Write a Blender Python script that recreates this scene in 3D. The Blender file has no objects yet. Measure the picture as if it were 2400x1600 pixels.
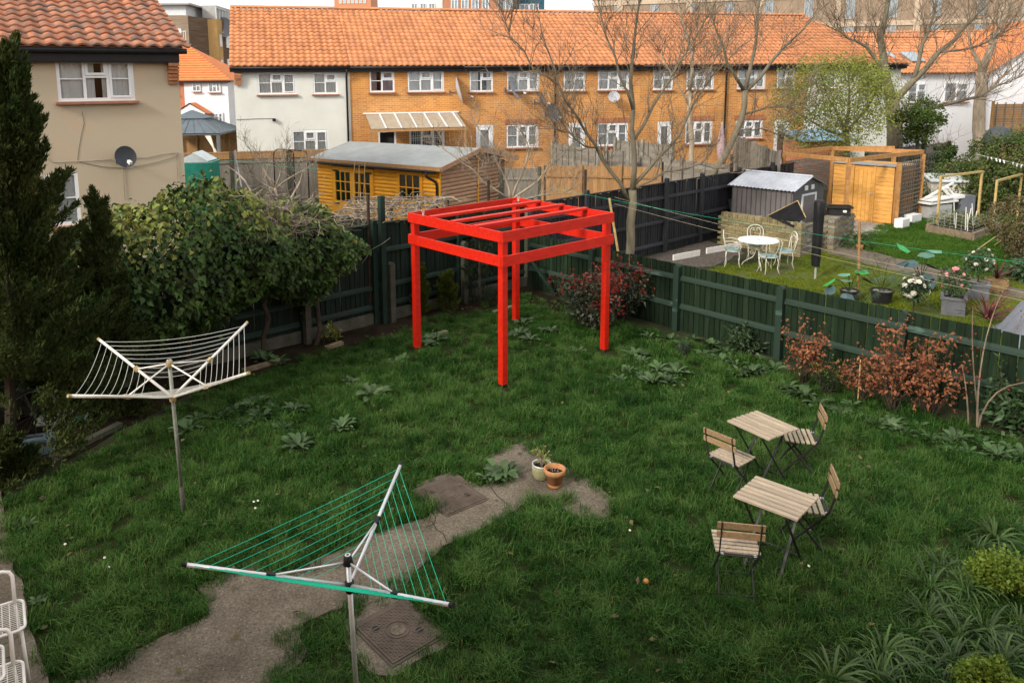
import bpy, bmesh, math, random
import numpy as np
from mathutils import Vector, Matrix, noise as mnoise

R = math.radians
PI = math.pi
rnd = random.Random(7)
scene = bpy.context.scene
C = scene.collection

# ------------------------------------------------------------------ camera, sky, sun, exposure
cam_d = bpy.data.cameras.new('camera')
cam = bpy.data.objects.new('camera', cam_d)
C.objects.link(cam)
cam_d.sensor_width = 36.0
cam_d.lens = 27.175
cam_d.shift_x = 0.0462
cam_d.shift_y = -0.1363
cam_d.clip_start = 0.05
cam_d.clip_end = 2000
cam.matrix_world = Matrix.Translation((0, 0, 4.6)) @ Matrix.Rotation(PI / 2 - 0.15327, 4, 'X') @ Matrix.Rotation(-0.00917, 4, 'Z')
scene.camera = cam

SUN_ELEV, SUN_AZ = 30.0, 227.0          # azimuth the light comes from, clockwise from +Y
world = bpy.data.worlds.new('World')
scene.world = world
world.use_nodes = True
wn, wl = world.node_tree.nodes, world.node_tree.links
for n_ in list(wn):
    wn.remove(n_)
sky = wn.new('ShaderNodeTexSky')
sky.sky_type = 'NISHITA'
sky.sun_disc = False
sky.sun_elevation = R(SUN_ELEV)
sky.sun_rotation = R(SUN_AZ)
sky.altitude = 30
sky.air_density = 1.0
sky.dust_density = 4.0
sky.ozone_density = 1.0
hsv = wn.new('ShaderNodeHueSaturation')
hsv.inputs['Saturation'].default_value = 0.3
bg = wn.new('ShaderNodeBackground')
bg.inputs['Strength'].default_value = 0.14
wo = wn.new('ShaderNodeOutputWorld')
wl.new(sky.outputs[0], hsv.inputs['Color'])
mixc = wn.new('ShaderNodeMix')             # a high bright overcast veil over the clear-sky gradient
mixc.data_type = 'RGBA'
for s_ in mixc.inputs:
    if s_.identifier == 'B_Color':
        s_.default_value = (7.7, 7.65, 7.6, 1)
    if s_.identifier == 'A_Color':
        wl.new(hsv.outputs[0], s_)
    if s_.identifier == 'Factor_Float':
        s_.default_value = 0.75
wl.new([o for o in mixc.outputs if o.identifier == 'Result_Color'][0], bg.inputs['Color'])
wl.new(bg.outputs[0], wo.inputs['Surface'])

sun_d = bpy.data.lights.new('sun', 'SUN')
sun_d.energy = 2.35
sun_d.angle = R(10)
sun_d.color = (1.0, 0.93, 0.82)
sun = bpy.data.objects.new('sun', sun_d)
C.objects.link(sun)
_e, _a = R(SUN_ELEV), R(SUN_AZ)
_dir = Vector((math.sin(_a) * math.cos(_e), math.cos(_a) * math.cos(_e), math.sin(_e)))
sun.rotation_euler = (-_dir).to_track_quat('-Z', 'Y').to_euler()

scene.view_settings.view_transform = 'Standard'
scene.view_settings.look = 'None'
scene.view_settings.exposure = 0.55
scene.view_settings.gamma = 1.0
scene.view_settings.use_curve_mapping = False
scene.render.engine = 'CYCLES'
scene.cycles.max_bounces = 6
scene.cycles.diffuse_bounces = 3
scene.cycles.glossy_bounces = 3
scene.cycles.transmission_bounces = 4
scene.cycles.transparent_max_bounces = 8
scene.cycles.use_adaptive_sampling = True
scene.cycles.adaptive_threshold = 0.02
scene.cycles.use_denoising = True


# ------------------------------------------------------------------ materials
def mat(name, col, rough=0.75, var=0.18, scale=5.0, col2=None, mixsharp=(0.35, 0.65), bump=0.0, bscale=40.0, metal=0.0,
        objvar=0.0, island=0.0, spec=0.25, stretch=(1, 1, 1), coat=0.0, fine=0.0, fscale=90.0, trans=0.0, alpha=None, hue=0.0):
    m = bpy.data.materials.new(name)
    m.use_nodes = True
    N, L = m.node_tree.nodes, m.node_tree.links
    b = N['Principled BSDF']
    b.inputs['Roughness'].default_value = rough
    b.inputs['Metallic'].default_value = metal
    b.inputs['Specular IOR Level'].default_value = spec
    if coat:
        b.inputs['Coat Weight'].default_value = coat
    tc = N.new('ShaderNodeTexCoord')
    mp = N.new('ShaderNodeMapping')
    mp.inputs['Scale'].default_value = stretch
    if objvar:                              # shift the pattern from one piece to the next
        oi0 = N.new('ShaderNodeObjectInfo')
        vm = N.new('ShaderNodeVectorMath')
        vm.operation = 'MULTIPLY_ADD'
        vm.inputs[1].default_value = (41.0, 57.0, 23.0)
        L.new(oi0.outputs['Random'], vm.inputs[0])
        L.new(tc.outputs['Object'], vm.inputs[2])
        L.new(vm.outputs[0], mp.inputs['Vector'])
    else:
        L.new(tc.outputs['Object'], mp.inputs['Vector'])
    nz = N.new('ShaderNodeTexNoise')
    nz.inputs['Scale'].default_value = scale
    nz.inputs['Detail'].default_value = 6
    nz.inputs['Roughness'].default_value = 0.62
    rmp = N.new('ShaderNodeValToRGB')
    rmp.color_ramp.elements[0].position = mixsharp[0]
    rmp.color_ramp.elements[1].position = mixsharp[1]
    c2 = col2 or tuple(min(1, c * (1 + var)) for c in col)
    c1 = col if col2 else tuple(c * (1 - var) for c in col)
    rmp.color_ramp.elements[0].color = (*c1, 1)
    rmp.color_ramp.elements[1].color = (*c2, 1)
    L.new(mp.outputs[0], nz.inputs['Vector'])
    L.new(nz.outputs['Fac'], rmp.inputs['Fac'])
    out = rmp.outputs['Color']

    def mul(fac_socket, lo, hi, cur):
        mr = N.new('ShaderNodeMapRange')
        mr.inputs['To Min'].default_value = lo
        mr.inputs['To Max'].default_value = hi
        L.new(fac_socket, mr.inputs['Value'])
        h = N.new('ShaderNodeHueSaturation')
        L.new(mr.outputs[0], h.inputs['Value'])
        L.new(cur, h.inputs['Color'])
        if hue:
            m2 = N.new('ShaderNodeMapRange')
            m2.inputs['To Min'].default_value = 0.5 - hue
            m2.inputs['To Max'].default_value = 0.5 + hue
            L.new(fac_socket, m2.inputs['Value'])
            L.new(m2.outputs[0], h.inputs['Hue'])
        return h.outputs[0]
    if fine:
        n2 = N.new('ShaderNodeTexNoise')
        n2.inputs['Scale'].default_value = fscale
        n2.inputs['Detail'].default_value = 3
        L.new(mp.outputs[0], n2.inputs['Vector'])
        out = mul(n2.outputs['Fac'], 1 - fine, 1 + fine, out)
    if objvar:
        oi = N.new('ShaderNodeObjectInfo')
        out = mul(oi.outputs['Random'], 1 - objvar, 1 + objvar, out)
    if island:
        g = N.new('ShaderNodeNewGeometry')
        out = mul(g.outputs['Random Per Island'], 1 - island, 1 + island, out)
    L.new(out, b.inputs['Base Color'])
    if bump:
        n3 = N.new('ShaderNodeTexNoise')
        n3.inputs['Scale'].default_value = bscale
        n3.inputs['Detail'].default_value = 5
        L.new(mp.outputs[0], n3.inputs['Vector'])
        bp = N.new('ShaderNodeBump')
        bp.inputs['Strength'].default_value = bump
        bp.inputs['Distance'].default_value = 0.02
        L.new(n3.outputs['Fac'], bp.inputs['Height'])
        L.new(bp.outputs[0], b.inputs['Normal'])
    if trans:
        t = N.new('ShaderNodeBsdfTranslucent')
        L.new(out, t.inputs['Color'])
        mx = N.new('ShaderNodeMixShader')
        mx.inputs[0].default_value = trans
        L.new(b.outputs[0], mx.inputs[1])
        L.new(t.outputs[0], mx.inputs[2])
        L.new(mx.outputs[0], N['Material Output'].inputs['Surface'])
    if alpha is not None:
        b.inputs['Alpha'].default_value = alpha
    return m


def brick_mat(name, c1, c2, mortar, bw=0.225, bh=0.075, var=0.25):
    m = bpy.data.materials.new(name)
    m.use_nodes = True
    N, L = m.node_tree.nodes, m.node_tree.links
    b = N['Principled BSDF']
    b.inputs['Roughness'].default_value = 0.85
    b.inputs['Specular IOR Level'].default_value = 0.2
    tc = N.new('ShaderNodeTexCoord')
    sp = N.new('ShaderNodeSeparateXYZ')
    ad = N.new('ShaderNodeMath')
    cb = N.new('ShaderNodeCombineXYZ')
    L.new(tc.outputs['Object'], sp.inputs[0])
    L.new(sp.outputs['X'], ad.inputs[0])
    L.new(sp.outputs['Y'], ad.inputs[1])
    L.new(ad.outputs[0], cb.inputs['X'])
    L.new(sp.outputs['Z'], cb.inputs['Y'])
    t = N.new('ShaderNodeTexBrick')
    t.inputs['Color1'].default_value = (*c1, 1)
    t.inputs['Color2'].default_value = (*c2, 1)
    t.inputs['Mortar'].default_value = (*mortar, 1)
    t.inputs['Scale'].default_value = 1
    t.inputs['Mortar Size'].default_value = 0.008
    t.inputs['Mortar Smooth'].default_value = 0.2
    t.inputs['Bias'].default_value = -0.25
    t.inputs['Brick Width'].default_value = bw
    t.inputs['Row Height'].default_value = bh
    L.new(cb.outputs[0], t.inputs['Vector'])
    nz = N.new('ShaderNodeTexNoise')
    nz.inputs['Scale'].default_value = 0.7
    nz.inputs['Detail'].default_value = 7
    L.new(tc.outputs['Object'], nz.inputs['Vector'])
    mr = N.new('ShaderNodeMapRange')
    mr.inputs['From Min'].default_value = 0.3
    mr.inputs['From Max'].default_value = 0.7
    mr.inputs['To Min'].default_value = 1 - var
    mr.inputs['To Max'].default_value = 1 + var
    L.new(nz.outputs['Fac'], mr.inputs['Value'])
    h = N.new('ShaderNodeHueSaturation')
    L.new(mr.outputs[0], h.inputs['Value'])
    L.new(t.outputs['Color'], h.inputs['Color'])
    L.new(h.outputs[0], b.inputs['Base Color'])
    bp = N.new('ShaderNodeBump')
    bp.inputs['Strength'].default_value = 0.5
    bp.inputs['Distance'].default_value = 0.01
    bp.invert = True
    L.new(t.outputs['Fac'], bp.inputs['Height'])
    L.new(bp.outputs[0], b.inputs['Normal'])
    return m


def concrete_mat(name, dark, mid, pale, speck):
    m = bpy.data.materials.new(name)
    m.use_nodes = True
    N, L = m.node_tree.nodes, m.node_tree.links
    b = N['Principled BSDF']
    b.inputs['Roughness'].default_value = 0.92
    b.inputs['Specular IOR Level'].default_value = 0.2
    tc = N.new('ShaderNodeTexCoord')

    def noise(scale, detail, rough=0.65):
        n = N.new('ShaderNodeTexNoise')
        n.inputs['Scale'].default_value = scale
        n.inputs['Detail'].default_value = detail
        n.inputs['Roughness'].default_value = rough
        L.new(tc.outputs['Object'], n.inputs['Vector'])
        return n.outputs['Fac']

    def ramp(fac, stops):
        r = N.new('ShaderNodeValToRGB')
        e = r.color_ramp.elements
        e[0].position, e[0].color = stops[0][0], (*stops[0][1], 1)
        e[1].position, e[1].color = stops[-1][0], (*stops[-1][1], 1)
        for p, c in stops[1:-1]:
            k = e.new(p)
            k.color = (*c, 1)
        L.new(fac, r.inputs['Fac'])
        return r.outputs['Color']

    def mix(fac, a, c):
        x = N.new('ShaderNodeMixRGB')
        L.new(fac, x.inputs['Fac'])
        L.new(a, x.inputs[1])
        if isinstance(c, tuple):
            x.inputs[2].default_value = (*c, 1)
        else:
            L.new(c, x.inputs[2])
        return x.outputs[0]
    base = ramp(noise(1.7, 8), [(0.32, dark), (0.5, mid), (0.72, pale)])
    grit = ramp(noise(38, 4, 0.8), [(0.36, (0.6, 0.58, 0.56)), (0.5, (1, 1, 1)), (0.66, (1.5, 1.47, 1.42))])
    g = N.new('ShaderNodeMixRGB')
    g.blend_type = 'MULTIPLY'
    g.inputs['Fac'].default_value = 1.0
    L.new(base, g.inputs[1])
    L.new(grit, g.inputs[2])
    vo = N.new('ShaderNodeTexVoronoi')
    vo.inputs['Scale'].default_value = 26
    L.new(tc.outputs['Object'], vo.inputs['Vector'])
    sm = N.new('ShaderNodeMapRange')
    sm.inputs['From Min'].default_value = 0.20
    sm.inputs['From Max'].default_value = 0.10
    L.new(vo.outputs['Distance'], sm.inputs['Value'])
    sel_ = N.new('ShaderNodeMath')
    sel_.operation = 'MULTIPLY'
    L.new(sm.outputs[0], sel_.inputs[0])
    gt = N.new('ShaderNodeMath')
    gt.operation = 'GREATER_THAN'
    gt.inputs[1].default_value = 0.66
    L.new(vo.outputs['Color'], gt.inputs[0])
    L.new(gt.outputs[0], sel_.inputs[1])
    out = mix(sel_.outputs[0], g.outputs[0], speck)
    st = N.new('ShaderNodeMapRange')
    st.inputs['From Min'].default_value = 0.60
    st.inputs['From Max'].default_value = 0.72
    st.inputs['To Max'].default_value = 0.7
    L.new(noise(0.9, 7, 0.75), st.inputs['Value'])
    out = mix(st.outputs[0], out, (dark[0] * 0.5, dark[1] * 0.55, dark[2] * 0.45))
    L.new(out, b.inputs['Base Color'])
    bp = N.new('ShaderNodeBump')
    bp.inputs['Strength'].default_value = 0.5
    bp.inputs['Distance'].default_value = 0.012
    L.new(noise(60, 4, 0.8), bp.inputs['Height'])
    L.new(bp.outputs[0], b.inputs['Normal'])
    return m


def glass_mat(name, tint=(0.95, 0.97, 0.98), mix=0.0):
    m = bpy.data.materials.new(name)
    m.use_nodes = True
    N, L = m.node_tree.nodes, m.node_tree.links
    N.remove(N['Principled BSDF'])
    tr = N.new('ShaderNodeBsdfTransparent')
    tr.inputs['Color'].default_value = (*tint, 1)
    gl = N.new('ShaderNodeBsdfGlossy')
    gl.inputs['Roughness'].default_value = 0.03
    fr = N.new('ShaderNodeFresnel')
    fr.inputs['IOR'].default_value = 1.5
    ad = N.new('ShaderNodeMath')
    ad.inputs[1].default_value = 0.03 + mix
    L.new(fr.outputs[0], ad.inputs[0])
    mx = N.new('ShaderNodeMixShader')
    L.new(ad.outputs[0], mx.inputs[0])
    L.new(tr.outputs[0], mx.inputs[1])
    L.new(gl.outputs[0], mx.inputs[2])
    L.new(mx.outputs[0], N['Material Output'].inputs['Surface'])
    return m


M = dict(
    lawn_base=mat('lawn_base', (0.012, 0.024, 0.005), 0.95, 0.4, 2.5, col2=(0.026, 0.028, 0.010), spec=0.05, bump=0.5, bscale=40, fine=0.4),
    moss_base=mat('moss_base', (0.07, 0.10, 0.010), 0.95, 0.3, 1.4, col2=(0.085, 0.085, 0.03), bump=0.5, bscale=40, fine=0.3),
    soil=mat('soil', (0.022, 0.016, 0.010), 0.95, 0.4, 3, bump=0.6, bscale=30, fine=0.35, spec=0.05),
    turf=mat('turf', (0.018, 0.028, 0.008), 0.95, 0.4, 2.5, col2=(0.035, 0.032, 0.014), bump=0.5, bscale=40, fine=0.4),
    concrete=concrete_mat('concrete', (0.084, 0.068, 0.050), (0.130, 0.108, 0.080), (0.185, 0.158, 0.12), (0.29, 0.255, 0.20)),
    concrete_shade=mat('shaded_concrete', (0.105, 0.10, 0.08), 0.9, 0.3, 4, col2=(0.05, 0.055, 0.038), bump=0.4, bscale=50, fine=0.2),  # pale concrete darkened, the ivy's shade is put into the colour
    concrete_pale=mat('concrete_pale', (0.30, 0.28, 0.24), 0.9, 0.3, 4, col2=(0.17, 0.165, 0.13), bump=0.4, bscale=50, fine=0.2),
    iron=mat('iron', (0.085, 0.065, 0.05), 0.7, 0.3, 6, col2=(0.13, 0.10, 0.075), bump=0.3, bscale=60, metal=0.3),
    red=mat('red_paint', (0.55, 0.010, 0.003), 0.42, 0.1, 3, col2=(0.68, 0.022, 0.004), spec=0.35, stretch=(1.5, 6, 6), bump=0.3, bscale=30, objvar=0.07, fine=0.12, fscale=40),
    matt_black=mat('matt_black', (0.014, 0.014, 0.015), 0.95, 0.2, spec=0.08),
    black=mat('black', (0.012, 0.012, 0.013), 0.5, 0.2),
    dark_brown=mat('dark_brown', (0.04, 0.025, 0.018), 0.7, 0.3),
    green_board=mat('green_board', (0.009, 0.021, 0.010), 0.8, 0.3, 3, col2=(0.018, 0.032, 0.017), stretch=(6, 6, 0.7), bump=0.35, bscale=12, objvar=0.3, fine=0.25, fscale=25, spec=0.12),
    green_rail=mat('green_rail', (0.016, 0.034, 0.022), 0.65, 0.3, 1.4, col2=(0.065, 0.12, 0.095), mixsharp=(0.60, 0.70), bump=0.2, objvar=0.1, stretch=(0.8, 3, 3)),
    dark_green_board=mat('dark_green_board', (0.009, 0.018, 0.012), 0.85, 0.3, 3, stretch=(6, 6, 0.7), bump=0.35, bscale=12, objvar=0.22),
    dark_green_rail=mat('dark_green_rail', (0.011, 0.026, 0.019), 0.65, 0.35, 1.5, objvar=0.1),
    char_board=mat('char_board', (0.026, 0.027, 0.031), 0.7, 0.3, 3, stretch=(6, 6, 0.7), bump=0.35, bscale=12, objvar=0.15),
    post_grey=mat('post_grey', (0.085, 0.08, 0.062), 0.9, 0.3, 5, col2=(0.045, 0.05, 0.033), bump=0.4),  # tone lowered to carry the shade under the ivy
    wood_grey=mat('wood_grey', (0.17, 0.15, 0.12), 0.85, 0.25, 3, col2=(0.25, 0.225, 0.19), stretch=(8, 8, 0.8), bump=0.3, bscale=14, objvar=0.18),
    wood_brown=mat('wood_brown', (0.36, 0.20, 0.085), 0.8, 0.2, 3, stretch=(7, 7, 0.8), bump=0.3, bscale=14, objvar=0.15),
    wood_new=mat('wood_new', (0.44, 0.22, 0.075), 0.7, 0.2, 4, stretch=(2, 2, 2), bump=0.2, bscale=20, objvar=0.12, fine=0.12),
    wood_yellow=mat('wood_yellow', (0.62, 0.31, 0.075), 0.65, 0.16, 4, stretch=(0.8, 4, 4), bump=0.2, bscale=20, objvar=0.1, fine=0.08),
    slat_wood=mat('slat_wood', (0.44, 0.345, 0.235), 0.75, 0.2, 4, col2=(0.30, 0.25, 0.20), stretch=(1.2, 9, 9), bump=0.25, bscale=24, objvar=0.14, fine=0.12),
    back_wood=mat('back_wood', (0.30, 0.20, 0.11), 0.6, 0.2, 5, stretch=(1.2, 9, 9), bump=0.2, bscale=24, objvar=0.12),
    steel_black=mat('steel_black', (0.018, 0.017, 0.017), 0.45, 0.2, 20, spec=0.5),
    zinc=mat('zinc', (0.62, 0.64, 0.66), 0.4, 0.12, 8, metal=0.55),
    alu=mat('aluminium', (0.66, 0.67, 0.70), 0.35, 0.1, 8, metal=0.3),
    pole_worn=mat('worn_pole', (0.30, 0.30, 0.27), 0.6, 0.3, 7, col2=(0.15, 0.16, 0.12), metal=0.2),
    line_green=mat('line_green', (0.0, 0.50, 0.30), 0.5, 0.05),
    line_white=mat('line_white', (0.55, 0.55, 0.50), 0.6, 0.1),
    line_yellow=mat('line_yellow', (0.48, 0.44, 0.28), 0.6, 0.1),
    rust=mat('rust_plastic', (0.33, 0.25, 0.125), 0.7, 0.3, 12),
    white_paint=mat('white_paint', (0.78, 0.78, 0.75), 0.45, 0.06, 6, spec=0.5),
    white_worn=mat('white_worn', (0.74, 0.71, 0.66), 0.55, 0.1, 12, col2=(0.60, 0.50, 0.40), mixsharp=(0.55, 0.8)),
    cream_metal=mat('cream_metal', (0.62, 0.58, 0.50), 0.5, 0.12, 10),
    teal_pad=mat('teal_pad', (0.20, 0.30, 0.30), 0.9, 0.15, 9),
    terracotta=mat('terracotta', (0.46, 0.20, 0.085), 0.8, 0.2, 8, col2=(0.30, 0.22, 0.10), mixsharp=(0.45, 0.75), bump=0.2),
    mossy_pot=mat('mossy_pot', (0.22, 0.22, 0.10), 0.85, 0.25, 7, col2=(0.30, 0.28, 0.18), bump=0.2),
    upvc=mat('upvc', (0.80, 0.81, 0.82), 0.35, 0.03, 4, spec=0.5),
    gutter=mat('gutter_black', (0.018, 0.017, 0.019), 0.45, 0.15),
    sill_red=mat('sill_tile', (0.33, 0.15, 0.10), 0.8, 0.2, 8),
    net=mat('net_curtain', (0.80, 0.81, 0.80), 0.9, 0.08, 3, stretch=(20, 1, 1), fine=0.1),
    net_pink=mat('curtain_pink', (0.42, 0.30, 0.31), 0.9, 0.15, 3, stretch=(20, 1, 1)),
    room=mat('dark_room', (0.035, 0.034, 0.032), 0.95, 0.3),  # unlit rooms, their darkness is put into the colour
    glass=glass_mat('window_glass'),
    glass_dark=glass_mat('dark_glass', (0.35, 0.38, 0.4), 0.1),
    brick_yel=brick_mat('stock_brick', (0.60, 0.255, 0.055), (0.44, 0.155, 0.045), (0.58, 0.40, 0.22)),
    brick_red=brick_mat('red_brick', (0.42, 0.13, 0.055), (0.34, 0.10, 0.05), (0.42, 0.32, 0.24)),
    brick_far_yel=brick_mat('far_yellow_brick', (0.56, 0.33, 0.10), (0.48, 0.27, 0.09), (0.45, 0.36, 0.22), var=0.12),
    brick_far_red=brick_mat('far_red_brick', (0.46, 0.17, 0.09), (0.42, 0.15, 0.08), (0.45, 0.30, 0.2), var=0.12),
    brick_far_brown=brick_mat('far_brown_brick', (0.31, 0.22, 0.15), (0.27, 0.19, 0.13), (0.34, 0.27, 0.2), var=0.12),
    render_white=mat('white_render', (0.70, 0.70, 0.64), 0.9, 0.05, 1.2, bump=0.35, bscale=90, fine=0.05, fscale=60),
    render_bright=mat('bright_render', (0.78, 0.78, 0.80), 0.9, 0.04, 1.2, bump=0.3, bscale=90, fine=0.04),
    render_beige=mat('beige_render', (0.53, 0.445, 0.32), 0.92, 0.1, 1.1, col2=(0.58, 0.42, 0.285), mixsharp=(0.5, 0.72), bump=0.6, bscale=80, fine=0.09, fscale=70),
    tile=mat('roof_tile', (0.54, 0.225, 0.090), 0.85, 0.2, 3, col2=(0.46, 0.20, 0.105), bump=0.25, bscale=40, objvar=0.16, island=0.16, fine=0.12, fscale=25),
    tile_old=mat('old_roof_tile', (0.43, 0.165, 0.085), 0.88, 0.2, 4.5, col2=(0.185, 0.135, 0.11), mixsharp=(0.40, 0.60), bump=0.4, bscale=40, objvar=0.2, island=0.2, fine=0.22, fscale=35),
    tile_far=mat('far_roof_tile', (0.62, 0.20, 0.065), 0.8, 0.12, 3, bump=0.2, fine=0.1),
    corbel=mat('corbel_brick', (0.42, 0.17, 0.08), 0.85, 0.2, 6, objvar=0.25),
    felt=mat('roof_felt', (0.26, 0.275, 0.275), 0.9, 0.1, 2, fine=0.14, fscale=60),
    log_orange=mat('log_orange', (0.93, 0.41, 0.03), 0.55, 0.12, 4, stretch=(0.8, 4, 4), objvar=0.1, fine=0.08),
    log_pale=mat('log_pale', (0.47, 0.28, 0.17), 0.75, 0.15, 4, stretch=(4, 0.8, 4), objvar=0.1, fine=0.1),
    plastic_grey=mat('plastic_grey', (0.055, 0.062, 0.070), 0.6, 0.1),
    dish_grey=mat('dish_grey', (0.17, 0.18, 0.20), 0.6, 0.1),
    dish_pale=mat('dish_pale', (0.42, 0.43, 0.47), 0.6, 0.1),
    poly_sheet=mat('canopy_sheet', (0.44, 0.37, 0.28), 0.5, 0.1, 4, trans=0.15),
    shed_metal=mat('shed_metal', (0.15, 0.135, 0.13), 0.55, 0.1, 5),
    shed_dark=mat('shed_dark', (0.085, 0.084, 0.088), 0.55, 0.1, 5),
    corr=mat('corrugated_zinc', (0.44, 0.46, 0.50), 0.45, 0.15, 3, metal=0.35),
    old_brick=mat('old_brick', (0.20, 0.16, 0.085), 0.9, 0.3, 5, col2=(0.25, 0.215, 0.11), objvar=0.3, fine=0.2, bump=0.5),
    old_brick_grey=mat('old_brick_grey', (0.20, 0.18, 0.15), 0.9, 0.3, 5, objvar=0.35, fine=0.2, bump=0.5),
    mortar=mat('mortar', (0.20, 0.175, 0.12), 0.95, 0.25, 8, bump=0.4),
    gravel=mat('gravel', (0.34, 0.31, 0.27), 0.95, 0.4, 30, bump=0.9, bscale=120, fine=0.5, fscale=120),
    bark=mat('bark', (0.20, 0.165, 0.12), 0.9, 0.3, 4, col2=(0.13, 0.12, 0.075), stretch=(3, 3, 0.8), bump=0.5, bscale=20),
    bark_pale=mat('bark_pale', (0.36, 0.29, 0.21), 0.9, 0.25, 4, stretch=(3, 3, 0.8), bump=0.4),
    bark_dark=mat('bark_dark', (0.045, 0.034, 0.024), 0.9, 0.3, 4, bump=0.4),
    twig=mat('twig', (0.17, 0.13, 0.09), 0.9, 0.3, 5, island=0.25),
    twig_pale=mat('dead_twig', (0.27, 0.225, 0.17), 0.9, 0.3, 5, island=0.35),
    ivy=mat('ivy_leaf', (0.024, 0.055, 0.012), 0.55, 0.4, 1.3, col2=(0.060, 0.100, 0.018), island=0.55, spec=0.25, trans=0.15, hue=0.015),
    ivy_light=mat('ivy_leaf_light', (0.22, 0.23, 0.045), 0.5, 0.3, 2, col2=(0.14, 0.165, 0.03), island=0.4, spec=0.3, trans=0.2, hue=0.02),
    conifer=mat('conifer_leaf', (0.028, 0.052, 0.014), 0.75, 0.4, 1.6, col2=(0.062, 0.074, 0.022), island=0.5, trans=0.1, spec=0.06),
    gold_conifer=mat('gold_conifer_leaf', (0.060, 0.085, 0.010), 0.7, 0.3, 3, island=0.4, trans=0.2),
    dark_conifer=mat('dark_shrub_leaf', (0.014, 0.024, 0.010), 0.7, 0.3, 3, island=0.4),
    photinia=mat('photinia_leaf', (0.030, 0.045, 0.020), 0.4, 0.3, 2, col2=(0.050, 0.065, 0.035), island=0.4, spec=0.5),
    photinia_red=mat('photinia_red_leaf', (0.17, 0.022, 0.015), 0.4, 0.3, 3, island=0.45, trans=0.2),
    beech=mat('beech_leaf', (0.30, 0.115, 0.05), 0.65, 0.3, 4, col2=(0.21, 0.075, 0.035), island=0.5, trans=0.2),
    weed=mat('weed_leaf', (0.040, 0.080, 0.024), 0.55, 0.3, 3, col2=(0.072, 0.115, 0.048), island=0.5, objvar=0.25, trans=0.15, spec=0.3),
    laurel=mat('laurel_leaf', (0.028, 0.060, 0.020), 0.45, 0.3, 3, col2=(0.05, 0.085, 0.036), island=0.4, objvar=0.15, spec=0.3, trans=0.12),
    box_leaf=mat('box_leaf', (0.020, 0.042, 0.012), 0.5, 0.3, 3, island=0.5),
    strap=mat('strap_leaf', (0.028, 0.070, 0.008), 0.5, 0.3, 3, col2=(0.062, 0.110, 0.020), island=0.5, objvar=0.25, spec=0.35, trans=0.12),
    lime=mat('lime_leaf', (0.13, 0.21, 0.022), 0.5, 0.25, 4, col2=(0.19, 0.25, 0.03), island=0.35, trans=0.25),
    tree_leaf=mat('young_leaf', (0.24, 0.27, 0.055), 0.6, 0.25, 2, island=0.35, trans=0.3),
    bush_leaf=mat('bush_leaf', (0.055, 0.095, 0.018), 0.55, 0.3, 1.5, col2=(0.08, 0.115, 0.022), island=0.45, trans=0.2),
    brown_leaf=mat('brown_shrub_leaf', (0.085, 0.075, 0.030), 0.7, 0.3, 2, col2=(0.12, 0.085, 0.04), island=0.5),
    monstera=mat('monstera_leaf', (0.05, 0.16, 0.10), 0.45, 0.2, 3, col2=(0.09, 0.24, 0.16), objvar=0.35, spec=0.5),
    monstera_bright=mat('monstera_bright_leaf', (0.02, 0.30, 0.06), 0.45, 0.2, 3, objvar=0.15),
    monstera_blue=mat('monstera_dark_leaf', (0.055, 0.095, 0.10), 0.5, 0.3, 3, objvar=0.25),
    palm=mat('palm_leaf', (0.045, 0.085, 0.055), 0.5, 0.2, 3, island=0.3),
    cordyline=mat('cordyline_leaf', (0.10, 0.030, 0.028), 0.5, 0.3, 4, island=0.4),
    petal_white=mat('petal_white', (0.66, 0.63, 0.53), 0.7, 0.08, 6),
    petal_pink=mat('petal_pink', (0.74, 0.30, 0.32), 0.7, 0.15, 6),
    zinc_pot=mat('zinc_pot', (0.12, 0.125, 0.135), 0.6, 0.12, 5),
    black_pot=mat('black_pot', (0.022, 0.021, 0.021), 0.5, 0.15),
    wicker=mat('wicker', (0.33, 0.21, 0.10), 0.8, 0.25, 8, stretch=(1, 1, 8), bump=0.5),
    cover_grey=mat('cover_grey', (0.17, 0.18, 0.21), 0.6, 0.12, 2),
    tarp=mat('tarp_green', (0.02, 0.22, 0.16), 0.45, 0.12, 4),
    tarp_white=mat('tarp_white', (0.55, 0.62, 0.64), 0.5, 0.1, 4),
    blue_sheet=mat('blue_sheet', (0.20, 0.36, 0.50), 0.5, 0.15, 3),
    gazebo_roof=mat('gazebo_roof', (0.10, 0.125, 0.145), 0.5, 0.1, 3),
    timber_clad=mat('timber_clad', (0.30, 0.23, 0.17), 0.85, 0.25, 1.2, col2=(0.20, 0.145, 0.10), stretch=(0.5, 0.5, 5)),
    timber_dark=mat('timber_dark', (0.13, 0.09, 0.06), 0.85, 0.3, 1.2, stretch=(0.5, 0.5, 5)),
    panel_pale=mat('panel_pale', (0.62, 0.65, 0.66), 0.6, 0.06),
    far_white=mat('far_white', (0.74, 0.74, 0.74), 0.7, 0.05),
    far_grey=mat('far_grey', (0.38, 0.38, 0.37), 0.7, 0.08),
    far_teal=mat('far_teal', (0.03, 0.10, 0.15), 0.6, 0.1),
    far_band=mat('far_band', (0.50, 0.39, 0.28), 0.8, 0.06),
    far_tower=mat('far_tower', (0.60, 0.26, 0.14), 0.8, 0.08),
    far_glass=mat('far_glass', (0.26, 0.32, 0.36), 0.15, 0.2, 1.5, spec=0.8),
    bag=mat('striped_bag', (0.55, 0.56, 0.53), 0.6, 0.1, 6, col2=(0.03, 0.20, 0.12), mixsharp=(0.56, 0.58)),
    toolbox=mat('toolbox_blue', (0.17, 0.23, 0.24), 0.55, 0.15),
    sleeper=mat('sleeper_wood', (0.20, 0.155, 0.10), 0.85, 0.3, 4, stretch=(1, 4, 4), bump=0.3, objvar=0.1),
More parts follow.
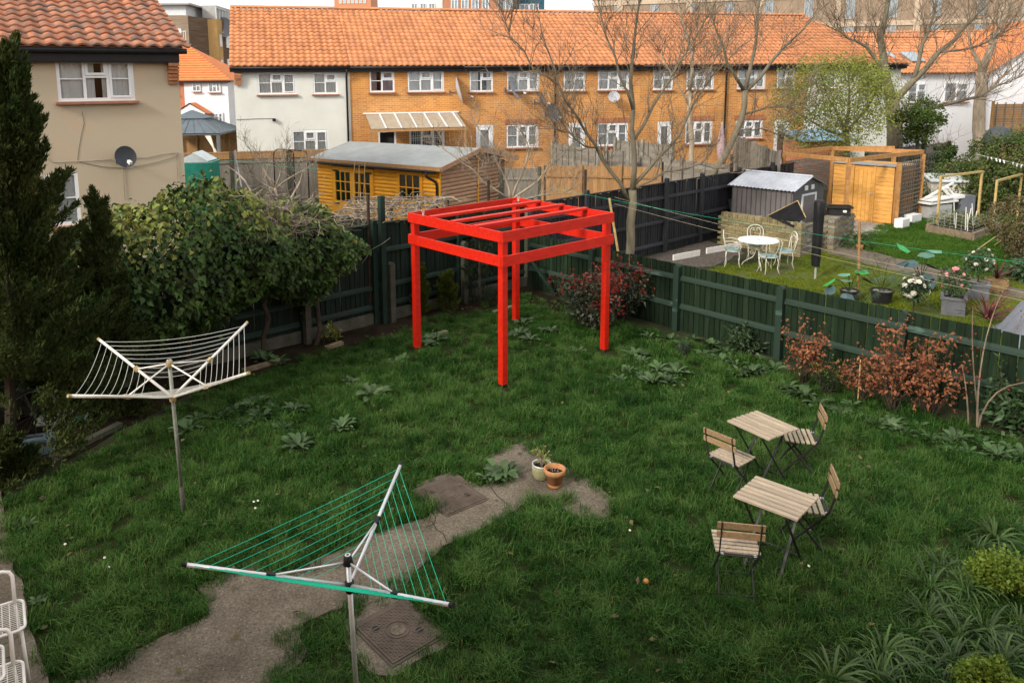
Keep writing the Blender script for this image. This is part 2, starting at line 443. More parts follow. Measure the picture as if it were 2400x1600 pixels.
    cane=mat('bamboo_cane', (0.46, 0.33, 0.13), 0.6, 0.2, 8),
    chips=mat('bark_chips', (0.075, 0.06, 0.048), 0.95, 0.4, 12, col2=(0.16, 0.14, 0.12), mixsharp=(0.45, 0.7), bump=0.9, bscale=60, fine=0.5, fscale=70),
    fig=mat('windfall_orange', (0.5, 0.19, 0.06), 0.6, 0.2),
)


def grass_mat(name, c_dark, c_mid, c_light, patch=0.35):
    m = bpy.data.materials.new(name)
    m.use_nodes = True
    N, L = m.node_tree.nodes, m.node_tree.links
    b = N['Principled BSDF']
    b.inputs['Roughness'].default_value = 0.6
    b.inputs['Specular IOR Level'].default_value = 0.18
    g = N.new('ShaderNodeNewGeometry')
    nz = N.new('ShaderNodeTexNoise')
    nz.inputs['Scale'].default_value = patch
    nz.inputs['Detail'].default_value = 5
    nz.inputs['Roughness'].default_value = 0.7
    L.new(g.outputs['Position'], nz.inputs['Vector'])
    oi = N.new('ShaderNodeObjectInfo')
    ma = N.new('ShaderNodeMath')
    ma.operation = 'MULTIPLY_ADD'
    ma.inputs[1].default_value = 0.35
    L.new(oi.outputs['Random'], ma.inputs[0])
    L.new(nz.outputs['Fac'], ma.inputs[2])
    mb_ = N.new('ShaderNodeMath')
    mb_.operation = 'MULTIPLY_ADD'
    mb_.inputs[1].default_value = 0.3
    L.new(g.outputs['Random Per Island'], mb_.inputs[0])
    L.new(ma.outputs[0], mb_.inputs[2])
    r = N.new('ShaderNodeValToRGB')
    e = r.color_ramp.elements
    e[0].position, e[0].color = 0.56, (*c_dark, 1)
    e[1].position, e[1].color = 1.08 if False else 1.0, (*c_light, 1)
    k = e.new(0.78)
    k.color = (*c_mid, 1)
    L.new(mb_.outputs[0], r.inputs['Fac'])
    gt = N.new('ShaderNodeMath')            # a few dead, straw coloured blades
    gt.operation = 'GREATER_THAN'
    gt.inputs[1].default_value = 0.955
    L.new(g.outputs['Random Per Island'], gt.inputs[0])
    sx = N.new('ShaderNodeMixRGB')
    sx.inputs[2].default_value = (0.20, 0.17, 0.075, 1)
    L.new(gt.outputs[0], sx.inputs['Fac'])
    L.new(r.outputs[0], sx.inputs[1])
    L.new(sx.outputs[0], b.inputs['Base Color'])
    t = N.new('ShaderNodeBsdfTranslucent')
    L.new(sx.outputs[0], t.inputs['Color'])
    mx = N.new('ShaderNodeMixShader')
    mx.inputs[0].default_value = 0.22
    L.new(b.outputs[0], mx.inputs[1])
    L.new(t.outputs[0], mx.inputs[2])
    L.new(mx.outputs[0], N['Material Output'].inputs['Surface'])
    return m


M['grass'] = grass_mat('grass_blade', (0.0075, 0.036, 0.003), (0.024, 0.088, 0.008), (0.092, 0.168, 0.036))
M['grass_moss'] = grass_mat('mossy_blade', (0.060, 0.110, 0.006), (0.12, 0.17, 0.008), (0.19, 0.21, 0.012), 0.6)
M['grass_far'] = grass_mat('far_blade', (0.026, 0.085, 0.006), (0.045, 0.12, 0.008), (0.075, 0.15, 0.014), 0.6)


# ------------------------------------------------------------------ mesh helpers
class MB:
    def __init__(self):
        self.v, self.f = [], []

    def box(self, cx, cy, cz, sx, sy, sz, rz=0.0):
        c, s = math.cos(rz), math.sin(rz)
        i = len(self.v)
        for dz in (-sz / 2, sz / 2):
            for dx, dy in ((-sx / 2, -sy / 2), (sx / 2, -sy / 2), (sx / 2, sy / 2), (-sx / 2, sy / 2)):
                self.v.append((cx + dx * c - dy * s, cy + dx * s + dy * c, cz + dz))
        for q in ((0, 3, 2, 1), (4, 5, 6, 7), (0, 1, 5, 4), (1, 2, 6, 5), (2, 3, 7, 6), (3, 0, 4, 7)):
            self.f.append(tuple(i + k for k in q))
        return self

    def bar(self, p, q, w, h, up=(0, 0, 1)):
        p, q = Vector(p), Vector(q)
        d = (q - p).normalized()
        u = Vector(up)
        if abs(d.dot(u)) > 0.98:
            u = Vector((0, 1, 0))
        s = d.cross(u).normalized()
        u = s.cross(d)
        i = len(self.v)
        for e in (p, q):
            for a, b in ((-1, -1), (1, -1), (1, 1), (-1, 1)):
                self.v.append(tuple(e + s * (a * w / 2) + u * (b * h / 2)))
        for k in ((0, 3, 2, 1), (4, 5, 6, 7), (0, 1, 5, 4), (1, 2, 6, 5), (2, 3, 7, 6), (3, 0, 4, 7)):
            self.f.append(tuple(i + j for j in k))
        return self

    def tube(self, pts, r, n=6, cap=True):
        pts = [Vector(p) for p in pts]
        rs = r if isinstance(r, (list, tuple)) else [r] * len(pts)
        i0 = len(self.v)
        prev = None
        for k, p in enumerate(pts):
            a = pts[max(0, k - 1)]
            b = pts[min(len(pts) - 1, k + 1)]
            d = (b - a)
            d = d.normalized() if d.length > 1e-9 else Vector((0, 0, 1))
            if prev is None:
                s = d.cross(Vector((0, 0, 1)) if abs(d.z) < 0.95 else Vector((1, 0, 0))).normalized()
            else:
                s = (prev - d * prev.dot(d))
                s = s.normalized() if s.length > 1e-6 else d.orthogonal().normalized()
            prev = s
            t = d.cross(s)
            for j in range(n):
                an = 2 * PI * j / n
                self.v.append(tuple(p + (s * math.cos(an) + t * math.sin(an)) * rs[k]))
        for k in range(len(pts) - 1):
            for j in range(n):
                a = i0 + k * n + j
                b = i0 + k * n + (j + 1) % n
                self.f.append((a, b, b + n, a + n))
        if cap:
            self.f.append(tuple(i0 + j for j in reversed(range(n))))
            self.f.append(tuple(i0 + (len(pts) - 1) * n + j for j in range(n)))
        return self

    def lathe(self, prof, n=16, c=(0, 0, 0)):
        i0 = len(self.v)
        for r, z in prof:
            for j in range(n):
                a = 2 * PI * j / n
                self.v.append((c[0] + r * math.cos(a), c[1] + r * math.sin(a), c[2] + z))
        for k in range(len(prof) - 1):
            for j in range(n):
                a = i0 + k * n + j
                b = i0 + k * n + (j + 1) % n
                self.f.append((a, b, b + n, a + n))
        return self

    def face(self, *pts):
        i = len(self.v)
        self.v += [tuple(p) for p in pts]
        self.f.append(tuple(range(i, i + len(pts))))
        return self

    def prism(self, poly, z0, z1):
        i, n = len(self.v), len(poly)
        self.v += [(x, y, z0) for x, y in poly] + [(x, y, z1) for x, y in poly]
        self.f.append(tuple(i + k for k in reversed(range(n))))
        self.f.append(tuple(i + n + k for k in range(n)))
        for k in range(n):
            self.f.append((i + k, i + (k + 1) % n, i + n + (k + 1) % n, i + n + k))
        return self

    def sphere(self, c, r, n=8, m=6, squash=1.0):
        return self.lathe([(max(1e-4, r * math.sin(PI * k / m)), -r * squash * math.cos(PI * k / m)) for k in range(m + 1)], n, c)

    def mesh(self, name, m, smooth=False):
        me = bpy.data.meshes.new(name)
        me.from_pydata(self.v, [], self.f)
        if smooth:
            me.polygons.foreach_set('use_smooth', [True] * len(me.polygons))
        me.materials.append(m)
        me.update()
        return me

    def build(self, name, m, parent=None, smooth=False, loc=None, rot=None):
        return link(name, self.mesh(name, m, smooth), parent, loc, rot)


def link(name, me, parent=None, loc=None, rot=None):
    o = bpy.data.objects.new(name, me)
    C.objects.link(o)
    if parent is not None:
        o.parent = parent
    if loc is not None:
        o.location = loc
    if rot is not None:
        o.rotation_euler = rot
    return o


def tag(o, label=None, cat=None, group=None, kind=None):
    if label:
        o['label'] = label
    if cat:
        o['category'] = cat
    if group:
        o['group'] = group
    if kind:
        o['kind'] = kind
    return o


def thing(name, label, cat, loc=(0, 0, 0), rz=0.0, group=None):
    o = bpy.data.objects.new(name, None)
    o.empty_display_size = 0.2
    C.objects.link(o)
    o.location = loc
    o.rotation_euler = (0, 0, rz)
    return tag(o, label, cat, group)


def dup(root, loc, rz, label, group=None, scale=None):
    r = root.copy()
    C.objects.link(r)
    r.location = loc
    r.rotation_euler = (0, 0, rz)
    if scale:
        r.scale = (scale, scale, scale) if not isinstance(scale, tuple) else scale
    r['label'] = label
    if group:
        r['group'] = group
    for ch in list(root.children):
        c = ch.copy()
        C.objects.link(c)
        c.parent = r
        for g in list(ch.children):
            d = g.copy()
            C.objects.link(d)
            d.parent = c
    return r


def np_mesh(name, verts, faces, m, smooth=False):
    """verts (N,3), faces (F,k) all with k corners."""
    me = bpy.data.meshes.new(name)
    verts = np.asarray(verts, dtype=np.float32)
    faces = np.asarray(faces, dtype=np.int32)
    k = faces.shape[1]
    me.vertices.add(len(verts))
    me.vertices.foreach_set('co', verts.ravel())
    me.loops.add(faces.size)
    me.loops.foreach_set('vertex_index', faces.ravel())
    me.polygons.add(len(faces))
    me.polygons.foreach_set('loop_start', np.arange(0, faces.size, k, dtype=np.int32))
    me.polygons.foreach_set('use_smooth', np.full(len(faces), smooth))
    me.update(calc_edges=True)
    me.materials.append(m)
    return me


def nrm(a):
    return a / np.maximum(np.linalg.norm(a, axis=1, keepdims=True), 1e-9)


def leaf_cards(pts, dirs, rng, length, width, droop=0.25, fold=0.25, flat=None):
    """folded, pointed leaves: 6 vertices and 4 triangles each, base at pts, growing along dirs. flat: preferred face normals."""
    n = len(pts)
    dirs = nrm(dirs)
    ref = nrm(rng.normal(size=(n, 3))) if flat is None else nrm(flat + rng.normal(size=(n, 3)) * 0.35)
    side = nrm(np.cross(dirs, ref))
    up = np.cross(side, dirs)
    l = (length * rng.uniform(0.6, 1.25, n))[:, None]
    w = (width * rng.uniform(0.7, 1.2, n))[:, None]
    a = pts
    mid = pts + dirs * l * 0.5 + up * l * 0.06
    tip = pts + dirs * l - np.array([0, 0, 1.0]) * l * droop
    lf = pts + dirs * l * 0.42 + side * w * 0.5 + up * w * fold
    rt = pts + dirs * l * 0.42 - side * w * 0.5 + up * w * fold
    v = np.stack([a, lf, mid, rt, tip], 1).reshape(-1, 3)
    b = (np.arange(n) * 5)[:, None]
    f = np.concatenate([b + [0, 2, 1], b + [0, 3, 2], b + [1, 2, 4], b + [2, 3, 4]], 0)
    return v, f


def sprays(pts, dirs, rng, length, width):
    """narrow two-triangle foliage sprays."""
    n = len(pts)
    dirs = nrm(dirs)
    side = nrm(np.cross(dirs, nrm(rng.normal(size=(n, 3)))))
    l = (length * rng.uniform(0.5, 1.3, n))[:, None]
    w = (width * rng.uniform(0.6, 1.3, n))[:, None]
    v = np.stack([pts, pts + dirs * l * 0.5 + side * w * 0.5, pts + dirs * l, pts + dirs * l * 0.5 - side * w * 0.5], 1).reshape(-1, 3)
    b = (np.arange(n) * 4)[:, None]
    return v, b + [0, 1, 2, 3]


def merge(parts):
    vs, fs, o = [], [], 0
    for v, f in parts:
        vs.append(v)
        fs.append(f + o)
        o += len(v)
    return np.concatenate(vs), np.concatenate(fs)


def inpoly(x, y, poly):
    r = False
    j = len(poly) - 1
    for i in range(len(poly)):
        xi, yi = poly[i]
        xj, yj = poly[j]
        if (yi > y) != (yj > y) and x < (xj - xi) * (y - yi) / (yj - yi) + xi:
            r = not r
        j = i
    return r


def wob(x, y, s=1.0, seed=0.0):
    return mnoise.noise(Vector((x * s, y * s, seed)))


# ------------------------------------------------------------------ the ground
g_ = MB()
for i in range(-10, 10):
    for j in range(-4, 16):
        x0, y0 = i * 40.0, j * 40.0
        g_.face((x0, y0, 0), (x0 + 40, y0, 0), (x0 + 40, y0 + 40, 0), (x0, y0 + 40, 0))
tag(g_.build('ground', M['turf']), kind='structure')

# the house the photograph is taken from: unseen behind the camera, put in and sized to shade the garden
hb = MB()
hb.box(-6.0, -4.6, 3.0, 32.0, 8.4, 6.0)
hb.face((-22.3, -0.15, 6.0), (10.3, -0.15, 6.0), (10.3, -4.6, 8.6), (-22.3, -4.6, 8.6))
hb.face((-22.3, -4.6, 8.6), (10.3, -4.6, 8.6), (10.3, -9.0, 6.0), (-22.3, -9.0, 6.0))
tag(hb.build('wall', M['brick_yel']), kind='structure')

PATH = [(0.22, 8.96), (0.46, 9.24), (0.76, 9.37), (1.03, 8.94), (1.25, 8.62), (1.49, 8.27), (1.7, 7.89), (1.42, 7.56),
        (1.24, 7.59), (1.01, 7.92), (0.61, 7.88), (0.1, 7.36), (-0.24, 7.13), (-0.44, 6.8), (-0.65, 6.43), (-0.9, 6.26),
        (-1.19, 6.16), (-1.42, 6.03), (-1.44, 5.86), (-1.31, 5.66), (-1.39, 5.5), (-1.52, 5.37), (-1.8, 4.97), (-3.23, 4.99), (-3.06, 5.39),
        (-2.79, 5.68), (-2.46, 5.94), (-2.31, 6.16), (-2.36, 6.36), (-2.49, 6.54), (-2.33, 6.7), (-2.06, 6.88), (-1.91, 6.69), (-1.76, 6.75),
        (-1.62, 6.78), (-1.26, 7.09), (-0.87, 7.38), (-0.44, 7.67), (-0.39, 7.81), (-0.53, 8.17), (-0.58, 8.31), (-0.21, 8.62), (0.15, 8.28),
        (0.27, 8.37), (0.47, 8.39), (0.28, 8.69)]
PAD = [(-1.14, 6.07), (-0.91, 6.34), (-0.63, 6.38), (-0.13, 5.82), (-0.24, 5.7), (-0.55, 5.43), (-0.8, 5.47), (-1.07, 5.83)]
PATIO = [(-9.0, 3.0), (-3.2, 5.31), (-3.63, 5.86), (-4.06, 6.41), (-4.73, 7.36), (-5.37, 8.3), (-6.3, 8.2), (-9, 8.2)]
LAWN = [(-6.0, 2.6), (-5.2, 8.0), (-4.6, 9.4), (-3.75, 11.6), (-2.0, 13.3), (-0.6, 14.9), (1.35, 16.5), (3.3, 13.9), (6.0, 10.6), (8.9, 6.9), (9.5, 2.6)]
BED_B = [(-5.0, 9.0), (-4.2, 11.0), (-3.4, 11.7), (-1.2, 13.7), (0.4, 15.1), (1.5, 15.6), (2.7, 13.9), (3.2, 13.6), (1.4, 17.1), (-3.8, 12.6), (-6.5, 10.2)]
SOIL2 = [(-0.4, 13.36), (0.31, 14.33), (1.36, 13.31), (1.03, 12.06), (0.39, 11.88), (-0.3, 12.09)]


def slab(name, poly, z0, z1, m, kind='structure', dense=True):
    pts = []
    n = len(poly)
    for i in range(n):
        a, b = Vector(poly[i]), Vector(poly[(i + 1) % n])
        k = max(1, int((b - a).length / 0.12)) if dense else 1
        for q in range(k):
            p = a.lerp(b, q / k)
            if dense:
                p = p + Vector((wob(p.x, p.y, 3.0, 1.7), wob(p.x, p.y, 3.0, 8.1))) * 0.06
            pts.append((p.x, p.y))
    o = MB().prism(pts, z0, z1).build(name, m)
    return tag(o, kind=kind)


slab('path', PATH, -0.05, 0.022, M['concrete'])
slab('paved_surround', PAD, -0.05, 0.018, M['concrete'])
slab('patio', PATIO, -0.05, 0.026, M['concrete'])
for k, pts in enumerate(([(-0.38, 7.56), (-0.32, 7.4), (-0.25, 7.33), (-0.21, 7.18)], [(0.27, 8.25), (0.33, 8.06), (0.44, 7.88)], [(-0.4, 7.77), (-0.34, 7.64), (-0.35, 7.51), (-0.43, 7.45)])):
    ck = MB()
    for (x0, y0), (x1, y1) in zip(pts[:-1], pts[1:]):
        ck.bar((x0, y0, 0.0215), (x1, y1, 0.0215), 0.008, 0.004)
    tag(ck.build('path_crack', M['soil']), kind='structure')
slab('soil', BED_B, -0.05, 0.012, M['soil'])


slab('lawn', LAWN, -0.05, 0.006, M['lawn_base'])

# ------------------------------------------------------------------ grass
def clump_proto(name, n, rad, h0, h1, w, lean, m, seed):
    rg = np.random.default_rng(seed)
    a = rg.uniform(0, 2 * PI, n)
    r = rad * np.sqrt(rg.uniform(0, 1, n))
    base = np.stack([r * np.cos(a), r * np.sin(a), np.zeros(n)], 1)
    d = rg.uniform(0, 2 * PI, n)
    ln = lean * rg.uniform(0.2, 1.3, n)
    h = rg.uniform(h0, h1, n)
    out = np.stack([np.cos(d), np.sin(d), np.zeros(n)], 1)
    side = np.stack([-np.sin(d), np.cos(d), np.zeros(n)], 1)
    ww = (w * rg.uniform(0.7, 1.3, n))[:, None]
    zz = np.array([0, 0, 1.0])
    m1 = base + out * (h * ln * 0.35)[:, None] + zz * (h * 0.55)[:, None]
    tip = base + out * (h * ln)[:, None] + zz * (h * (1 - 0.35 * ln))[:, None]
    v = np.stack([base - side * ww / 2, base + side * ww / 2, m1 + side * ww * 0.4, m1 - side * ww * 0.4, tip], 1).reshape(-1, 3)
    b = (np.arange(n) * 5)[:, None]
    f = np.concatenate([b + [0, 1, 2], b + [0, 2, 3], b + [3, 2, 4]], 0)
    return bpy.data.objects.new(name, np_mesh(name, v, f, m))


def proto_coll(name, objs):
    c = bpy.data.collections.new(name)
    for o in objs:
        c.objects.link(o)
    return c


def scatter(obj, coll, density, smin, smax, nscale, seed):
    ng = bpy.data.node_groups.new('scatter', 'GeometryNodeTree')
    ng.interface.new_socket('Geometry', in_out='INPUT', socket_type='NodeSocketGeometry')
    ng.interface.new_socket('Geometry', in_out='OUTPUT', socket_type='NodeSocketGeometry')
    N, L = ng.nodes, ng.links
    gi, go = N.new('NodeGroupInput'), N.new('NodeGroupOutput')
    dp = N.new('GeometryNodeDistributePointsOnFaces')
    dp.inputs['Density'].default_value = density
    dp.inputs['Seed'].default_value = seed
    ci = N.new('GeometryNodeCollectionInfo')
    ci.inputs['Collection'].default_value = coll
    ci.inputs['Separate Children'].default_value = True
    ci.inputs['Reset Children'].default_value = True
    ip = N.new('GeometryNodeInstanceOnPoints')
    ip.inputs['Pick Instance'].default_value = True
    rv = N.new('FunctionNodeRandomValue')
    rv.data_type = 'FLOAT_VECTOR'
    rv.inputs['Min'].default_value = (-0.2, -0.2, 0)
    rv.inputs['Max'].default_value = (0.2, 0.2, 6.283)
    rs = N.new('FunctionNodeRandomValue')
    rs.data_type = 'FLOAT'
    rs.inputs[2].default_value = smin
    rs.inputs[3].default_value = smax
    po = N.new('GeometryNodeInputPosition')
    nz = N.new('ShaderNodeTexNoise')
    nz.inputs['Scale'].default_value = nscale
    nz.inputs['Detail'].default_value = 3
    mr = N.new('ShaderNodeMapRange')
    mr.inputs['From Min'].default_value = 0.35
    mr.inputs['From Max'].default_value = 0.68
    mr.inputs['To Min'].default_value = 0.5
    mr.inputs['To Max'].default_value = 1.4
    mu = N.new('ShaderNodeMath')
    mu.operation = 'MULTIPLY'
    L.new(gi.outputs[0], dp.inputs['Mesh'])
    L.new(dp.outputs['Points'], ip.inputs['Points'])
    L.new(ci.outputs[0], ip.inputs['Instance'])
    L.new(rv.outputs[0], ip.inputs['Rotation'])
    L.new(po.outputs[0], nz.inputs['Vector'])
    L.new(nz.outputs['Fac'], mr.inputs['Value'])
    L.new(rs.outputs[1], mu.inputs[0])
    L.new(mr.outputs[0], mu.inputs[1])
    L.new(mu.outputs[0], ip.inputs['Scale'])
    L.new(ip.outputs[0], go.inputs[0])
    md = obj.modifiers.new('scatter', 'NODES')
    md.node_group = ng


def cell_sheet(name, poly, holes, cell, z, keep, m):
    xs = [p[0] for p in poly]
    ys = [p[1] for p in poly]
    v, f = [], []
    x = min(xs)
    while x < max(xs):
        y = min(ys)
        while y < max(ys):
            cx, cy = x + cell / 2, y + cell / 2
            jx, jy = cx + 0.10 * wob(cx, cy, 2.2, 3.3) + 0.08 * wob(cx, cy, 7.0, 1.3), cy + 0.10 * wob(cx, cy, 2.2, 5.9) + 0.08 * wob(cx, cy, 7.0, 2.9)
            if inpoly(cx, cy, poly) and not any(all(inpoly(jx + ox, jy + oy, h) for ox, oy in ((0.06, 0), (-0.06, 0), (0, 0.06), (0, -0.06))) for h in holes) and keep(cx, cy):
                i = len(v)
                v += [(x, y, z), (x + cell, y, z), (x + cell, y + cell, z), (x, y + cell, z)]
                f.append((i, i + 1, i + 2, i + 3))
            y += cell
        x += cell
    me = bpy.data.meshes.new(name)
    me.from_pydata(v, [], f)
    me.materials.append(m)
    o = bpy.data.objects.new(name, me)
    C.objects.link(o)
    return o


POSTS = [(0.58, 11.18), (-0.93, 12.92), (2.43, 12.74), (0.98, 14.47)]


def keep_lawn(x, y):
    if any(abs(x - px) < 0.14 and -0.34 < y - py < 0.14 for px, py in POSTS):
        return False
    if inpoly(x, y, BED_B):
        return rnd.random() < 0.13 + 0.25 * (wob(x, y, 1.2, 4.0) > 0.15)
    if inpoly(x, y, SOIL2):
        return rnd.random() < 0.30 + 0.5 * (wob(x, y, 1.6, 9.0) > 0)
    if x > 4.9 and y < 8.0 and (x - 5.2) + (8.0 - y) * 0.22 > 0.7:
        return rnd.random() < 0.18
    if x < -2.6 and y > 6.0 and wob(x, y, 0.9, 6.0) > 0.1:
        return rnd.random() < 0.75
    return True


long_c = proto_coll('lawn_tufts', [clump_proto('tuft', 62, 0.085, 0.05, 0.135, 0.0052, 0.9, M['grass'], 10 + k) for k in range(5)])
moss_c = proto_coll('moss_tufts', [clump_proto('moss_tuft', 60, 0.13, 0.02, 0.06, 0.007, 0.8, M['grass_moss'], 30 + k) for k in range(4)])
far_c = proto_coll('far_tufts', [clump_proto('far_tuft', 60, 0.13, 0.04, 0.10, 0.007, 0.8, M['grass_far'], 40 + k) for k in range(4)])

lawn = cell_sheet('lawn_grass', LAWN, [PATH, PAD, PATIO], 0.11, 0.0, keep_lawn, M['grass'])
scatter(lawn, long_c, 122.0, 0.65, 1.3, 2.6, 3)
tag(lawn, kind='stuff')

# fallen leaves lying in the grass and on the beds
rgl = np.random.default_rng(8)
lp_ = []
while len(lp_) < 420:
    x, y = rgl.uniform(-5, 8), rgl.uniform(4.5, 16)
    w_ = 0.12
    if inpoly(x, y, BED_B):
        w_ = 0.9
    elif abs((x - 1.39) * 7.25 + (y - 17.02) * 5.95) / 9.38 < 1.2:
        w_ = 0.6
    if inpoly(x, y, LAWN) and rgl.random() < w_:
        lp_.append((x, y, rgl.uniform(0.03, 0.07) if not inpoly(x, y, BED_B) else 0.03))
v_, f_ = leaf_cards(np.array(lp_), rgl.normal(size=(len(lp_), 3)) * [1, 1, 0.12], rgl, 0.075, 0.045, 0.02, 0.12, flat=np.tile([0, 0, 1.0], (len(lp_), 1)))
tag(link('fallen_leaves', np_mesh('fallen_leaves', v_, f_, M['brown_leaf'])), kind='stuff')

NPATH = [(9.73, 21.31), (10.38, 21.94), (11.15, 19.54), (11.9, 17.32), (12.44, 15.71), (16.0, 15.6), (14.2, 14.2), (11.69, 15.67), (10.92, 16.86), (10.28, 18.33), (9.55, 20.27)]
NLAWN1 = [(3.4, 16.0), (4.6, 14.3), (8.2, 10.0), (13, 9.0), (15.0, 15.0), (9.3, 20.5), (8.7, 19.6), (6.6, 18.9)]
NLAWN2 = [(10.49, 22.06), (11.5, 22.3), (13.5, 24.4), (16.5, 26.5), (20, 24), (18, 17), (16.0, 15.6), (11.9, 17.32), (11.15, 19.54)]
BARE2 = [(6.2, 18.2), (8.0, 19.0), (8.6, 19.5), (8.2, 18.6), (7.0, 17.3), (6.2, 17.2)]
slab('mossy_lawn', NLAWN1, -0.05, 0.007, M['moss_base'])
slab('far_lawn', NLAWN2, -0.05, 0.005, M['lawn_base'])
slab('garden_path', NPATH, -0.05, 0.016, M['concrete'])


def keep_moss(x, y):
    if inpoly(x, y, BARE2):
        return rnd.random() < 0.3
    return rnd.random() < (0.98 if wob(x, y, 0.8, 2.0) > -0.3 else 0.75)


lm = cell_sheet('mossy_grass', NLAWN1, [NPATH], 0.2, 0.0, keep_moss, M['grass_moss'])
scatter(lm, moss_c, 110.0, 0.8, 1.2, 0.8, 5)
tag(lm, kind='stuff')
lf = cell_sheet('far_grass', NLAWN2, [NPATH], 0.2, 0.0, lambda x, y: True, M['grass_far'])
scatter(lf, far_c, 95.0, 0.8, 1.2, 0.8, 6)
tag(lf, kind='stuff')
slab('bark_chip_bed', [(4.2, 18.6), (6.2, 18.8), (7.5, 20.3), (7.0, 21.9), (4.6, 19.7), (3.6, 18.9)], -0.05, 0.014, M['chips'])
slab('gravel_apron', [(9.0, 22.6), (10.9, 20.9), (13.6, 23.9), (12.0, 26.0)], -0.05, 0.013, M['gravel'])


# ------------------------------------------------------------------ fences
def board_mesh(name, w, h, t, m, slope=0.0, flip=False):
    b = MB()
    b.v = [(-w / 2, -t / 2, 0), (w / 2, -t * 0.05, 0), (w / 2, t * 0.3, 0), (-w / 2, t / 2, 0),
           (-w / 2, -t / 2, h), (w / 2, -t * 0.05, h + slope), (w / 2, t * 0.3, h + slope), (-w / 2, t / 2, h)]
    if flip:                                # the thick edge on the other side
        b.v = [(-x, y, z) for x, y, z in b.v]
        b.v = [b.v[i] for i in (1, 0, 3, 2, 5, 4, 7, 6)]
    for q in ((0, 3, 2, 1), (4, 5, 6, 7), (0, 1, 5, 4), (1, 2, 6, 5), (2, 3, 7, 6), (3, 0, 4, 7)):
        b.f.append(q)
    return b.mesh(name, m)


def post_mesh(h, w, m, round_top=True):
    b = MB()
    b.box(0, 0, h / 2 - 0.05, w, w, h + 0.1)
    if round_top:
        n = 5
        pts = [(-w / 2 + w * k / n, h + w * 0.42 * math.sin(PI * k / n) + 0.001) for k in range(n + 1)]
        for k in range(n):
            (x0, z0), (x1, z1) = pts[k], pts[k + 1]
            b.face((x0, -w / 2, z0), (x1, -w / 2, z1), (x1, w / 2, z1), (x0, w / 2, z0))
        b.face(*[(x, -w / 2, z) for x, z in reversed(pts)])
        b.face(*[(x, w / 2, z) for x, z in pts])
    return b.mesh('post', m)


def fence(name, label, org, ang, s0, s1, h, rails, posts, mb_, mr_, mp_, group=None, bw=0.108, post_h=None, post_w=0.10, cap=False,
          gravel=None, top=None, seed=1, flip=False):
    rg = random.Random(seed)
    t = thing(name, label, 'fence', (org[0], org[1], 0), ang, group)
    protos = [board_mesh('board', bw * 0.975, h + rg.uniform(-0.014, 0.014), 0.030, mb_, rg.uniform(-0.004, 0.004), flip) for _ in range(5)]
    n = int((s1 - s0) / bw)
    for k in range(n):
        s = s0 + (k + 0.5) * bw
        dz = top(s) if top else 0.0
        link('board', rg.choice(protos), t, (s, 0.015 + rg.uniform(-0.004, 0.004), dz + (gravel or 0) * 0.0), (rg.uniform(-0.006, 0.006), rg.uniform(-0.010, 0.010), rg.uniform(-0.02, 0.02)))
    cuts = sorted([s0] + [p for p in posts if s0 < p < s1] + [s1])
    for z in rails:
        for a, b in zip(cuts[:-1], cuts[1:]):
            if b - a < 0.15:
                continue
            m = MB()
            L_ = b - a - post_w
            dz = top((a + b) / 2) if top else 0.0
            m.v = [(-L_ / 2, -0.045, z - 0.04), (L_ / 2, -0.045, z - 0.04), (L_ / 2, 0.0, z - 0.045), (-L_ / 2, 0, z - 0.045),
                   (-L_ / 2, -0.035, z + 0.005), (L_ / 2, -0.035, z + 0.005), (L_ / 2, 0.0, z + 0.05), (-L_ / 2, 0, z + 0.05)]
            for q in ((0, 3, 2, 1), (4, 5, 6, 7), (0, 1, 5, 4), (1, 2, 6, 5), (2, 3, 7, 6), (3, 0, 4, 7)):
                m.f.append(q)
            m.build('rail', mr_, t, loc=((a + b) / 2, 0, dz))
    if posts:
        pm = post_mesh(post_h or h + 0.06, post_w, mp_)
        for p in posts:
            link('post', pm, t, (p, -0.055, top(p) if top else 0))
    if cap:
        for a, b in zip(cuts[:-1], cuts[1:]):
            MB().box((a + b) / 2, 0.012, h + 0.022, b - a - 0.004, 0.075, 0.028).build('capping_rail', mr_, t)
    if gravel:
        for a, b in zip(cuts[:-1], cuts[1:]):
            MB().box((a + b) / 2, -0.03, gravel / 2 - 0.02, b - a - 0.01, 0.05, gravel).build('gravel_board', M['concrete_shade'], t)
    return t


ANG_A, ANG_B = math.atan2(-7.25, 5.95), math.atan2(4.52, 5.2)
CORNER = (1.40, 17.12)
sA = [(1.97, 1.06)[0], (4.04, 0.6)[0], (6.05, 0.66)[0], (7.93, 0.78)[0], 10.9]
fence('board_fence', 'low green close-board fence on the right with two rails, in front of the mossy garden', (1.39, 17.02), ANG_A,
      0.05, 12.5, 1.25, (1.0, 0.47), sA, M['green_board'], M['green_rail'], M['green_rail'], post_h=1.22, post_w=0.11, seed=3, flip=True)
sB = [(1.12, 1.58)[0], (2.69, 1.34)[0], (4.82, 0.82)[0]]
fB = fence('board_fence', 'tall dark green close-board fence at the back, half buried under the ivy', (-3.8, 12.68), ANG_B,
           -4.2, 6.85, 1.92, (1.42, 0.72, 0.34), sB, M['dark_green_board'], M['dark_green_rail'], M['dark_green_rail'], post_h=2.0, cap=True, gravel=0.24, seed=4)
MB().box(0, 0, 1.25, 0.10, 0.10, 2.5).build('post', M['dark_green_rail'], fB, loc=((2.69, 1.34)[0] + 0.12, -0.16, 0))
for s_, h_ in (((2.98, 0.44)[0], 1.16), ((4.85, 0.81)[0], 1.30), ((1.08, 0.81)[0] + 0.05, 1.35)):
    link('spur_post', post_mesh(h_, 0.11, M['post_grey']), fB, (s_, -0.19, 0))
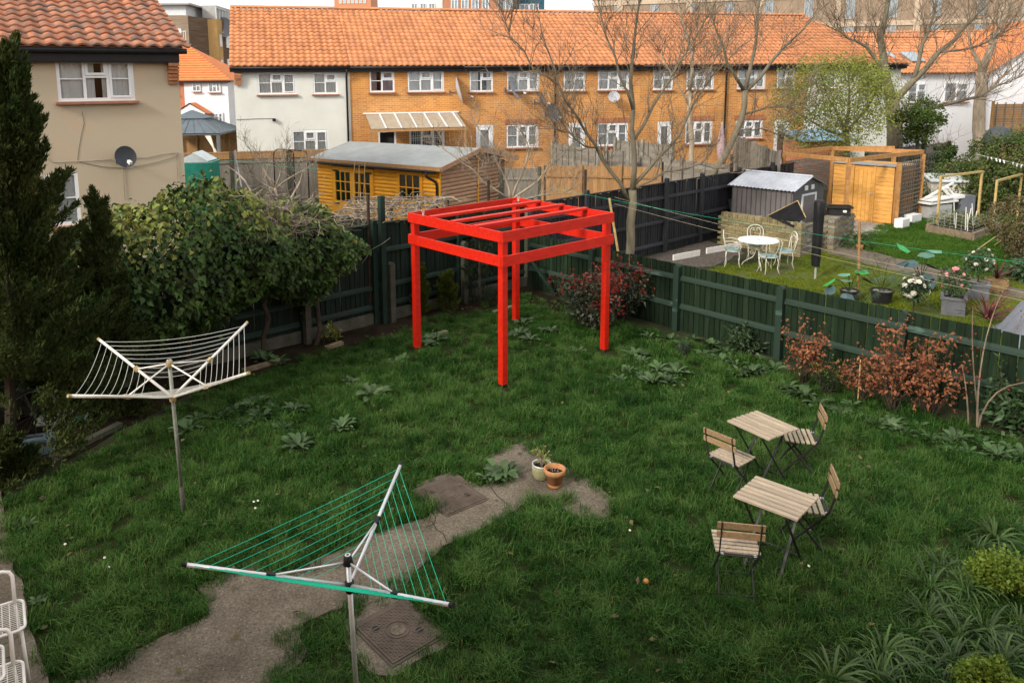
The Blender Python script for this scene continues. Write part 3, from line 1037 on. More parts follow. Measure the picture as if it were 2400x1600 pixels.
tc_ = thing('board_fence', 'charcoal painted close-board fence running on from the corner behind the metal shed', 'fence', (CORNER[0], CORNER[1], 0), ANG_B)
bpy.data.objects.remove(tc_)
fC = fence('board_fence', 'charcoal painted close-board fence running on from the corner behind the metal shed', CORNER, ANG_B,
           0.05, 12.6, 1.86, (1.5, 0.85, 0.25), [0.06, (8.89, 1.43)[0] - 6.9, (12.18, 1.04)[0] - 6.9, 7.0, 9.0, 11.0], M['char_board'], M['char_board'], M['char_board'],
           post_h=1.98, cap=True, seed=5)
MB().bar(((15.1, 0.69)[0] - 6.9, -0.6, 0.05), ((15.1, 0.69)[0] - 6.6, -0.06, 1.1), 0.09, 0.09).build('brace', M['char_board'], fC)
# leaning brace inside the green corner
tag(MB().bar((1.93, 16.21, 0.05), (1.42, 16.26, 0.8), 0.09, 0.06).build('fence_brace', M['dark_green_rail']),
    'dark green timber brace leaning in the garden corner behind the red shrub', 'brace')


# ------------------------------------------------------------------ houses
def wall_holes(mb, x0, x1, z0, z1, holes, y=0.0, rev=0.12):
    xs = sorted({x0, x1, *[min(max(v, x0), x1) for h in holes for v in (h[0], h[1])]})
    zs = sorted({z0, z1, *[min(max(v, z0), z1) for h in holes for v in (h[2], h[3])]})
    for a, b in zip(xs[:-1], xs[1:]):
        for c, d in zip(zs[:-1], zs[1:]):
            mx, mz = (a + b) / 2, (c + d) / 2
            if not any(h[0] < mx < h[1] and h[2] < mz < h[3] for h in holes):
                mb.face((a, y, c), (b, y, c), (b, y, d), (a, y, d))
    for a, b, c, d in holes:
        mb.face((a, y, c), (a, y + rev, c), (a, y + rev, d), (a, y, d))
        mb.face((b, y, d), (b, y + rev, d), (b, y + rev, c), (b, y, c))
        mb.face((a, y, d), (a, y + rev, d), (b, y + rev, d), (b, y, d))
        mb.face((a, y, c), (b, y, c), (b, y + rev, c), (a, y + rev, c))


def window(par, x0, x1, z0, z1, lights=3, curtain='net', sill=True, bars=True, grille=False, frame='upvc', transom=0.42):
    """a white casement window set in the hole x0..x1, z0..z1 of the wall at y = 0"""
    w, h, fr = x1 - x0, z1 - z0, 0.062
    f = MB()
    y = 0.045
    f.box(w / 2, y, fr / 2, w, 0.07, fr)
    f.box(w / 2, y, h - fr / 2, w, 0.07, fr)
    f.box(fr / 2, y, h / 2, fr, 0.068, h - 2 * fr)
    f.box(w - fr / 2, y, h / 2, fr, 0.068, h - 2 * fr)
    cells = [fr + (w - 2 * fr) * k / lights for k in range(lights + 1)]
    for c in cells[1:-1]:
        f.box(c, y, h / 2, fr * 0.9, 0.066, h - 2 * fr)
    opener = 1 if lights > 1 else -1
    for k in range(lights):
        a, b = cells[k] + 0.03 * (k > 0), cells[k + 1] - 0.03 * (k < lights - 1)
        zt = fr + (h - 2 * fr) * (1 - transom)
        if k == opener:
            f.box((a + b) / 2, y, zt, b - a, 0.06, fr * 0.8)
            for zz in (zt + 0.055, h - fr - 0.02):
                f.box((a + b) / 2, y - 0.028, zz, b - a, 0.05, 0.05)
            for xx in (a + 0.022, b - 0.022):
                f.box(xx, y - 0.028, (zt + h - fr) / 2 + 0.012, 0.044, 0.048, h - fr - zt - 0.09)
        else:
            if bars:
                f.box((a + b) / 2, y + 0.004, h * 0.52, b - a, 0.05, 0.026)
            if k == lights - 1 and lights > 2:
                for zz in (fr + 0.022, h - fr - 0.022):
                    f.box((a + b) / 2, y - 0.028, zz, b - a, 0.05, 0.044)
                for xx in (a + 0.022, b - 0.022):
                    f.box(xx, y - 0.028, h / 2, 0.044, 0.048, h - 2 * fr - 0.09)
    if grille:
        for k in range(1, int(w / 0.09)):
            f.box(k * 0.09, 0.085, h / 2, 0.016, 0.01, h - 2 * fr)
        for k in range(1, int(h / 0.17)):
            f.box(w / 2, 0.09, k * 0.17, w - 2 * fr, 0.012, 0.02)
    wn_ = f.build('window', M[frame], par, loc=(x0, 0, z0))
    g = MB().face((fr, y + 0.012, fr), (w - fr, y + 0.012, fr), (w - fr, y + 0.012, h - fr), (fr, y + 0.012, h - fr))
    g.build('pane', M['glass'], wn_)
    if curtain != 'none':
        c = MB()
        n = max(6, int(w / 0.045))
        half = {'net': (0, 1), 'pink': (0, 1), 'left': (0, 0.36), 'gap': (0, 1)}[curtain]
        yc = 0.105
        for k in range(n):
            q0, q1 = k / n, (k + 1) / n
            if not half[0] <= q0 < half[1] and not (curtain == 'left' and q0 > 0.72):
                continue
            if (curtain == 'pink' and 0.26 < q0 < 0.42) or (curtain == 'gap' and 0.46 < q0 < 0.55):
                continue
            xa, xb = 0.02 + (w - 0.04) * q0, 0.02 + (w - 0.04) * q1
            ya, yb = yc + 0.018 * math.sin(k * 1.9), yc + 0.018 * math.sin((k + 1) * 1.9)
            c.face((xa, ya, 0.02), (xb, yb, 0.02), (xb, yb, h - 0.02), (xa, ya, h - 0.02))
        c.build('curtain', M['net_pink'] if curtain == 'pink' else M['net'], wn_)
    r = MB()
    r.face((-0.02, 0.55, -0.1), (w + 0.02, 0.55, -0.1), (w + 0.02, 0.55, h + 0.1), (-0.02, 0.55, h + 0.1))
    for xx in (-0.02, w + 0.02):
        r.face((xx, 0.125, -0.1), (xx, 0.55, -0.1), (xx, 0.55, h + 0.1), (xx, 0.125, h + 0.1))
    r.face((-0.02, 0.125, -0.02), (w + 0.02, 0.125, -0.02), (w + 0.02, 0.55, -0.1), (-0.02, 0.55, -0.1))
    r.face((-0.02, 0.125, h + 0.02), (w + 0.02, 0.125, h + 0.02), (w + 0.02, 0.55, h + 0.1), (-0.02, 0.55, h + 0.1))
    r.build('dark_interior', M['room'], wn_)  # dark box behind the pane, standing in for the unlit room
    if sill:
        s = MB().bar((w / 2 - w / 2 - 0.06, -0.035, -0.035), (w + 0.06, -0.035, -0.035), 0.13, 0.05)
        s.build('sill', M['sill_red'], wn_)
    return wn_


def door(par, x0, x1, z1, glazed=True, dark=False):
    w, fr = x1 - x0, 0.07
    f = MB()
    f.box(fr / 2, 0.045, z1 / 2, fr, 0.08, z1)
    f.box(w - fr / 2, 0.045, z1 / 2, fr, 0.08, z1)
    f.box(w / 2, 0.045, z1 - fr / 2, w - 2 * fr, 0.078, fr)
    if dark:
        d = MB().face((fr, 0.2, 0), (w - fr, 0.2, 0), (w - fr, 0.2, z1 - fr), (fr, 0.2, z1 - fr))
        o = f.build('door', M['upvc'], par, loc=(x0, 0, 0))
        d.build('opening', M['room'], o)
        return o
    for xx in (fr + 0.06, w - fr - 0.06):
        f.box(xx, 0.04, z1 / 2, 0.12, 0.05, z1 - 2 * fr)
    f.box(w / 2, 0.04, z1 - fr - 0.07, w - 2 * fr - 0.24, 0.05, 0.14)
    f.box(w / 2, 0.04, 0.5, w - 2 * fr - 0.24, 0.045, 1.0)
    o = f.build('door', M['upvc'], par, loc=(x0, 0, 0))
    MB().face((0.15, 0.05, 0.9), (w - 0.15, 0.05, 0.9), (w - 0.15, 0.05, z1 - 0.2), (0.15, 0.05, z1 - 0.2)).build('pane', M['glass'], o)
    MB().face((0.1, 0.12, 0.8), (w - 0.1, 0.12, 0.8), (w - 0.1, 0.12, z1 - 0.1), (0.1, 0.12, z1 - 0.1)).build('curtain', M['net'], o)
    return o


def pantile_mesh(name, w, g, m, seg=6):
    """one pantile, w wide (x), g long (y up the slope), S-shaped across, tilted so that its lower edge stands proud"""
    v, f = [], []
    L_ = g * 1.16
    for r, (yy, lift) in enumerate(((0, 0.044), (0.0, 0.028), (L_, 0.006))):
        for k in range(seg + 1):
            q = k / seg
            z = 0.025 * math.sin(2 * PI * q - 0.6) + lift
            if r == 0:
                z = 0.025 * math.sin(2 * PI * q - 0.6) + 0.028 - 0.02
            v.append((w * (q * 1.06 - 0.03), yy, z + (0.02 if r == 1 else 0)))
    s = seg + 1
    for r in range(2):
        for k in range(seg):
            f.append((r * s + k, r * s + k + 1, (r + 1) * s + k + 1, (r + 1) * s + k))
    me = bpy.data.meshes.new(name)
    me.from_pydata(v, [], f)
    me.polygons.foreach_set('use_smooth', [i >= seg for i in range(len(f))])
    me.materials.append(m)
    return me


def roof(par, x0, x1, ye, ze, yr, zr, tw, gauge, m, individual, hip_right=None, ridge=True, back=True, only=None):
    """a pantiled roof part from the eave line (ye, ze) to the ridge (yr, zr); tiles are parts when individual"""
    slope = math.atan2(zr - ze, yr - ye)
    Ls = math.hypot(zr - ze, yr - ye)
    b = MB()
    cs, sn = math.cos(slope), math.sin(slope)
    off = -0.015
    hr = hip_right or 0.0
    b.face((x0, ye + 0.02, ze + off), (x1, ye + 0.02, ze + off), (x1 - hr, yr, zr + off), (x0, yr, zr + off))
    if back:
        b.face((x0, yr, zr + off), (x1 - hr, yr, zr + off), (x1, yr + (yr - ye), ze + off), (x0, yr + (yr - ye), ze + off))
    if hr:
        b.face((x1, ye + 0.02, ze + off), (x1, 2 * yr - ye, ze + off), (x1 - hr, yr, zr + off))
    rf = b.build('roof', m, par)
    proto = pantile_mesh('tile', tw, gauge, m)
    nx, ny = int(round((x1 - x0) / tw)), int(Ls / gauge)
    tv, tf, o = [], [], 0
    pv = np.array([v.co[:] for v in proto.vertices])
    pf = [tuple(p.vertices) for p in proto.polygons]
    rx = np.array([[1, 0, 0], [0, cs, -sn], [0, sn, cs]])
    count = 0
    for j in range(ny):
        for i in range(nx):
            s = j * gauge
            x = x0 + i * tw + rnd.uniform(-0.004, 0.004)
            if hr and x + tw > x1 - hr * (s / Ls):
                continue
            p = (x, ye + s * cs, ze + s * sn + rnd.uniform(0, 0.004))
            if individual and (only is None or only(i, j, nx, ny)) and count < 298:
                count += 1
                link('tile', proto, par, p, (slope + rnd.uniform(-0.012, 0.012), 0, rnd.uniform(-0.012, 0.012)))
            else:
                vv = pv @ rx.T + np.array(p)
                tv.append(vv)
                tf += [tuple(q + o for q in ff) for ff in pf]
                o += len(vv)
    if tv:
        me = bpy.data.meshes.new('roof_tiles')
        me.from_pydata(np.concatenate(tv).tolist(), [], tf)
        me.polygons.foreach_set('use_smooth', [True] * len(me.polygons))
        me.materials.append(m)
        tag(link('roof_tiles', me, par), kind='stuff')
    if ridge:
        rm = MB()
        n = 8
        for k in range(n):
            a0, a1 = PI * k / n, PI * (k + 1) / n
            rm.face((0, 0.12 * math.cos(a0), 0.10 * math.sin(a0)), (0.445, 0.12 * math.cos(a0), 0.10 * math.sin(a0)),
                    (0.445, 0.12 * math.cos(a1), 0.10 * math.sin(a1)), (0, 0.12 * math.cos(a1), 0.10 * math.sin(a1)))
        me = rm.mesh('ridge_tile', m, True)
        nr = max(1, round((x1 - hr - x0) / 0.45))
        for k in range(nr):
            link('ridge_tile', me, par, (x0 + k * (x1 - hr - x0) / nr, yr, zr + 0.012 + rnd.uniform(0, 0.010)))
    return rf


TANG = math.atan(0.25614)
TO = (0.0, 31.496)
TU = (math.cos(TANG), math.sin(TANG))
EZ, RZ, RY = 5.23, 7.74, 3.85


def terrace(name, label, s0, s1, wm, wins, doors, individual=False, end_left=False, end_right=False, hip_right=None, zr=RZ, ez=EZ, yoff=0.0, group=None, trim=True, only=None):
    t = thing(name, label, 'house', (TO[0] + s0 * TU[0] - yoff * TU[1] * 1.0, TO[1] + s0 * TU[1] + yoff * TU[0], 0), TANG, group)
    w = s1 - s0
    holes = [(a - s0, b - s0, c, d) for a, b, c, d, *_ in wins] + [(a - s0, b - s0, 0.0, c) for a, b, c, *_ in doors]
    m = MB()
    wall_holes(m, 0, w, -0.3, ez + 0.1, holes)
    dz = (zr - ez)
    for xx, on in ((0.0, end_left), (w, end_right)):
        if xx > 0 or on:
            m.face((xx, 0, -0.3), (xx, 2 * RY, -0.3), (xx, 2 * RY, ez + 0.1), (xx, 0, ez + 0.1))
            if on and not hip_right:
                m.face((xx, 0, ez + 0.1), (xx, 2 * RY, ez + 0.1), (xx, RY, zr - 0.02))
    m.face((0, 2 * RY, -0.3), (w, 2 * RY, -0.3), (w, 2 * RY, ez + 0.1), (0, 2 * RY, ez + 0.1))
    m.build('wall', M[wm], t)
    for a, b, c, d, lights, cur, *o in wins:
        window(t, a - s0, b - s0, c, d, lights, cur, grille=bool(o))
    for a, b, c, *o in doors:
        door(t, a - s0, b - s0, c, dark=bool(o))
    gx0, gx1 = (-0.12 if end_left else 0.0), (w + 0.12 if end_right else w)
    roof(t, gx0, gx1, -0.32, ez + 0.02, RY, zr, 0.238, 0.30, M['tile'], individual, hip_right, only=only)
    MB().box((gx0 + gx1) / 2, -0.20, ez - 0.10, gx1 - gx0 - 0.006, 0.03, 0.17).build('fascia', M['gutter'], t)
    MB().tube([(gx0, -0.27, ez - 0.035), (gx1 - 0.004, -0.27, ez - 0.035)], 0.055, 8).build('gutter', M['gutter'], t, smooth=True)
    MB().box(w / 2, -0.10, ez - 0.19, w - 0.008, 0.2, 0.02).build('soffit', M['gutter'], t)
    if end_left:
        for k in range(5):
            MB().box(-0.0 + 0.14 - 0.02 * 0, -0.09 - 0.022 * k * 0, ez - 0.28 - 0.085 * k, 0.26, 0.19 - 0.032 * k, 0.07).build('brick', M['corbel'], t)
    return t


def tw(xa, ya, xb, yb):
    return None


WIN = [  # terrace windows, metres along the terrace and up its wall
    (*(-8.02, 4.21), *(-6.61, 5.03), 3, 'net'), (*(-5.96, 4.2), *(-5.04, 5.02), 2, 'net'),
    (*(-3.79, 4.24), *(-2.81, 5.09), 2, 'pink'), (*(-2.28, 4.24), *(-0.81, 5.09), 3, 'net'),
    (*(0.25, 4.21), *(1.23, 5.07), 2, 'left'), (*(1.83, 4.22), *(3.23, 5.06), 3, 'net'),
    (*(4.3, 4.21), *(5.27, 5.05), 2, 'net'), (*(5.84, 4.21), *(7.27, 5.04), 3, 'net'),
    (*(8.4, 4.2), *(9.34, 5.05), 2, 'net'), (*(9.99, 4.2), *(11.33, 5.04), 3, 'net'),
    (*(12.5, 4.19), *(13.92, 5.06), 3, 'net'), (*(14.52, 4.21), *(15.44, 5.03), 2, 'left'),
    (*(16.76, 4.18), *(17.66, 5.02), 2, 'net'), (*(18.84, 4.16), *(19.95, 5.01), 3, 'net'),
    (*(-6.84, 1.91), *(-5.47, 2.83), 3, 'net'), (*(-2.26, 1.97), *(-0.81, 2.79), 3, 'none', 1),
    (*(1.81, 1.9), *(3.2, 2.85), 3, 'net'), (*(5.85, 1.85), *(7.27, 2.83), 3, 'net'),
    (*(10.02, 1.82), *(11.35, 2.82), 3, 'net'), (*(12.52, 2), *(13.9, 2.81), 3, 'net'),
    (*(17.16, 1.78), *(18.49, 2.71), 3, 'net'),
]
WIN = [(a, c, b, d, n, cur, *o) for a, b, c, d, n, cur, *o in WIN]
DOORS = [((-3.51, 2.85)[0], (-2.79, 2.83)[0], (-3.27, 2.74)[1], 1), ((0.51, 2.75)[0], (1.24, 2.74)[0], (0.77, 2.87)[1]),
         ((4.55, 2.66)[0], (5.29, 2.64)[0], (4.88, 2.87)[1]), ((8.67, 2.56)[0], (9.37, 2.55)[0], (9.05, 2.83)[1]),
         ((14.51, 2.43)[0], (15.28, 2.41)[0], (14.83, 2.79)[1])]
SPL = [(-8.88, 4.57)[0], (-4.56, 4.52)[0], (-0.06, 4.48)[0], (3.9, 4.44)[0], (7.79, 4.4)[0], (11.91, 4.36)[0], (16.05, 4.32)[0], 21.2]


def sel(lst, a, b):
    return [w for w in lst if a < (w[0] + w[1]) / 2 < b]


LAB = ['pale rendered end house of the terrace with a black downpipe', 'yellow brick terrace house with the canopy over its back door',
       'yellow brick terrace house with a big dish, next to the canopy house', 'yellow brick terrace house behind the tall bare tree trunk',
       'yellow brick terrace house with a furled parasol outside', 'yellow brick terrace house beside the green leafing tree',
       'pale rendered house half hidden by the leafing tree']
HOUSES = []
for k in range(7):
    a, b = SPL[k], SPL[k + 1]
    HOUSES.append(terrace('terrace_house', LAB[k], a, b, 'render_white' if k in (0, 6) else 'brick_yel', sel(WIN, a, b), sel(DOORS, a, b),
                          individual=(k == 0), end_left=(k == 0), end_right=(k == 6), hip_right=2.6 if k == 6 else None,
                          group='houses of the orange roofed terrace'))
hw = HOUSES[0]
xd = (-4.63, 4.53)[0] - SPL[0] - 0.06
MB().tube([(xd, -0.25, EZ - 0.08), (xd, -0.22, EZ - 0.25), (xd, -0.07, EZ - 0.42), (xd, -0.07, 0)], 0.04, 8).build('downpipe', M['gutter'], hw, smooth=True)
for k in (3, 5):
    MB().tube([(0.0, -0.25, EZ - 0.08), (0.0, -0.07, EZ - 0.42), (0.0, -0.07, 0)], 0.04, 8).build('downpipe', M['gutter'], HOUSES[k], smooth=True)
# soldier-course lintels over the ground-floor openings
for k in range(2, 6):
    for a, b, c, d, *_ in sel(WIN, SPL[k], SPL[k + 1]):
        if d < 3.5:
            n_ = int((b - a + 0.2) / 0.075)
            bm_ = MB().box(0, -0.012, d + 0.115, 0.064, 0.03, 0.215).mesh('brick', M['corbel'])
            for q in range(n_):
                link('brick', bm_, HOUSES[k], (a - 0.1 + (q + 0.5) * 0.075 - SPL[k], 0, 0))
# wall lamp and cable on the pale house
lx, lz = (-7.48, 3.25)
MB().box(lx - SPL[0], -0.07, lz, 0.12, 0.14, 0.10).build('wall_lamp', M['black'], hw)
MB().tube([(0.02, -0.02, lz + 0.03), ((lx - SPL[0]) * 0.5, -0.02, lz + 0.05), (lx - SPL[0], -0.02, lz + 0.05)], 0.008, 4).build('cable', M['plastic_grey'], hw)


def on_terrace(s, z, y=0.0):
    return (TO[0] + s * TU[0] - y * TU[1], TO[1] + s * TU[1] + y * TU[0], z)


def dish(label, loc, rz, r, m, tilt=0.35, sc=1.0):
    t = thing('satellite_dish', label, 'satellite dish', loc, rz, 'satellite dishes on the house walls')
    prof = [(max(1e-3, r * k / 6), 0.22 * r * (k / 6) ** 2) for k in range(7)]
    b = MB()
    rot = Matrix.Rotation(PI / 2 - tilt, 3, 'X')
    b.lathe(prof, 20)
    b.lathe([(q, z - 0.012) for q, z in reversed(prof)], 20)
    b.v = [tuple(rot @ Vector(p) + Vector((0, -0.32, 0))) for p in b.v]
    b.build('reflector', m, t, smooth=True)
    tip = rot @ Vector((0, -r * 0.75, r * 1.05)) + Vector((0, -0.32, 0))
    low = rot @ Vector((0, -r * 0.95, 0.2 * r)) + Vector((0, -0.32, 0))
    MB().tube([low, tip], 0.013, 6).build('arm', M['dish_grey'], t)
    MB().bar(tip, tip + (rot @ Vector((0, 0.06, -0.10))), 0.06, 0.06).build('receiver', M['white_worn'], t)
    MB().tube([(0, 0, -0.06), (0, -0.2, -0.06), (0, -0.30, -0.02)], 0.02, 6).build('bracket', M['dish_grey'], t)
    MB().box(0, -0.01, -0.06, 0.14, 0.02, 0.2).build('wall_plate', M['dish_grey'], t)
    return t


dish('big pale satellite dish seen edge-on beside the three-light brick house window', on_terrace(*(-0.61, 4.27), -0.0), TANG + 1.35, 0.55, M['dish_pale'], 0.25)
dish('grey mesh satellite dish left of an upstairs window, behind the twigs', on_terrace(*(1.73, 4.33), -0.0), TANG + 1.0, 0.48, M['dish_pale'], 0.3)
dish('small grey dish under the upstairs window with brackets behind bare branches', on_terrace(*(3.01, 3.82), -0.0), TANG + 0.9, 0.30, M['dish_grey'], 0.3)
dish('dark mesh satellite dish low on the brick wall behind thin branches', on_terrace(*(3.5, 3.3), -0.0), TANG + 0.6, 0.42, M['dish_grey'], 0.3)
dish('small white dish below the window to the left of the tall trunk', on_terrace(*(6.53, 3.93), -0.0), TANG - 0.3, 0.24, M['dish_pale'], 0.3)

# lean-to canopy at the brick house
c0, c1 = (-4.03, 3.39), (-0.27, 3.41)
cw = c1[0] - c0[0]
cn = thing('canopy', 'lean-to canopy of translucent sheets with white glazing bars over the back door', 'canopy', on_terrace(c0[0], 0), TANG)
zt, zb, yo = c0[1], c0[1] - 0.50, -1.35
for k in range(7):
    a, b = cw * k / 6.35, min(cw, cw * (k + 1) / 6.35)
    MB().face((a + 0.03, -0.02, zt), (b - 0.03, -0.02, zt), (b + 0.05 - 0.03, yo, zb), (a + 0.05 + 0.03, yo, zb)).build('sheet', M['poly_sheet'], cn)
    if k:
        MB().bar((a, -0.02, zt + 0.02), (a + 0.05, yo - 0.03, zb + 0.02), 0.055, 0.03).build('glazing_bar', M['upvc'], cn)
MB().bar((-0.05, -0.03, zt + 0.03), (cw + 0.05, -0.03, zt + 0.03), 0.05, 0.05).build('wall_flashing', M['upvc'], cn)
MB().bar((0.0, yo + 0.05, zb - 0.07), (cw + 0.1, yo + 0.05, zb - 0.07), 0.06, 0.11).build('front_beam', M['wood_brown'], cn)
for xx in (0.1, cw - 0.02):
    MB().box(xx, yo + 0.06, (zb - 0.12) / 2, 0.09, 0.09, zb - 0.13).build('post', M['wood_brown'], cn)

# ------------------------------------------------------------------ the near house on the left
LANG = R(32.747)
LO = (0.0, 20.772)
LU = (math.cos(LANG), math.sin(LANG))
S0, S1 = -17.0, -7.28
lh = thing('rendered_house', 'beige roughcast house on the left with an old pantiled roof', 'house', (LO[0] + S0 * LU[0], LO[1] + S0 * LU[1], 0), LANG)
LE = 5.24
lw = [(*(-9.62, 4.29), *(-8.18, 5.15), 3, 'gap'), (*(-10.01, 1.79), *(-9.39, 2.86), 1, 'net'), (-12.2, 4.15, -10.75, 5.0, 2, 'net')]
lw = [(a - S0, c - S0, b, d, n, cur) for a, b, c, d, n, cur in lw]
m_ = MB()
wall_holes(m_, 0, S1 - S0, -0.3, LE + 0.1, [w[:4] for w in lw])
W_ = S1 - S0
m_.face((W_, 0, -0.3), (W_, 8, -0.3), (W_, 8, LE + 0.1), (W_, 0, LE + 0.1))
m_.face((W_, 0, LE + 0.1), (W_, 8, LE + 0.1), (W_, 4, LE + 1.85))
m_.face((0, 0, -0.3), (0, 8, -0.3), (0, 8, LE + 0.1), (0, 0, LE + 0.1))
m_.face((0, 8, -0.3), (W_, 8, -0.3), (W_, 8, LE + 0.1), (0, 8, LE + 0.1))
m_.build('wall', M['render_beige'], lh)
for a, b, c, d, n, cur in lw:
    window(lh, a, b, c, d, n, cur)
roof(lh, 0, W_ + 0.07, -0.30, LE + 0.13, 4.0, LE + 1.98, 0.268, 0.33, M['tile_old'], True, only=lambda i, j, nx, ny: i > nx - 17)
MB().box(W_ / 2, -0.16, LE - 0.05, W_, 0.03, 0.22).build('fascia', M['gutter'], lh)
MB().tube([(0, -0.24, LE + 0.06), (W_ + 0.14, -0.24, LE + 0.06)], 0.06, 8).build('gutter', M['gutter'], lh, smooth=True)
MB().box(W_ / 2, -0.08, LE - 0.17, W_ - 0.01, 0.16, 0.02).build('soffit', M['gutter'], lh)
for k in range(6):
    d_ = 0.20 - 0.028 * k
    MB().box(W_ - 0.12, -d_ / 2 - 0.002, LE - 0.215 - 0.075 * k, 0.215, d_, 0.062).build('brick', M['corbel'], lh)
# crack, cables
cr = [(-9.21, 4.08), (-9.19, 3.84), (-9.27, 3.58), (-9.33, 3.32), (-9.37, 3.11)]
MB().tube([(s - S0, -0.004, z) for s, z in cr], 0.003, 4).build('crack_filler', M['post_grey'], lh)
for pts in ([(-9.92, 3.4), (-9.92, 3.17), (-9.81, 3.08), (-9.23, 3.07), (-8.73, 3.08)], [(-8.41, 3.09), (-8.03, 3.07), (-7.72, 3.13), (-7.38, 3.14)], [(-9.38, 3.08), (-8.92, 2.94), (-8.43, 2.88), (-7.82, 2.97), (-7.39, 3.09)],
            [(-8.52, 2.94), (-8.53, 2.65), (-8.53, 2.2)], [(-7.4, 3.14), (-7.43, 3.02), (-7.44, 2.57)]):
    MB().tube([(s - S0, -0.012, z) for s, z in pts], 0.0055, 4).build('cable', M['pole_worn'], lh)


def on_left(s, z, y=0.0):
    return (LO[0] + s * LU[0] - y * LU[1], LO[1] + s * LU[1] + y * LU[0], z)


dish('dark grey satellite dish on the beige house wall above the ivy', on_left(*(-8.6, 3.14)), LANG + 0.25, 0.225, M['plastic_grey'], 0.22)


# ------------------------------------------------------------------ houses and blocks behind
def block(name, label, cat, x0, x1, y, z1, depth, m, wins=(), bands=(), extra=None, rz=0.0, winmat='upvc'):
    """a plain building; wins = (u0, u1, z0, z1) fractions/metres on the front"""
    t = thing(name, label, cat, (x0, y, 0), rz)
    w = x1 - x0
    MB().box(w / 2, depth / 2, z1 / 2, w, depth, z1).build('wall', M[m], t)
    for a, b, c, d in wins:
        f = MB()
        fr = 0.09
        f.box((a + b) / 2, -0.03, c + fr / 2, b - a, 0.12, fr)
        f.box((a + b) / 2, -0.03, d - fr / 2, b - a, 0.12, fr)
        for xx in (a + fr / 2, b - fr / 2, (a + b) / 2):
            f.box(xx, -0.03, (c + d) / 2, fr, 0.118, d - c - 2 * fr)
        wo_ = f.build('window', M[winmat], t)
        MB().face((a + fr, -0.012, c + fr), (b - fr, -0.012, c + fr), (b - fr, -0.012, d - fr), (a + fr, -0.012, d - fr)).build('pane', M['far_glass'], wo_)
    for z, h in bands:
        MB().box(w / 2, -0.06, z, w + 0.1, 0.14, h).build('band', M['far_band'], t)
    return t


hx0, hx1, hy = -25.0, (-16.29, 55, 4.84)[0], 55.0
ez2, rz2 = (-17.58, 55, 4.88)[2], (-19.5, 58.5, 7.47)[2]
t2 = thing('hipped_house', 'far white and brick house with a bright orange hipped roof', 'house', (hx0, hy, 0), 0.0)
xs_ = (-19.67, 55, 3.68)[0] - hx0
W2 = hx1 - hx0 - 0.3
MB().box(xs_ / 2, 3.5, ez2 / 2, xs_, 7, ez2).build('brick_wall', M['brick_red'], t2)
MB().box((xs_ + W2) / 2, 3.502, ez2 / 2, W2 - xs_, 7, ez2 - 0.002).build('rendered_wall', M['render_bright'], t2)
hipx = (-20.38, 58.5, 7.51)[0] - hx0
r2 = MB()
r2.face((-0.3, -0.3, ez2), (W2 + 0.3, -0.3, ez2), (hipx, 3.5, rz2), (0, 3.5, rz2))
r2.face((W2 + 0.3, -0.3, ez2), (W2 + 0.3, 7.3, ez2), (hipx, 3.5, rz2))
r2.face((-0.3, 7.3, ez2), (W2 + 0.3, 7.3, ez2), (hipx, 3.5, rz2), (0, 3.5, rz2))
r2.build('roof', M['tile_far'], t2)
sl = math.atan2(rz2 - ez2, 3.8)
for k in range(15):
    q = (k + 0.5) / 15
    xa, xb = -0.3, (W2 + 0.3) + (hipx - W2 - 0.3) * q
    MB().bar((xa, -0.3 + 3.8 * q, ez2 + (rz2 - ez2) * q + 0.02), (xb, -0.3 + 3.8 * q, ez2 + (rz2 - ez2) * q + 0.02), 0.26, 0.03,
             up=(0, -math.sin(sl - 0.1), math.cos(sl - 0.1))).build('tile_course', M['tile_far'], t2)
MB().box(W2 / 2, -0.28, ez2 - 0.08, W2 + 0.6, 0.06, 0.16).build('gutter', M['gutter'], t2)
for a, b, c, d, n in ((*(-20.37, 55, 3.92)[::2], *(-20.08, 55, 4.78)[::2], 1), (*(-19.07, 55, 4.12)[::2], *(-18.49, 55, 4.77)[::2], 2), (*(-17.93, 55, 4.05)[::2], *(-17.08, 55, 4.75)[::2], 3),
                      (*(-17.93, 55, 1.95)[::2], *(-17.02, 55, 2.64)[::2], 3), (*(-20.35, 55, 2.01)[::2], *(-20.04, 55, 2.51)[::2], 1)):
    wv = window(t2, a - hx0, c - hx0, b, d, n, 'net')
    wv.location.y = -0.10
px_ = (-19.52, 55, 2.72)
pc = MB()
ax, az_ = px_[0] - hx0, px_[2]
pc.face((ax - 0.6, -1.3, az_ - 0.1), (ax + 0.6, -1.3, az_ + 0.65), (ax + 0.6, 0, az_ + 0.65), (ax - 0.6, 0, az_ - 0.1))
pc.face((ax + 1.8, -1.3, az_ - 0.1), (ax + 0.6, -1.3, az_ + 0.65), (ax + 0.6, 0, az_ + 0.65), (ax + 1.8, 0, az_ - 0.1))
pc.build('porch_roof', M['tile_far'], t2)
MB().face((ax - 0.4, -1.2, 0), (ax + 1.6, -1.2, 0), (ax + 1.6, -1.2, az_ - 0.05), (ax + 0.6, -1.2, az_ + 0.55), (ax - 0.4, -1.2, az_ - 0.05)).build('porch_wall', M['render_bright'], t2)

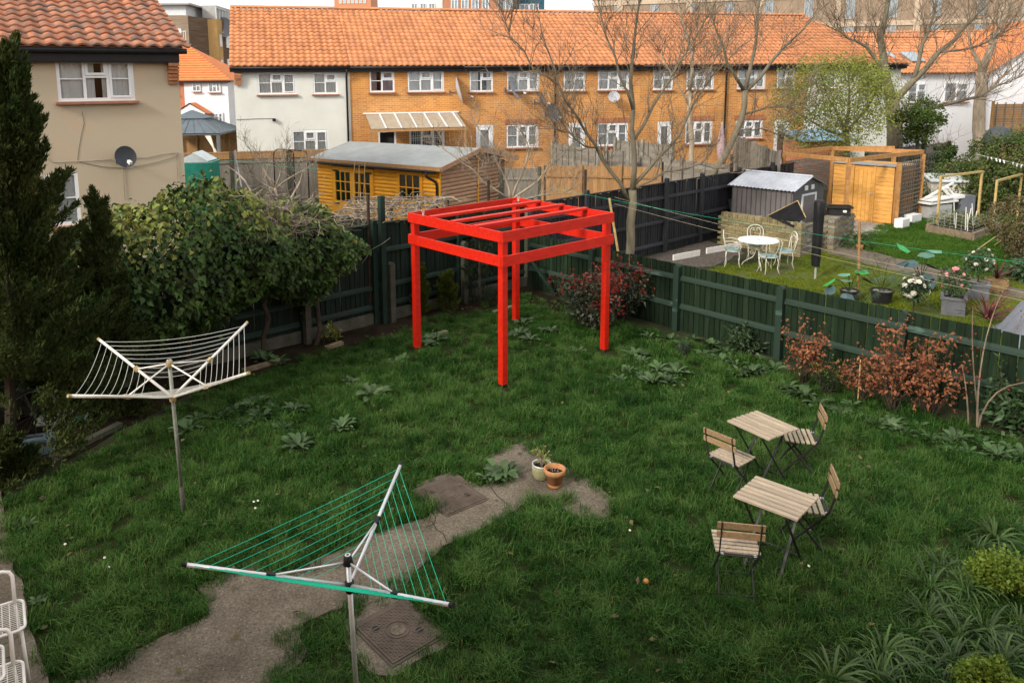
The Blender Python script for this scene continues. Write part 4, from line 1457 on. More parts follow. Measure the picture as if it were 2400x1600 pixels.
# timber and yellow brick flats far left
a_, b_, c_ = (-27.86, 70, 10.92), (-24.31, 70, 10.59), (-23.03, 70, 9.84)
tb = thing('timber_flats', 'block of flats clad in brown timber with a pale top storey', 'flats', (a_[0] - 2, 70, 0), 0.0)
wT = b_[0] - a_[0] + 2
ztop = (-24.3, 70, 10.66)[2]
MB().box(wT / 2, 5, ztop / 2, wT, 10, ztop).build('timber_wall', M['timber_clad'], tb)
sd = MB()
sd.face((wT, 0, 0), (wT + 3.2, 6, 0), (wT + 3.2, 6, ztop - 0.1), (wT, 0, ztop - 0.1))
sd.build('side_wall', M['timber_dark'], tb)
zp = (-25, 70, 11.55)[2]
MB().box(wT / 2 - 0.2, 5.2, (ztop + zp) / 2, wT, 10, zp - ztop).build('top_storey', M['panel_pale'], tb)
MB().box(wT / 2, 5.0, zp + 0.08, wT + 0.6, 10.6, 0.16).build('roof', M['far_grey'], tb)
bp = (-25.44, 70, 8.87)
MB().box(bp[0] - a_[0] + 2, -0.7, bp[2] - 0.75, 2.6, 1.3, 0.12).build('balcony_floor', M['far_grey'], tb)
bal = MB()
for k in range(14):
    bal.box(bp[0] - a_[0] + 2 - 1.3 + 0.2 * k, -1.32, bp[2] - 0.2, 0.04, 0.04, 1.0)
bal.box(bp[0] - a_[0] + 2, -1.32, bp[2] + 0.32, 2.7, 0.06, 0.06)
bal.build('balcony_rail', M['panel_pale'], tb)
for q in ((403, 68, 425, 102),):
    p0, p1 = (-25.86, 70, 8.24), (-24.94, 70, 9.49)
    MB().box((p0[0] + p1[0]) / 2 - a_[0] + 2, -0.04, (p0[2] + p1[2]) / 2, p1[0] - p0[0], 0.1, p1[2] - p0[2]).build('window', M['upvc'], tb)
for fx, fz in ((0.42, 0.82), (0.72, 0.80), (0.40, 0.62), (0.72, 0.60)):
    px, py = wT + 3.2 * fx, 6 * fx
    MB().box(px, py - 0.05, ztop * fz, 0.9, 0.16, 1.1, math.atan2(6, 3.2)).build('window', M['upvc'], tb)
yb = thing('brick_flats', 'yellow brick flats with a glass railed roof terrace beside the timber block', 'flats', ((-23.73, 72, 9.92)[0], 72, 0), 0.0)
wY = (-22.42, 72, 9.91)[0] - (-23.73, 72, 9.92)[0]
zY = (-23.08, 72, 10.48)[2]
MB().box(wY / 2, 4, zY / 2, wY, 8, zY).build('wall', M['brick_far_yel'], yb)
s2_ = MB()
wE = (-22.51, 76, 10.19)[0] - (-23.73, 72, 9.92)[0]
s2_.face((wY, 0, 0), (wE, 4, 0), (wE, 4, zY - 0.05), (wY, 0, zY - 0.05))
s2_.build('side_wall', M['brick_far_yel'], yb)
MB().box(wY / 2 - 0.1, 3, zY + 0.6, wY, 5, 1.3).build('penthouse', M['far_grey'], yb)
for fx, fz in ((0.25, 0.82), (0.62, 0.82), (0.25, 0.60), (0.62, 0.60), (0.3, 0.42), (0.66, 0.42)):
    MB().box(wY + (wE - wY) * fx, 4 * fx - 0.06, zY * fz, 0.6, 0.14, 1.1, math.atan2(4, wE - wY)).build('window', M['upvc'], yb)
for k in range(5):
    MB().box(wY + (wE - wY) * (k / 4), 4 * k / 4, zY + 0.5, 0.06, 0.06, 1.0).build('rail_post', M['panel_pale'], yb)
MB().bar((wY, 0, zY + 1.0), (wE, 4, zY + 1.0), 0.06, 0.06).build('rail', M['panel_pale'], yb)
dish('large grey satellite dish on the corner of the yellow brick flats', (-22.49, 74, 9.81), 0.3, 0.95, M['dish_grey'], 0.2)

# blocks peeping over the long ridge
def over_ridge(name, label, px0, px1, y, zt, m, wins, cat='flats', m2='upvc', bands=()):
    return block(name, label, cat, px0, px1, y, zt, 12, m, wins, bands, winmat=m2)


def grid_wins(w, z0, z1, nx, nz, ww, wh, x_off=0.8):
    o = []
    for i in range(nx):
        for j in range(nz):
            cx = x_off + (w - 2 * x_off) * (i + 0.5) / nx
            cz = z0 + (z1 - z0) * (j + 0.5) / nz
            o.append((cx - ww / 2, cx + ww / 2, cz - wh / 2, cz + wh / 2))
    return o


over_ridge('tower_block', 'far orange tower block with a grid of windows above the ridge', (-24.29, 150, 20.18)[0], (-17.37, 150, 20.11)[0], 150, 32.0, 'far_tower',
           grid_wins((-17.37, 150, 20.11)[0] - (-24.29, 150, 20.18)[0], 14, 31, 7, 7, 0.5, 1.2), 'tower')
over_ridge('white_flats', 'white flats with grey balconies above the terrace ridge', (-7.45, 100, 14.91)[0], (-2.56, 100, 14.86)[0], 100, 18.5, 'far_white',
           grid_wins((-2.56, 100, 14.86)[0] - (-7.45, 100, 14.91)[0], 9.5, 18, 3, 3, 0.8, 1.4))
over_ridge('red_flats', 'red brick flats above the ridge between white and teal blocks', (-2.46, 98, 14.66)[0], (4.22, 98, 14.6)[0], 98, 19.5, 'brick_far_red',
           grid_wins((4.22, 98, 14.6)[0] - (-2.46, 98, 14.66)[0], 9.5, 18.5, 4, 3, 0.9, 1.3))
over_ridge('grey_flats', 'grey flats with white balcony rails beside the teal block', (4.23, 97, 14.49)[0], (6.16, 97, 14.48)[0], 97, 19.0, 'far_grey',
           grid_wins((6.16, 97, 14.48)[0] - (4.23, 97, 14.49)[0], 9.5, 18.5, 1, 3, 1.2, 1.4))
over_ridge('teal_flats', 'dark teal block above the ridge behind twigs', (6.34, 99, 14.68)[0], (10.17, 99, 14.65)[0], 99, 18.0, 'far_teal',
           grid_wins((10.17, 99, 14.65)[0] - (6.34, 99, 14.68)[0], 9.5, 17.5, 2, 3, 1.3, 1.3))
wb = 46.0
bf = over_ridge('brown_flats', 'long brown brick flats with pale bands behind the bare trees', 15.2, 15.2 + wb, 92, 19.5, 'brick_far_brown',
                grid_wins(wb, 7.6, 19.2, 11, 4, 0.9, 2.2), m2='far_grey', bands=((10.3, 0.5), (13.4, 0.5), (16.5, 0.5)))
bf.rotation_euler.z = -0.30
for k in range(6):
    MB().box(3.0 + 7.6 * k, -0.05, 9.5, 0.6, 0.2, 19.0).build('pilaster', M['far_band'], bf)

# pale house with a lower roof beyond the hip, and the white gable on the far right
t3 = thing('white_house', 'white house with rooflights beyond the hipped end of the terrace', 'house', on_terrace(21.9, 0, 4.0), TANG)
MB().box(4.0, 3.0, 2.45, 9.2, 6, 4.9).build('wall', M['render_bright'], t3)
roof(t3, -0.8, 8.8, -0.3, 4.85, 3.0, 6.9, 0.238, 0.32, M['tile'], False)
for a, b in ((1.0, 2.2), (3.6, 4.8), (6.0, 7.6)):
    window(t3, a, b, 3.3, 4.35, 2, 'none').location.y = -0.06
for a in (2.6, 4.2):
    MB().bar((a, 0.9, 5.75), (a + 0.9, 0.9, 5.75), 1.0, 0.06, up=(0, -0.52, 0.85)).build('rooflight', M['far_glass'], t3)
gb = (29.97, 44, 3.33)
t4 = thing('gable_house', 'bright white gable wall under an orange roof at the far right', 'house', (gb[0] - 0.5, 44, 0), -0.12)
gz = (31.35, 44, 6.32)[2]
ge = (29.63, 44, 4.83)[2]
m_ = MB()
m_.face((0, 0, -0.2), (9, 0, -0.2), (9, 0, ge), (4.5, 0, gz + 1.6), (0, 0, ge))
m_.face((0, 0, -0.2), (0, 9, -0.2), (0, 9, ge), (0, 0, ge))
m_.build('wall', M['render_bright'], t4)
m_ = MB()
m_.face((-0.4, -0.3, ge - 0.2), (4.5, -0.3, gz + 1.7), (4.5, 9, gz + 1.7), (-0.4, 9, ge - 0.2))
m_.face((9.4, -0.3, ge - 0.2), (4.5, -0.3, gz + 1.7), (4.5, 9, gz + 1.7), (9.4, 9, ge - 0.2))
m_.build('roof', M['tile_far'], t4)
t5 = thing('orange_roof_house', 'house with a long orange roof behind the white gable', 'house', (gb[0] - 4.5, 56, 0), -0.1)
MB().box(8, 4, 2.6, 16, 8, 5.2).build('wall', M['render_bright'], t5)
roof(t5, -0.3, 16.3, -0.3, 5.2, 4.0, (42.32, 60, 8)[2], 0.30, 0.36, M['tile'], False)


# ------------------------------------------------------------------ the red pergola
PANG = R(39.83)
pg = thing('pergola', 'bright red timber pergola frame with four posts standing on the lawn', 'pergola', (0.548, 11.11, 0), PANG)
PA, PB, PW = 2.534, 2.365, 0.102
t_ = 0.032
for (x, y) in ((0.05, 0.05), (PA - 0.05, 0.05), (0.05, PB - 0.05), (PA - 0.05, PB - 0.05)):
    cx = x + (0.034 if x < 1 else -0.034)
    cy = y + (0.034 if y < 1 else -0.034)
    MB().box(cx, cy, 0.055 + 1.1675, PW, PW, 2.335).build('post', M['red'], pg)
    MB().box(cx, cy, 0.02, PW - 0.012, PW - 0.012, 0.08).build('post_foot', M['dark_brown'], pg)
for z, h in ((2.347, 0.162), (1.977, 0.162)):
    MB().box(PA / 2, t_ / 2 - 0.004, z, PA, t_, h).build('rail', M['red'], pg)
    MB().box(PA / 2, PB - t_ / 2 + 0.004, z, PA, t_, h).build('rail', M['red'], pg)
    MB().box(t_ / 2 - 0.004, PB / 2, z, t_, PB - 2 * t_ - 0.002, h - 0.003).build('rail', M['red'], pg)
    MB().box(PA - t_ / 2 + 0.004, PB / 2, z, t_, PB - 2 * t_ - 0.002, h - 0.003).build('rail', M['red'], pg)
for y in (1.735, 1.165, 0.615):
    MB().box(PA / 2, y, 2.425, PA + 0.005, 0.105, 0.042).build('slat', M['red'], pg)


def at_pergola(x, y, z):
    c, s = math.cos(PANG), math.sin(PANG)
    return (0.548 + x * c - y * s, 11.11 + x * s + y * c, z)


for (x, y), lb in (((0.1, 2.05), 'small black solar lamp with wires on the left corner of the red pergola'),
                   ((2.35, 2.1), 'small black solar lamp on the far corner of the red pergola')):
    s = thing('solar_lamp', lb, 'lamp', at_pergola(x, y, 2.31), PANG)
    MB().lathe([(0.02, 0), (0.07, 0.01), (0.085, 0.05), (0.05, 0.085), (0.005, 0.09)], 12).build('body', M['black'], s, smooth=True)
    MB().tube([(0.0, 0, 0.085), (0.012, 0.01, 0.14), (0.02, 0.015, 0.19)], 0.006, 5).build('wire', M['line_white'], s)
    MB().tube([(-0.02, 0, 0.085), (-0.012, 0.01, 0.13), (-0.03, 0.015, 0.2)], 0.006, 5).build('wire', M['line_white'], s)


# ------------------------------------------------------------------ rotary dryers
def sag(a, b, s, n=9):
    a, b = Vector(a), Vector(b)
    return [a.lerp(b, k / n) - Vector((0, 0, s * 4 * (k / n) * (1 - k / n))) for k in range(n + 1)]


def rotary(label, loc, hub_z, top_z, L_, elev, azs, strut_at, lines, mp, ml, mh, arm_r, pole_r, sagv, line_r, tilt=(0, 0), inner=0.3, gap=None):
    t = thing('rotary_clothes_dryer', label, 'clothes dryer', loc)
    t.rotation_euler = (tilt[0], tilt[1], 0)
    MB().tube([(0, 0, -0.05), (0, 0, hub_z * 0.25)], pole_r * 1.25, 10).build('socket', M['post_grey'], t, smooth=True)
    MB().tube([(0, 0, hub_z * 0.2), (0, 0, top_z)], pole_r, 12).build('pole', M['zinc'] if mh == 'black' else M['pole_worn'], t, smooth=True)
    MB().lathe([(pole_r, -0.05), (pole_r * 1.7, -0.045), (pole_r * 1.8, 0.03), (pole_r, 0.035)], 12, (0, 0, hub_z)).build('lower_hub', M[mh], t, smooth=True)
    MB().lathe([(pole_r * 1.2, -0.06), (pole_r * 2.1, -0.05), (pole_r * 1.5, 0.01), (pole_r * 1.05, 0.015), (pole_r * 0.7, 0.0)], 12, (0, 0, top_z)).build('top_hub', M[mh], t, smooth=True)
    MB().lathe([(pole_r * 1.15, 0.012), (pole_r * 1.15, 0.018), (pole_r * 0.6, 0.018)], 12, (0, 0, top_z)).build('cap_ring', M['zinc'], t)
    ends = []
    h0 = Vector((0, 0, hub_z))
    for a in azs:
        d = Vector((math.cos(a) * math.cos(elev), math.sin(a) * math.cos(elev), math.sin(elev)))
        p0, p1 = h0 + d * pole_r * 1.6, h0 + d * L_
        arm = MB().tube([p0, p1], arm_r, 8).build('arm', M[mp], t, smooth=True)
        MB().tube([p1, p1 + d * 0.03], arm_r * 1.1, 8).build('end_cap', M[mh], arm)
        hs = MB()
        for k in range(lines):
            q = inner + (1 - inner - 0.03) * k / (lines - 1)
            hs.sphere(h0 + d * (L_ * q) - Vector((0, 0, arm_r)), arm_r * 0.45, 5, 4)
        tag(hs.build('line_hole', M[mh], arm), kind='stuff')
        hz = Vector((math.cos(a), math.sin(a), 0))
        MB().tube([Vector((0, 0, top_z - 0.035)) + hz * pole_r * 1.8, h0 + d * (L_ * strut_at)], arm_r * 0.55, 6).build('strut', M[mp], t, smooth=True)
        MB().bar(h0 + d * (L_ * strut_at - 0.03), h0 + d * (L_ * strut_at + 0.03), arm_r * 2.6, arm_r * 2.6).build('bracket', M[mh], arm)
        ends.append(d)
    n = len(azs)
    for k in range(n):
        da, db = ends[k], ends[(k + 1) % n]
        for j in range(lines):
            q = inner + (1 - inner - 0.03) * j / (lines - 1)
            MB().tube(sag(h0 + da * (L_ * q), h0 + db * (L_ * q), sagv * (0.6 + 0.5 * q), 8), line_r, 5).build('line', M[ml], t, smooth=True)
    return t


rotary('green lined rotary clothes dryer with three grey arms in the foreground', (-0.75, 4.68, 0), 1.30, 1.505, 1.06, 0.335,
       [3.386, 3.386 + 2 * PI / 3, 3.386 + 4 * PI / 3], 0.5, 9, 'alu', 'line_green', 'black', 0.0135, 0.017, 0.012, 0.0019, tilt=(-0.012, -0.03), inner=0.26)
rotary('old white rotary clothes dryer with four sagging arms near the dark hedge', (-3.07, 7.76, 0), 1.354, 1.75, 1.20, 0.394,
       [4.206 + PI / 2 * k for k in range(4)], 0.48, 9, 'white_worn', 'line_white', 'rust', 0.0155, 0.02, 0.06, 0.0026, tilt=(0.02, -0.017), inner=0.36)


# ------------------------------------------------------------------ folding bistro tables and chairs
def make_table(label, loc, rz, lx=0.60, ly=0.54, group=None, tilt=0.0):
    t = thing('folding_table', label, 'table', (*loc, 0), rz, group)
    z = 0.70
    n = 7
    w = ly / n
    sm = MB().box(0, 0, 0, lx, w - 0.026, 0.018).mesh('slat', M['slat_wood'])
    for k in range(n):
        link('slat', sm, t, (rnd.uniform(-0.004, 0.004), -ly / 2 + (k + 0.5) * w, z), (0, rnd.uniform(-0.004, 0.004), 0))
    for sx in (-1, 1):
        x = sx * (lx / 2 - 0.09)
        MB().box(x, 0, z - 0.022, 0.03, ly - 0.04, 0.02).build('bearer', M['steel_black'], t)
        MB().bar((x - 0.02 * sx, -ly / 2 + 0.04, z - 0.03), (x - 0.02 * sx, ly / 2 - 0.02, 0.0), 0.008, 0.024, up=(1, 0, 0)).build('leg', M['steel_black'], t)
        MB().bar((x - 0.045 * sx, ly / 2 - 0.04, z - 0.03), (x - 0.045 * sx, -ly / 2 + 0.02, 0.0), 0.008, 0.024, up=(1, 0, 0)).build('leg', M['steel_black'], t)
    for sy in (-1, 1):
        MB().tube([(-lx / 2 + 0.12, sy * (ly / 2 - 0.06), 0.08), (lx / 2 - 0.12, sy * (ly / 2 - 0.06), 0.08)], 0.006, 5).build('stretcher', M['steel_black'], t)
    return t


def make_chair(label, loc, rz, group=None):
    """faces local +x, seat 0.39 wide (y) by 0.34"""
    t = thing('folding_chair', label, 'chair', (*loc, 0), rz, group)
    n, d = 6, 0.34
    w = d / n
    sm = MB().box(0, 0, 0, w - 0.020, 0.385, 0.014).mesh('seat_slat', M['slat_wood'])
    for k in range(n):
        link('seat_slat', sm, t, (-d / 2 + (k + 0.5) * w, 0, 0.452 + 0.006 * (k == n - 1)))
    bm = MB().box(0, 0, 0, 0.014, 0.40, 0.062).mesh('back_slat', M['back_wood'])
    link('back_slat', bm, t, (-0.262, 0, 0.765), (0, -0.12, 0))
    link('back_slat', bm, t, (-0.248, 0, 0.672), (0, -0.12, 0))
    for sy in (-1, 1):
        y = sy * 0.165
        pts = [(-0.275, y, 0.80), (-0.24, y, 0.62), (-0.20, y, 0.47), (-0.13, y, 0.38), (0.06, y, 0.19), (0.20, y, 0.0)]
        for a, b in zip(pts[:-1], pts[1:]):
            pass
        m = MB()
        for a, b in zip(pts[:-1], pts[1:]):
            m.bar(a, b, 0.010, 0.022, up=(1, 0, 0))
        m.build('back_leg', M['steel_black'], t)
        y2 = sy * 0.148
        MB().bar((0.15, y2, 0.44), (-0.20, y2, 0.0), 0.009, 0.022, up=(1, 0, 0)).build('front_leg', M['steel_black'], t)
        MB().box(0, sy * 0.155, 0.436, 0.33, 0.012, 0.016).build('seat_frame', M['steel_black'], t)
        MB().box(-0.185, sy * 0.14, 0.445, 0.03, 0.025, 0.016).build('clip', M['zinc'], t)
    for p in ((-0.205, 0.45), (-0.185, 0.45), (-0.17, 0.05), (0.165, 0.05)):
        MB().tube([(p[0], -0.165, p[1]), (p[0], 0.165, p[1])], 0.006, 5).build('cross_bar', M['steel_black'], t)
    return t


make_table('wooden slat folding table nearer the camera, ragged worn slats', (2.91, 6.79), R(-44.2), group='folding garden tables')
make_table('wooden slat folding table farther up the lawn', (3.38, 8.34), R(-59), 0.57, 0.54, group='folding garden tables')
gch = 'folding wooden garden chairs'
make_chair('folding chair seen from behind, its back to the camera, at the nearer table', (2.43, 6.46), R(79), gch)
make_chair('folding chair at the left end of the farther table', (2.96, 8.10), R(38), gch)
make_chair('folding chair at the right side of the farther table, near the copper leaved saplings', (3.90, 8.58), R(166), gch)
make_chair('folding chair tucked under the right side of the nearer table', (3.34, 7.12), R(165), gch)


# ------------------------------------------------------------------ manhole covers
def manhole(label, loc, rz, lx, ly, plug):
    t = thing('manhole_cover', label, 'manhole cover', loc, rz, 'iron manhole covers in the path')
    MB().box(0, 0, 0.004, lx + 0.05, ly + 0.05, 0.020).build('frame', M['iron'], t)
    MB().box(0, 0, 0.012, lx, ly, 0.020).build('plate', M['iron'], t)
    s = MB()
    p = 0.028
    nx, ny = int(lx / p) - 1, int(ly / p) - 1
    holes = [(-lx * 0.27, ly * 0.22), (lx * 0.27, -ly * 0.22)]
    for i in range(nx):
        for j in range(ny):
            x, y = -lx / 2 + 0.03 + i * p, -ly / 2 + 0.03 + j * p
            if math.hypot(x, y) < 0.115 or any(math.hypot(x - hx, y - hy) < 0.045 for hx, hy in holes):
                continue
            s.box(x, y, 0.0235, 0.020, 0.008, 0.006, PI / 4 if (i + j) % 2 else -PI / 4)
    tag(s.build('tread', M['iron'], t), kind='stuff')
    MB().lathe([(0.105, 0.021), (0.105, 0.0285), (0.098, 0.0285), (0.098, 0.022)], 24).build('ring', M['iron'], t)
    MB().lathe([(0.001, 0.026), (0.06, 0.026), (0.064, 0.029), (0.069, 0.029), (0.069, 0.021)], 24).build('boss', M['concrete'] if plug else M['iron'], t)
    for hx, hy in holes:
        MB().lathe([(0.036, 0.0222), (0.036, 0.0275), (0.043, 0.0275), (0.043, 0.0215)], 14, (hx, hy, 0)).build('keyhole_rim', M['iron'], t)
        k = MB().lathe([(0.001, 0.0235), (0.036, 0.0235)], 14, (hx, hy, 0)).build('keyhole', M['black'], t)
        MB().box(hx, hy, 0.026, 0.07, 0.012, 0.006).build('key_bar', M['iron'], t)
    return t


manhole('rusty iron manhole cover nearest the camera with a concrete boss and two keyholes', (-0.60, 5.91, 0.012), R(40), 0.50, 0.58, True)
manhole('iron manhole cover beside the weed further up the path', (-0.20, 8.08, 0.016), R(37), 0.52, 0.64, False)


# ------------------------------------------------------------------ pots on the path
def pot(name, label, loc, prof, m, soil_r, soil_z, rim=None, n=20):
    t = thing(name, label, 'flower pot', loc)
    MB().lathe(prof, n).build('body', m, t, smooth=True)
    MB().lathe([(0.001, soil_z + 0.01), (soil_r * 0.6, soil_z + 0.012), (soil_r, soil_z)], n).build('soil', M['soil'], t)
    if rim:
        MB().lathe(rim, n).build('rim', M['zinc'], t, smooth=True)
    return t


tp = pot('flower_pot', 'terracotta pot holding bare soil, in front of the mossy pot', (1.0, 8.25, 0.022),
         [(0.001, 0), (0.095, 0), (0.135, 0.205), (0.155, 0.207), (0.16, 0.285), (0.148, 0.288), (0.138, 0.285), (0.13, 0.2), (0.1, 0.02)], M['terracotta'], 0.13, 0.215)
st = MB()
for k in range(9):
    a = rnd.uniform(0, 2 * PI)
    q = rnd.uniform(0.02, 0.09)
    st.tube([(q * math.cos(a), q * math.sin(a), 0.215), (q * math.cos(a) + rnd.uniform(-0.02, 0.02), q * math.sin(a), 0.25 + rnd.uniform(0, 0.03))], 0.003, 4)
tag(st.build('stubble', M['twig_pale'], tp), kind='stuff')
mp_ = pot('flower_pot', 'round mossy green pot with a pale rim holding a leggy plant', (0.87, 8.45, 0.022),
          [(0.001, 0), (0.10, 0), (0.137, 0.05), (0.145, 0.15), (0.142, 0.22), (0.132, 0.222), (0.125, 0.15), (0.12, 0.02)], M['mossy_pot'], 0.128, 0.175,
          rim=[(0.143, 0.215), (0.147, 0.228), (0.140, 0.234), (0.130, 0.228), (0.129, 0.21)])
rg_ = np.random.default_rng(5)
tp.scale = (0.78,) * 3
mp_.scale = (0.78,) * 3
pl = thing('potted_plant', 'straggly small plant with green and reddish leaves in the mossy pot', 'plant', (0.87, 8.45, 0.155))
stm, lp, ld = MB(), [], []
for k in range(9):
    a = rg_.uniform(0, 2 * PI)
    out = rg_.uniform(0.03, 0.16) * (1.7 if k == 0 else 1)
    hh = rg_.uniform(0.12, 0.3)
    tip = Vector((math.cos(a) * out, math.sin(a) * out, hh))
    stm.tube([(0, 0, 0), tip * 0.5 + Vector((0, 0, 0.05)), tip], 0.004, 4)
    for j in range(7):
        q = rg_.uniform(0.35, 1)
        lp.append(tip * q + Vector((0, 0, 0.05 * (1 - q))))
        ld.append(rg_.normal(size=3) + np.array([0, 0, 0.2]))
stm.build('stem', M['twig'], pl)
v, f = leaf_cards(np.array([p[:] for p in lp]), np.array(ld), rg_, 0.055, 0.024)
link('leaves', np_mesh('leaves', v, f, M['tree_leaf']), pl)


# ------------------------------------------------------------------ white wire chairs at the lower left
def wire_chair(label, loc, rz):
    t = thing('wire_chair', label, 'chair', (*loc, 0), rz, 'white wire chairs on the left')
    w, d, z = 0.46, 0.42, 0.45

    def rr(w, d, z, r=0.06, n=4):
        o = []
        for cx, cy, a0 in ((w / 2 - r, d / 2 - r, 0), (-w / 2 + r, d / 2 - r, PI / 2), (-w / 2 + r, -d / 2 + r, PI), (w / 2 - r, -d / 2 + r, 1.5 * PI)):
            for k in range(n + 1):
                a = a0 + PI / 2 * k / n
                o.append((cx + r * math.cos(a), cy + r * math.sin(a), z))
        return o + [o[0]]
    MB().tube(rr(w, d, z), 0.011, 8).build('seat_frame', M['white_worn'], t, smooth=True)
    g = MB()
    for k in range(1, 17):
        y = -d / 2 + d * k / 17
        g.tube([(-w / 2 + 0.01, y, z), (w / 2 - 0.01, y, z)], 0.0026, 4)
    for k in range(1, 9):
        x = -w / 2 + w * k / 9
        g.tube([(x, -d / 2 + 0.01, z - 0.004), (x, d / 2 - 0.01, z - 0.004)], 0.0032, 4)
    tag(g.build('seat_mesh', M['white_worn'], t), kind='stuff')
    a = w / 2 - 0.06
    back = [(a, d / 2 - 0.16, 0.02), (a, d / 2 - 0.03, z - 0.01), (a, d / 2 + 0.055, 0.64), (a - 0.02, d / 2 + 0.068, 0.675), (a - 0.07, d / 2 + 0.075, 0.69),
            (-a + 0.07, d / 2 + 0.075, 0.69), (-a + 0.02, d / 2 + 0.068, 0.675), (-a, d / 2 + 0.055, 0.64), (-a, d / 2 - 0.03, z - 0.01), (-a, d / 2 - 0.16, 0.02)]
    MB().tube(back[1:-1], 0.0145, 8).build('back_frame', M['white_worn'], t, smooth=True)
    for sx in (-1, 1):
        MB().tube([(sx * a, d / 2 - 0.03, z - 0.01), (sx * (a + 0.02), d / 2 + 0.05, 0.0)], 0.0125, 8).build('leg', M['white_worn'], t, smooth=True)
        MB().tube([(sx * (w / 2 - 0.03), -d / 2 + 0.04, z), (sx * (w / 2 - 0.01), -d / 2 - 0.03, 0.0)], 0.0125, 8).build('leg', M['white_worn'], t, smooth=True)
    return t


wire_chair('white wire mesh chair farthest back at the left edge, standing on the paving', (-3.74, 5.48), R(31.5))
wire_chair('white wire mesh chair between two others, only its arched back shows', (-3.60, 4.96), R(31.5))
wire_chair('white wire mesh chair nearest the camera in the bottom left corner', (-3.36, 4.80), R(31.5))

# ------------------------------------------------------------------ things under the conifer
bk = thing('bicycle', 'old dark bicycle leaning in the shade under the conifer', 'bicycle', (-6.07, 9.30, 0), R(35))
bk.rotation_euler = (R(-8), 0, R(35))


def ring(r, rt, c, n=26):
    return [(c[0] + r * math.cos(2 * PI * k / n), c[1], c[2] + r * math.sin(2 * PI * k / n)) for k in range(n + 1)]


for x in (-0.50, 0.50):
    wl_ = MB().tube(ring(0.325, 0.02, (x, 0, 0.345)), 0.018, 6).build('wheel', M['black'], bk, smooth=True)
    MB().tube(ring(0.300, 0.01, (x, 0, 0.345)), 0.008, 5).build('rim', M['dish_grey'], wl_, smooth=True)
    sp = MB()
    for k in range(16):
        a = 2 * PI * k / 16
        sp.tube([(x, 0.02 * (-1) ** k, 0.345), (x + 0.3 * math.cos(a), 0, 0.345 + 0.3 * math.sin(a))], 0.0022, 3)
    tag(sp.build('spokes', M['plastic_grey'], wl_), kind='stuff')
frm = MB()
for a, b in (((-0.5, 0, 0.345), (-0.12, 0, 0.32)), ((-0.12, 0, 0.32), (-0.22, 0, 0.80)), ((-0.20, 0, 0.72), (0.34, 0, 0.80)), ((-0.12, 0, 0.32), (0.36, 0, 0.72)),
             ((-0.5, 0, 0.345), (-0.2, 0, 0.70)), ((0.34, 0, 0.86), (0.5, 0, 0.345))):
    frm.tube([a, b], 0.014, 6)
frm.build('frame', M['steel_black'], bk)
MB().box(-0.24, 0, 0.84, 0.24, 0.12, 0.05).build('saddle', M['black'], bk)
MB().tube([(0.30, -0.26, 0.95), (0.36, -0.12, 0.98), (0.33, 0, 0.95), (0.36, 0.12, 0.98), (0.30, 0.26, 0.95)], 0.012, 6).build('handlebar', M['zinc'], bk)
MB().tube([(-0.12, -0.09, 0.32), (0.03, -0.09, 0.26)], 0.01, 5).build('crank', M['zinc'], bk)
bx = thing('toolbox', 'pale blue plastic toolbox lying under the conifer', 'toolbox', (-5.50, 9.25, 0), R(20))
MB().box(0, 0, 0.07, 0.46, 0.24, 0.14).build('base', M['toolbox'], bx)
MB().box(0, 0.01, 0.165, 0.44, 0.22, 0.05).build('lid', M['toolbox'], bx)
MB().box(0, 0.02, 0.197, 0.20, 0.05, 0.014).build('handle', M['plastic_grey'], bx)
for x in (-0.13, 0.13):
    MB().box(x, -0.123, 0.14, 0.05, 0.012, 0.06).build('catch', M['plastic_grey'], bx)
bg_ = MB()
n = 7
gv = [[(-0.32 + 0.64 * i / n, -0.18 + 0.36 * j / n, 0.10 + 0.09 * wob(i * 0.7, j * 0.7, 1.0, 2.2) - 0.12 * ((i / n - 0.5) ** 2 + (j / n - 0.5) ** 2)) for j in range(n + 1)] for i in range(n + 1)]
for i in range(n):
    for j in range(n):
        bg_.face(gv[i][j], gv[i + 1][j], gv[i + 1][j + 1], gv[i][j + 1])
for i in range(n):
    bg_.face(gv[i][0], (gv[i][0][0], -0.16, 0), (gv[i + 1][0][0], -0.16, 0), gv[i + 1][0])
    bg_.face(gv[i][n], (gv[i][n][0], 0.16, 0), (gv[i + 1][n][0], 0.16, 0), gv[i + 1][n])
tag(bg_.build('plastic_bag', M['bag'], None, loc=(-5.62, 10.22, 0), rot=(0, 0, 0.3)), 'crumpled green and white plastic bag behind the bicycle', 'bag')
tag(MB().bar((-4.72, 9.95, 0.04), (-5.15, 8.95, 0.04), 0.10, 0.07).build('timber_edging', M['post_grey']), 'old mossy timber edging strip lying beside the conifer', 'timber')
for k, (a, b, lb) in enumerate((((-3.6, 11.9), (-3.1, 12.35), 'broken brick edging piece near the white dryer arm'), ((-2.45, 12.95), (-2.2, 13.2), 'short broken edging board by the fence post'),
                                ((-0.75, 13.4), (-0.35, 13.75), 'weathered board lying behind the left red post'), ((0.55, 14.95), (0.95, 15.3), 'grey plank lying behind the red pergola'))):
    tag(MB().bar((*a, 0.04), (*b, 0.05), 0.09, 0.06).build('edging_board', M['sleeper']), lb, 'board', 'loose edging boards by the back fence')
tag(MB().sphere((0, 0, 0), 0.026, 10, 8).build('windfall_fruit', M['fig'], None, True, loc=(*(1.63, 6.47), 0.07)), 'small orange windfall fruit lying in the open lawn', 'fruit')
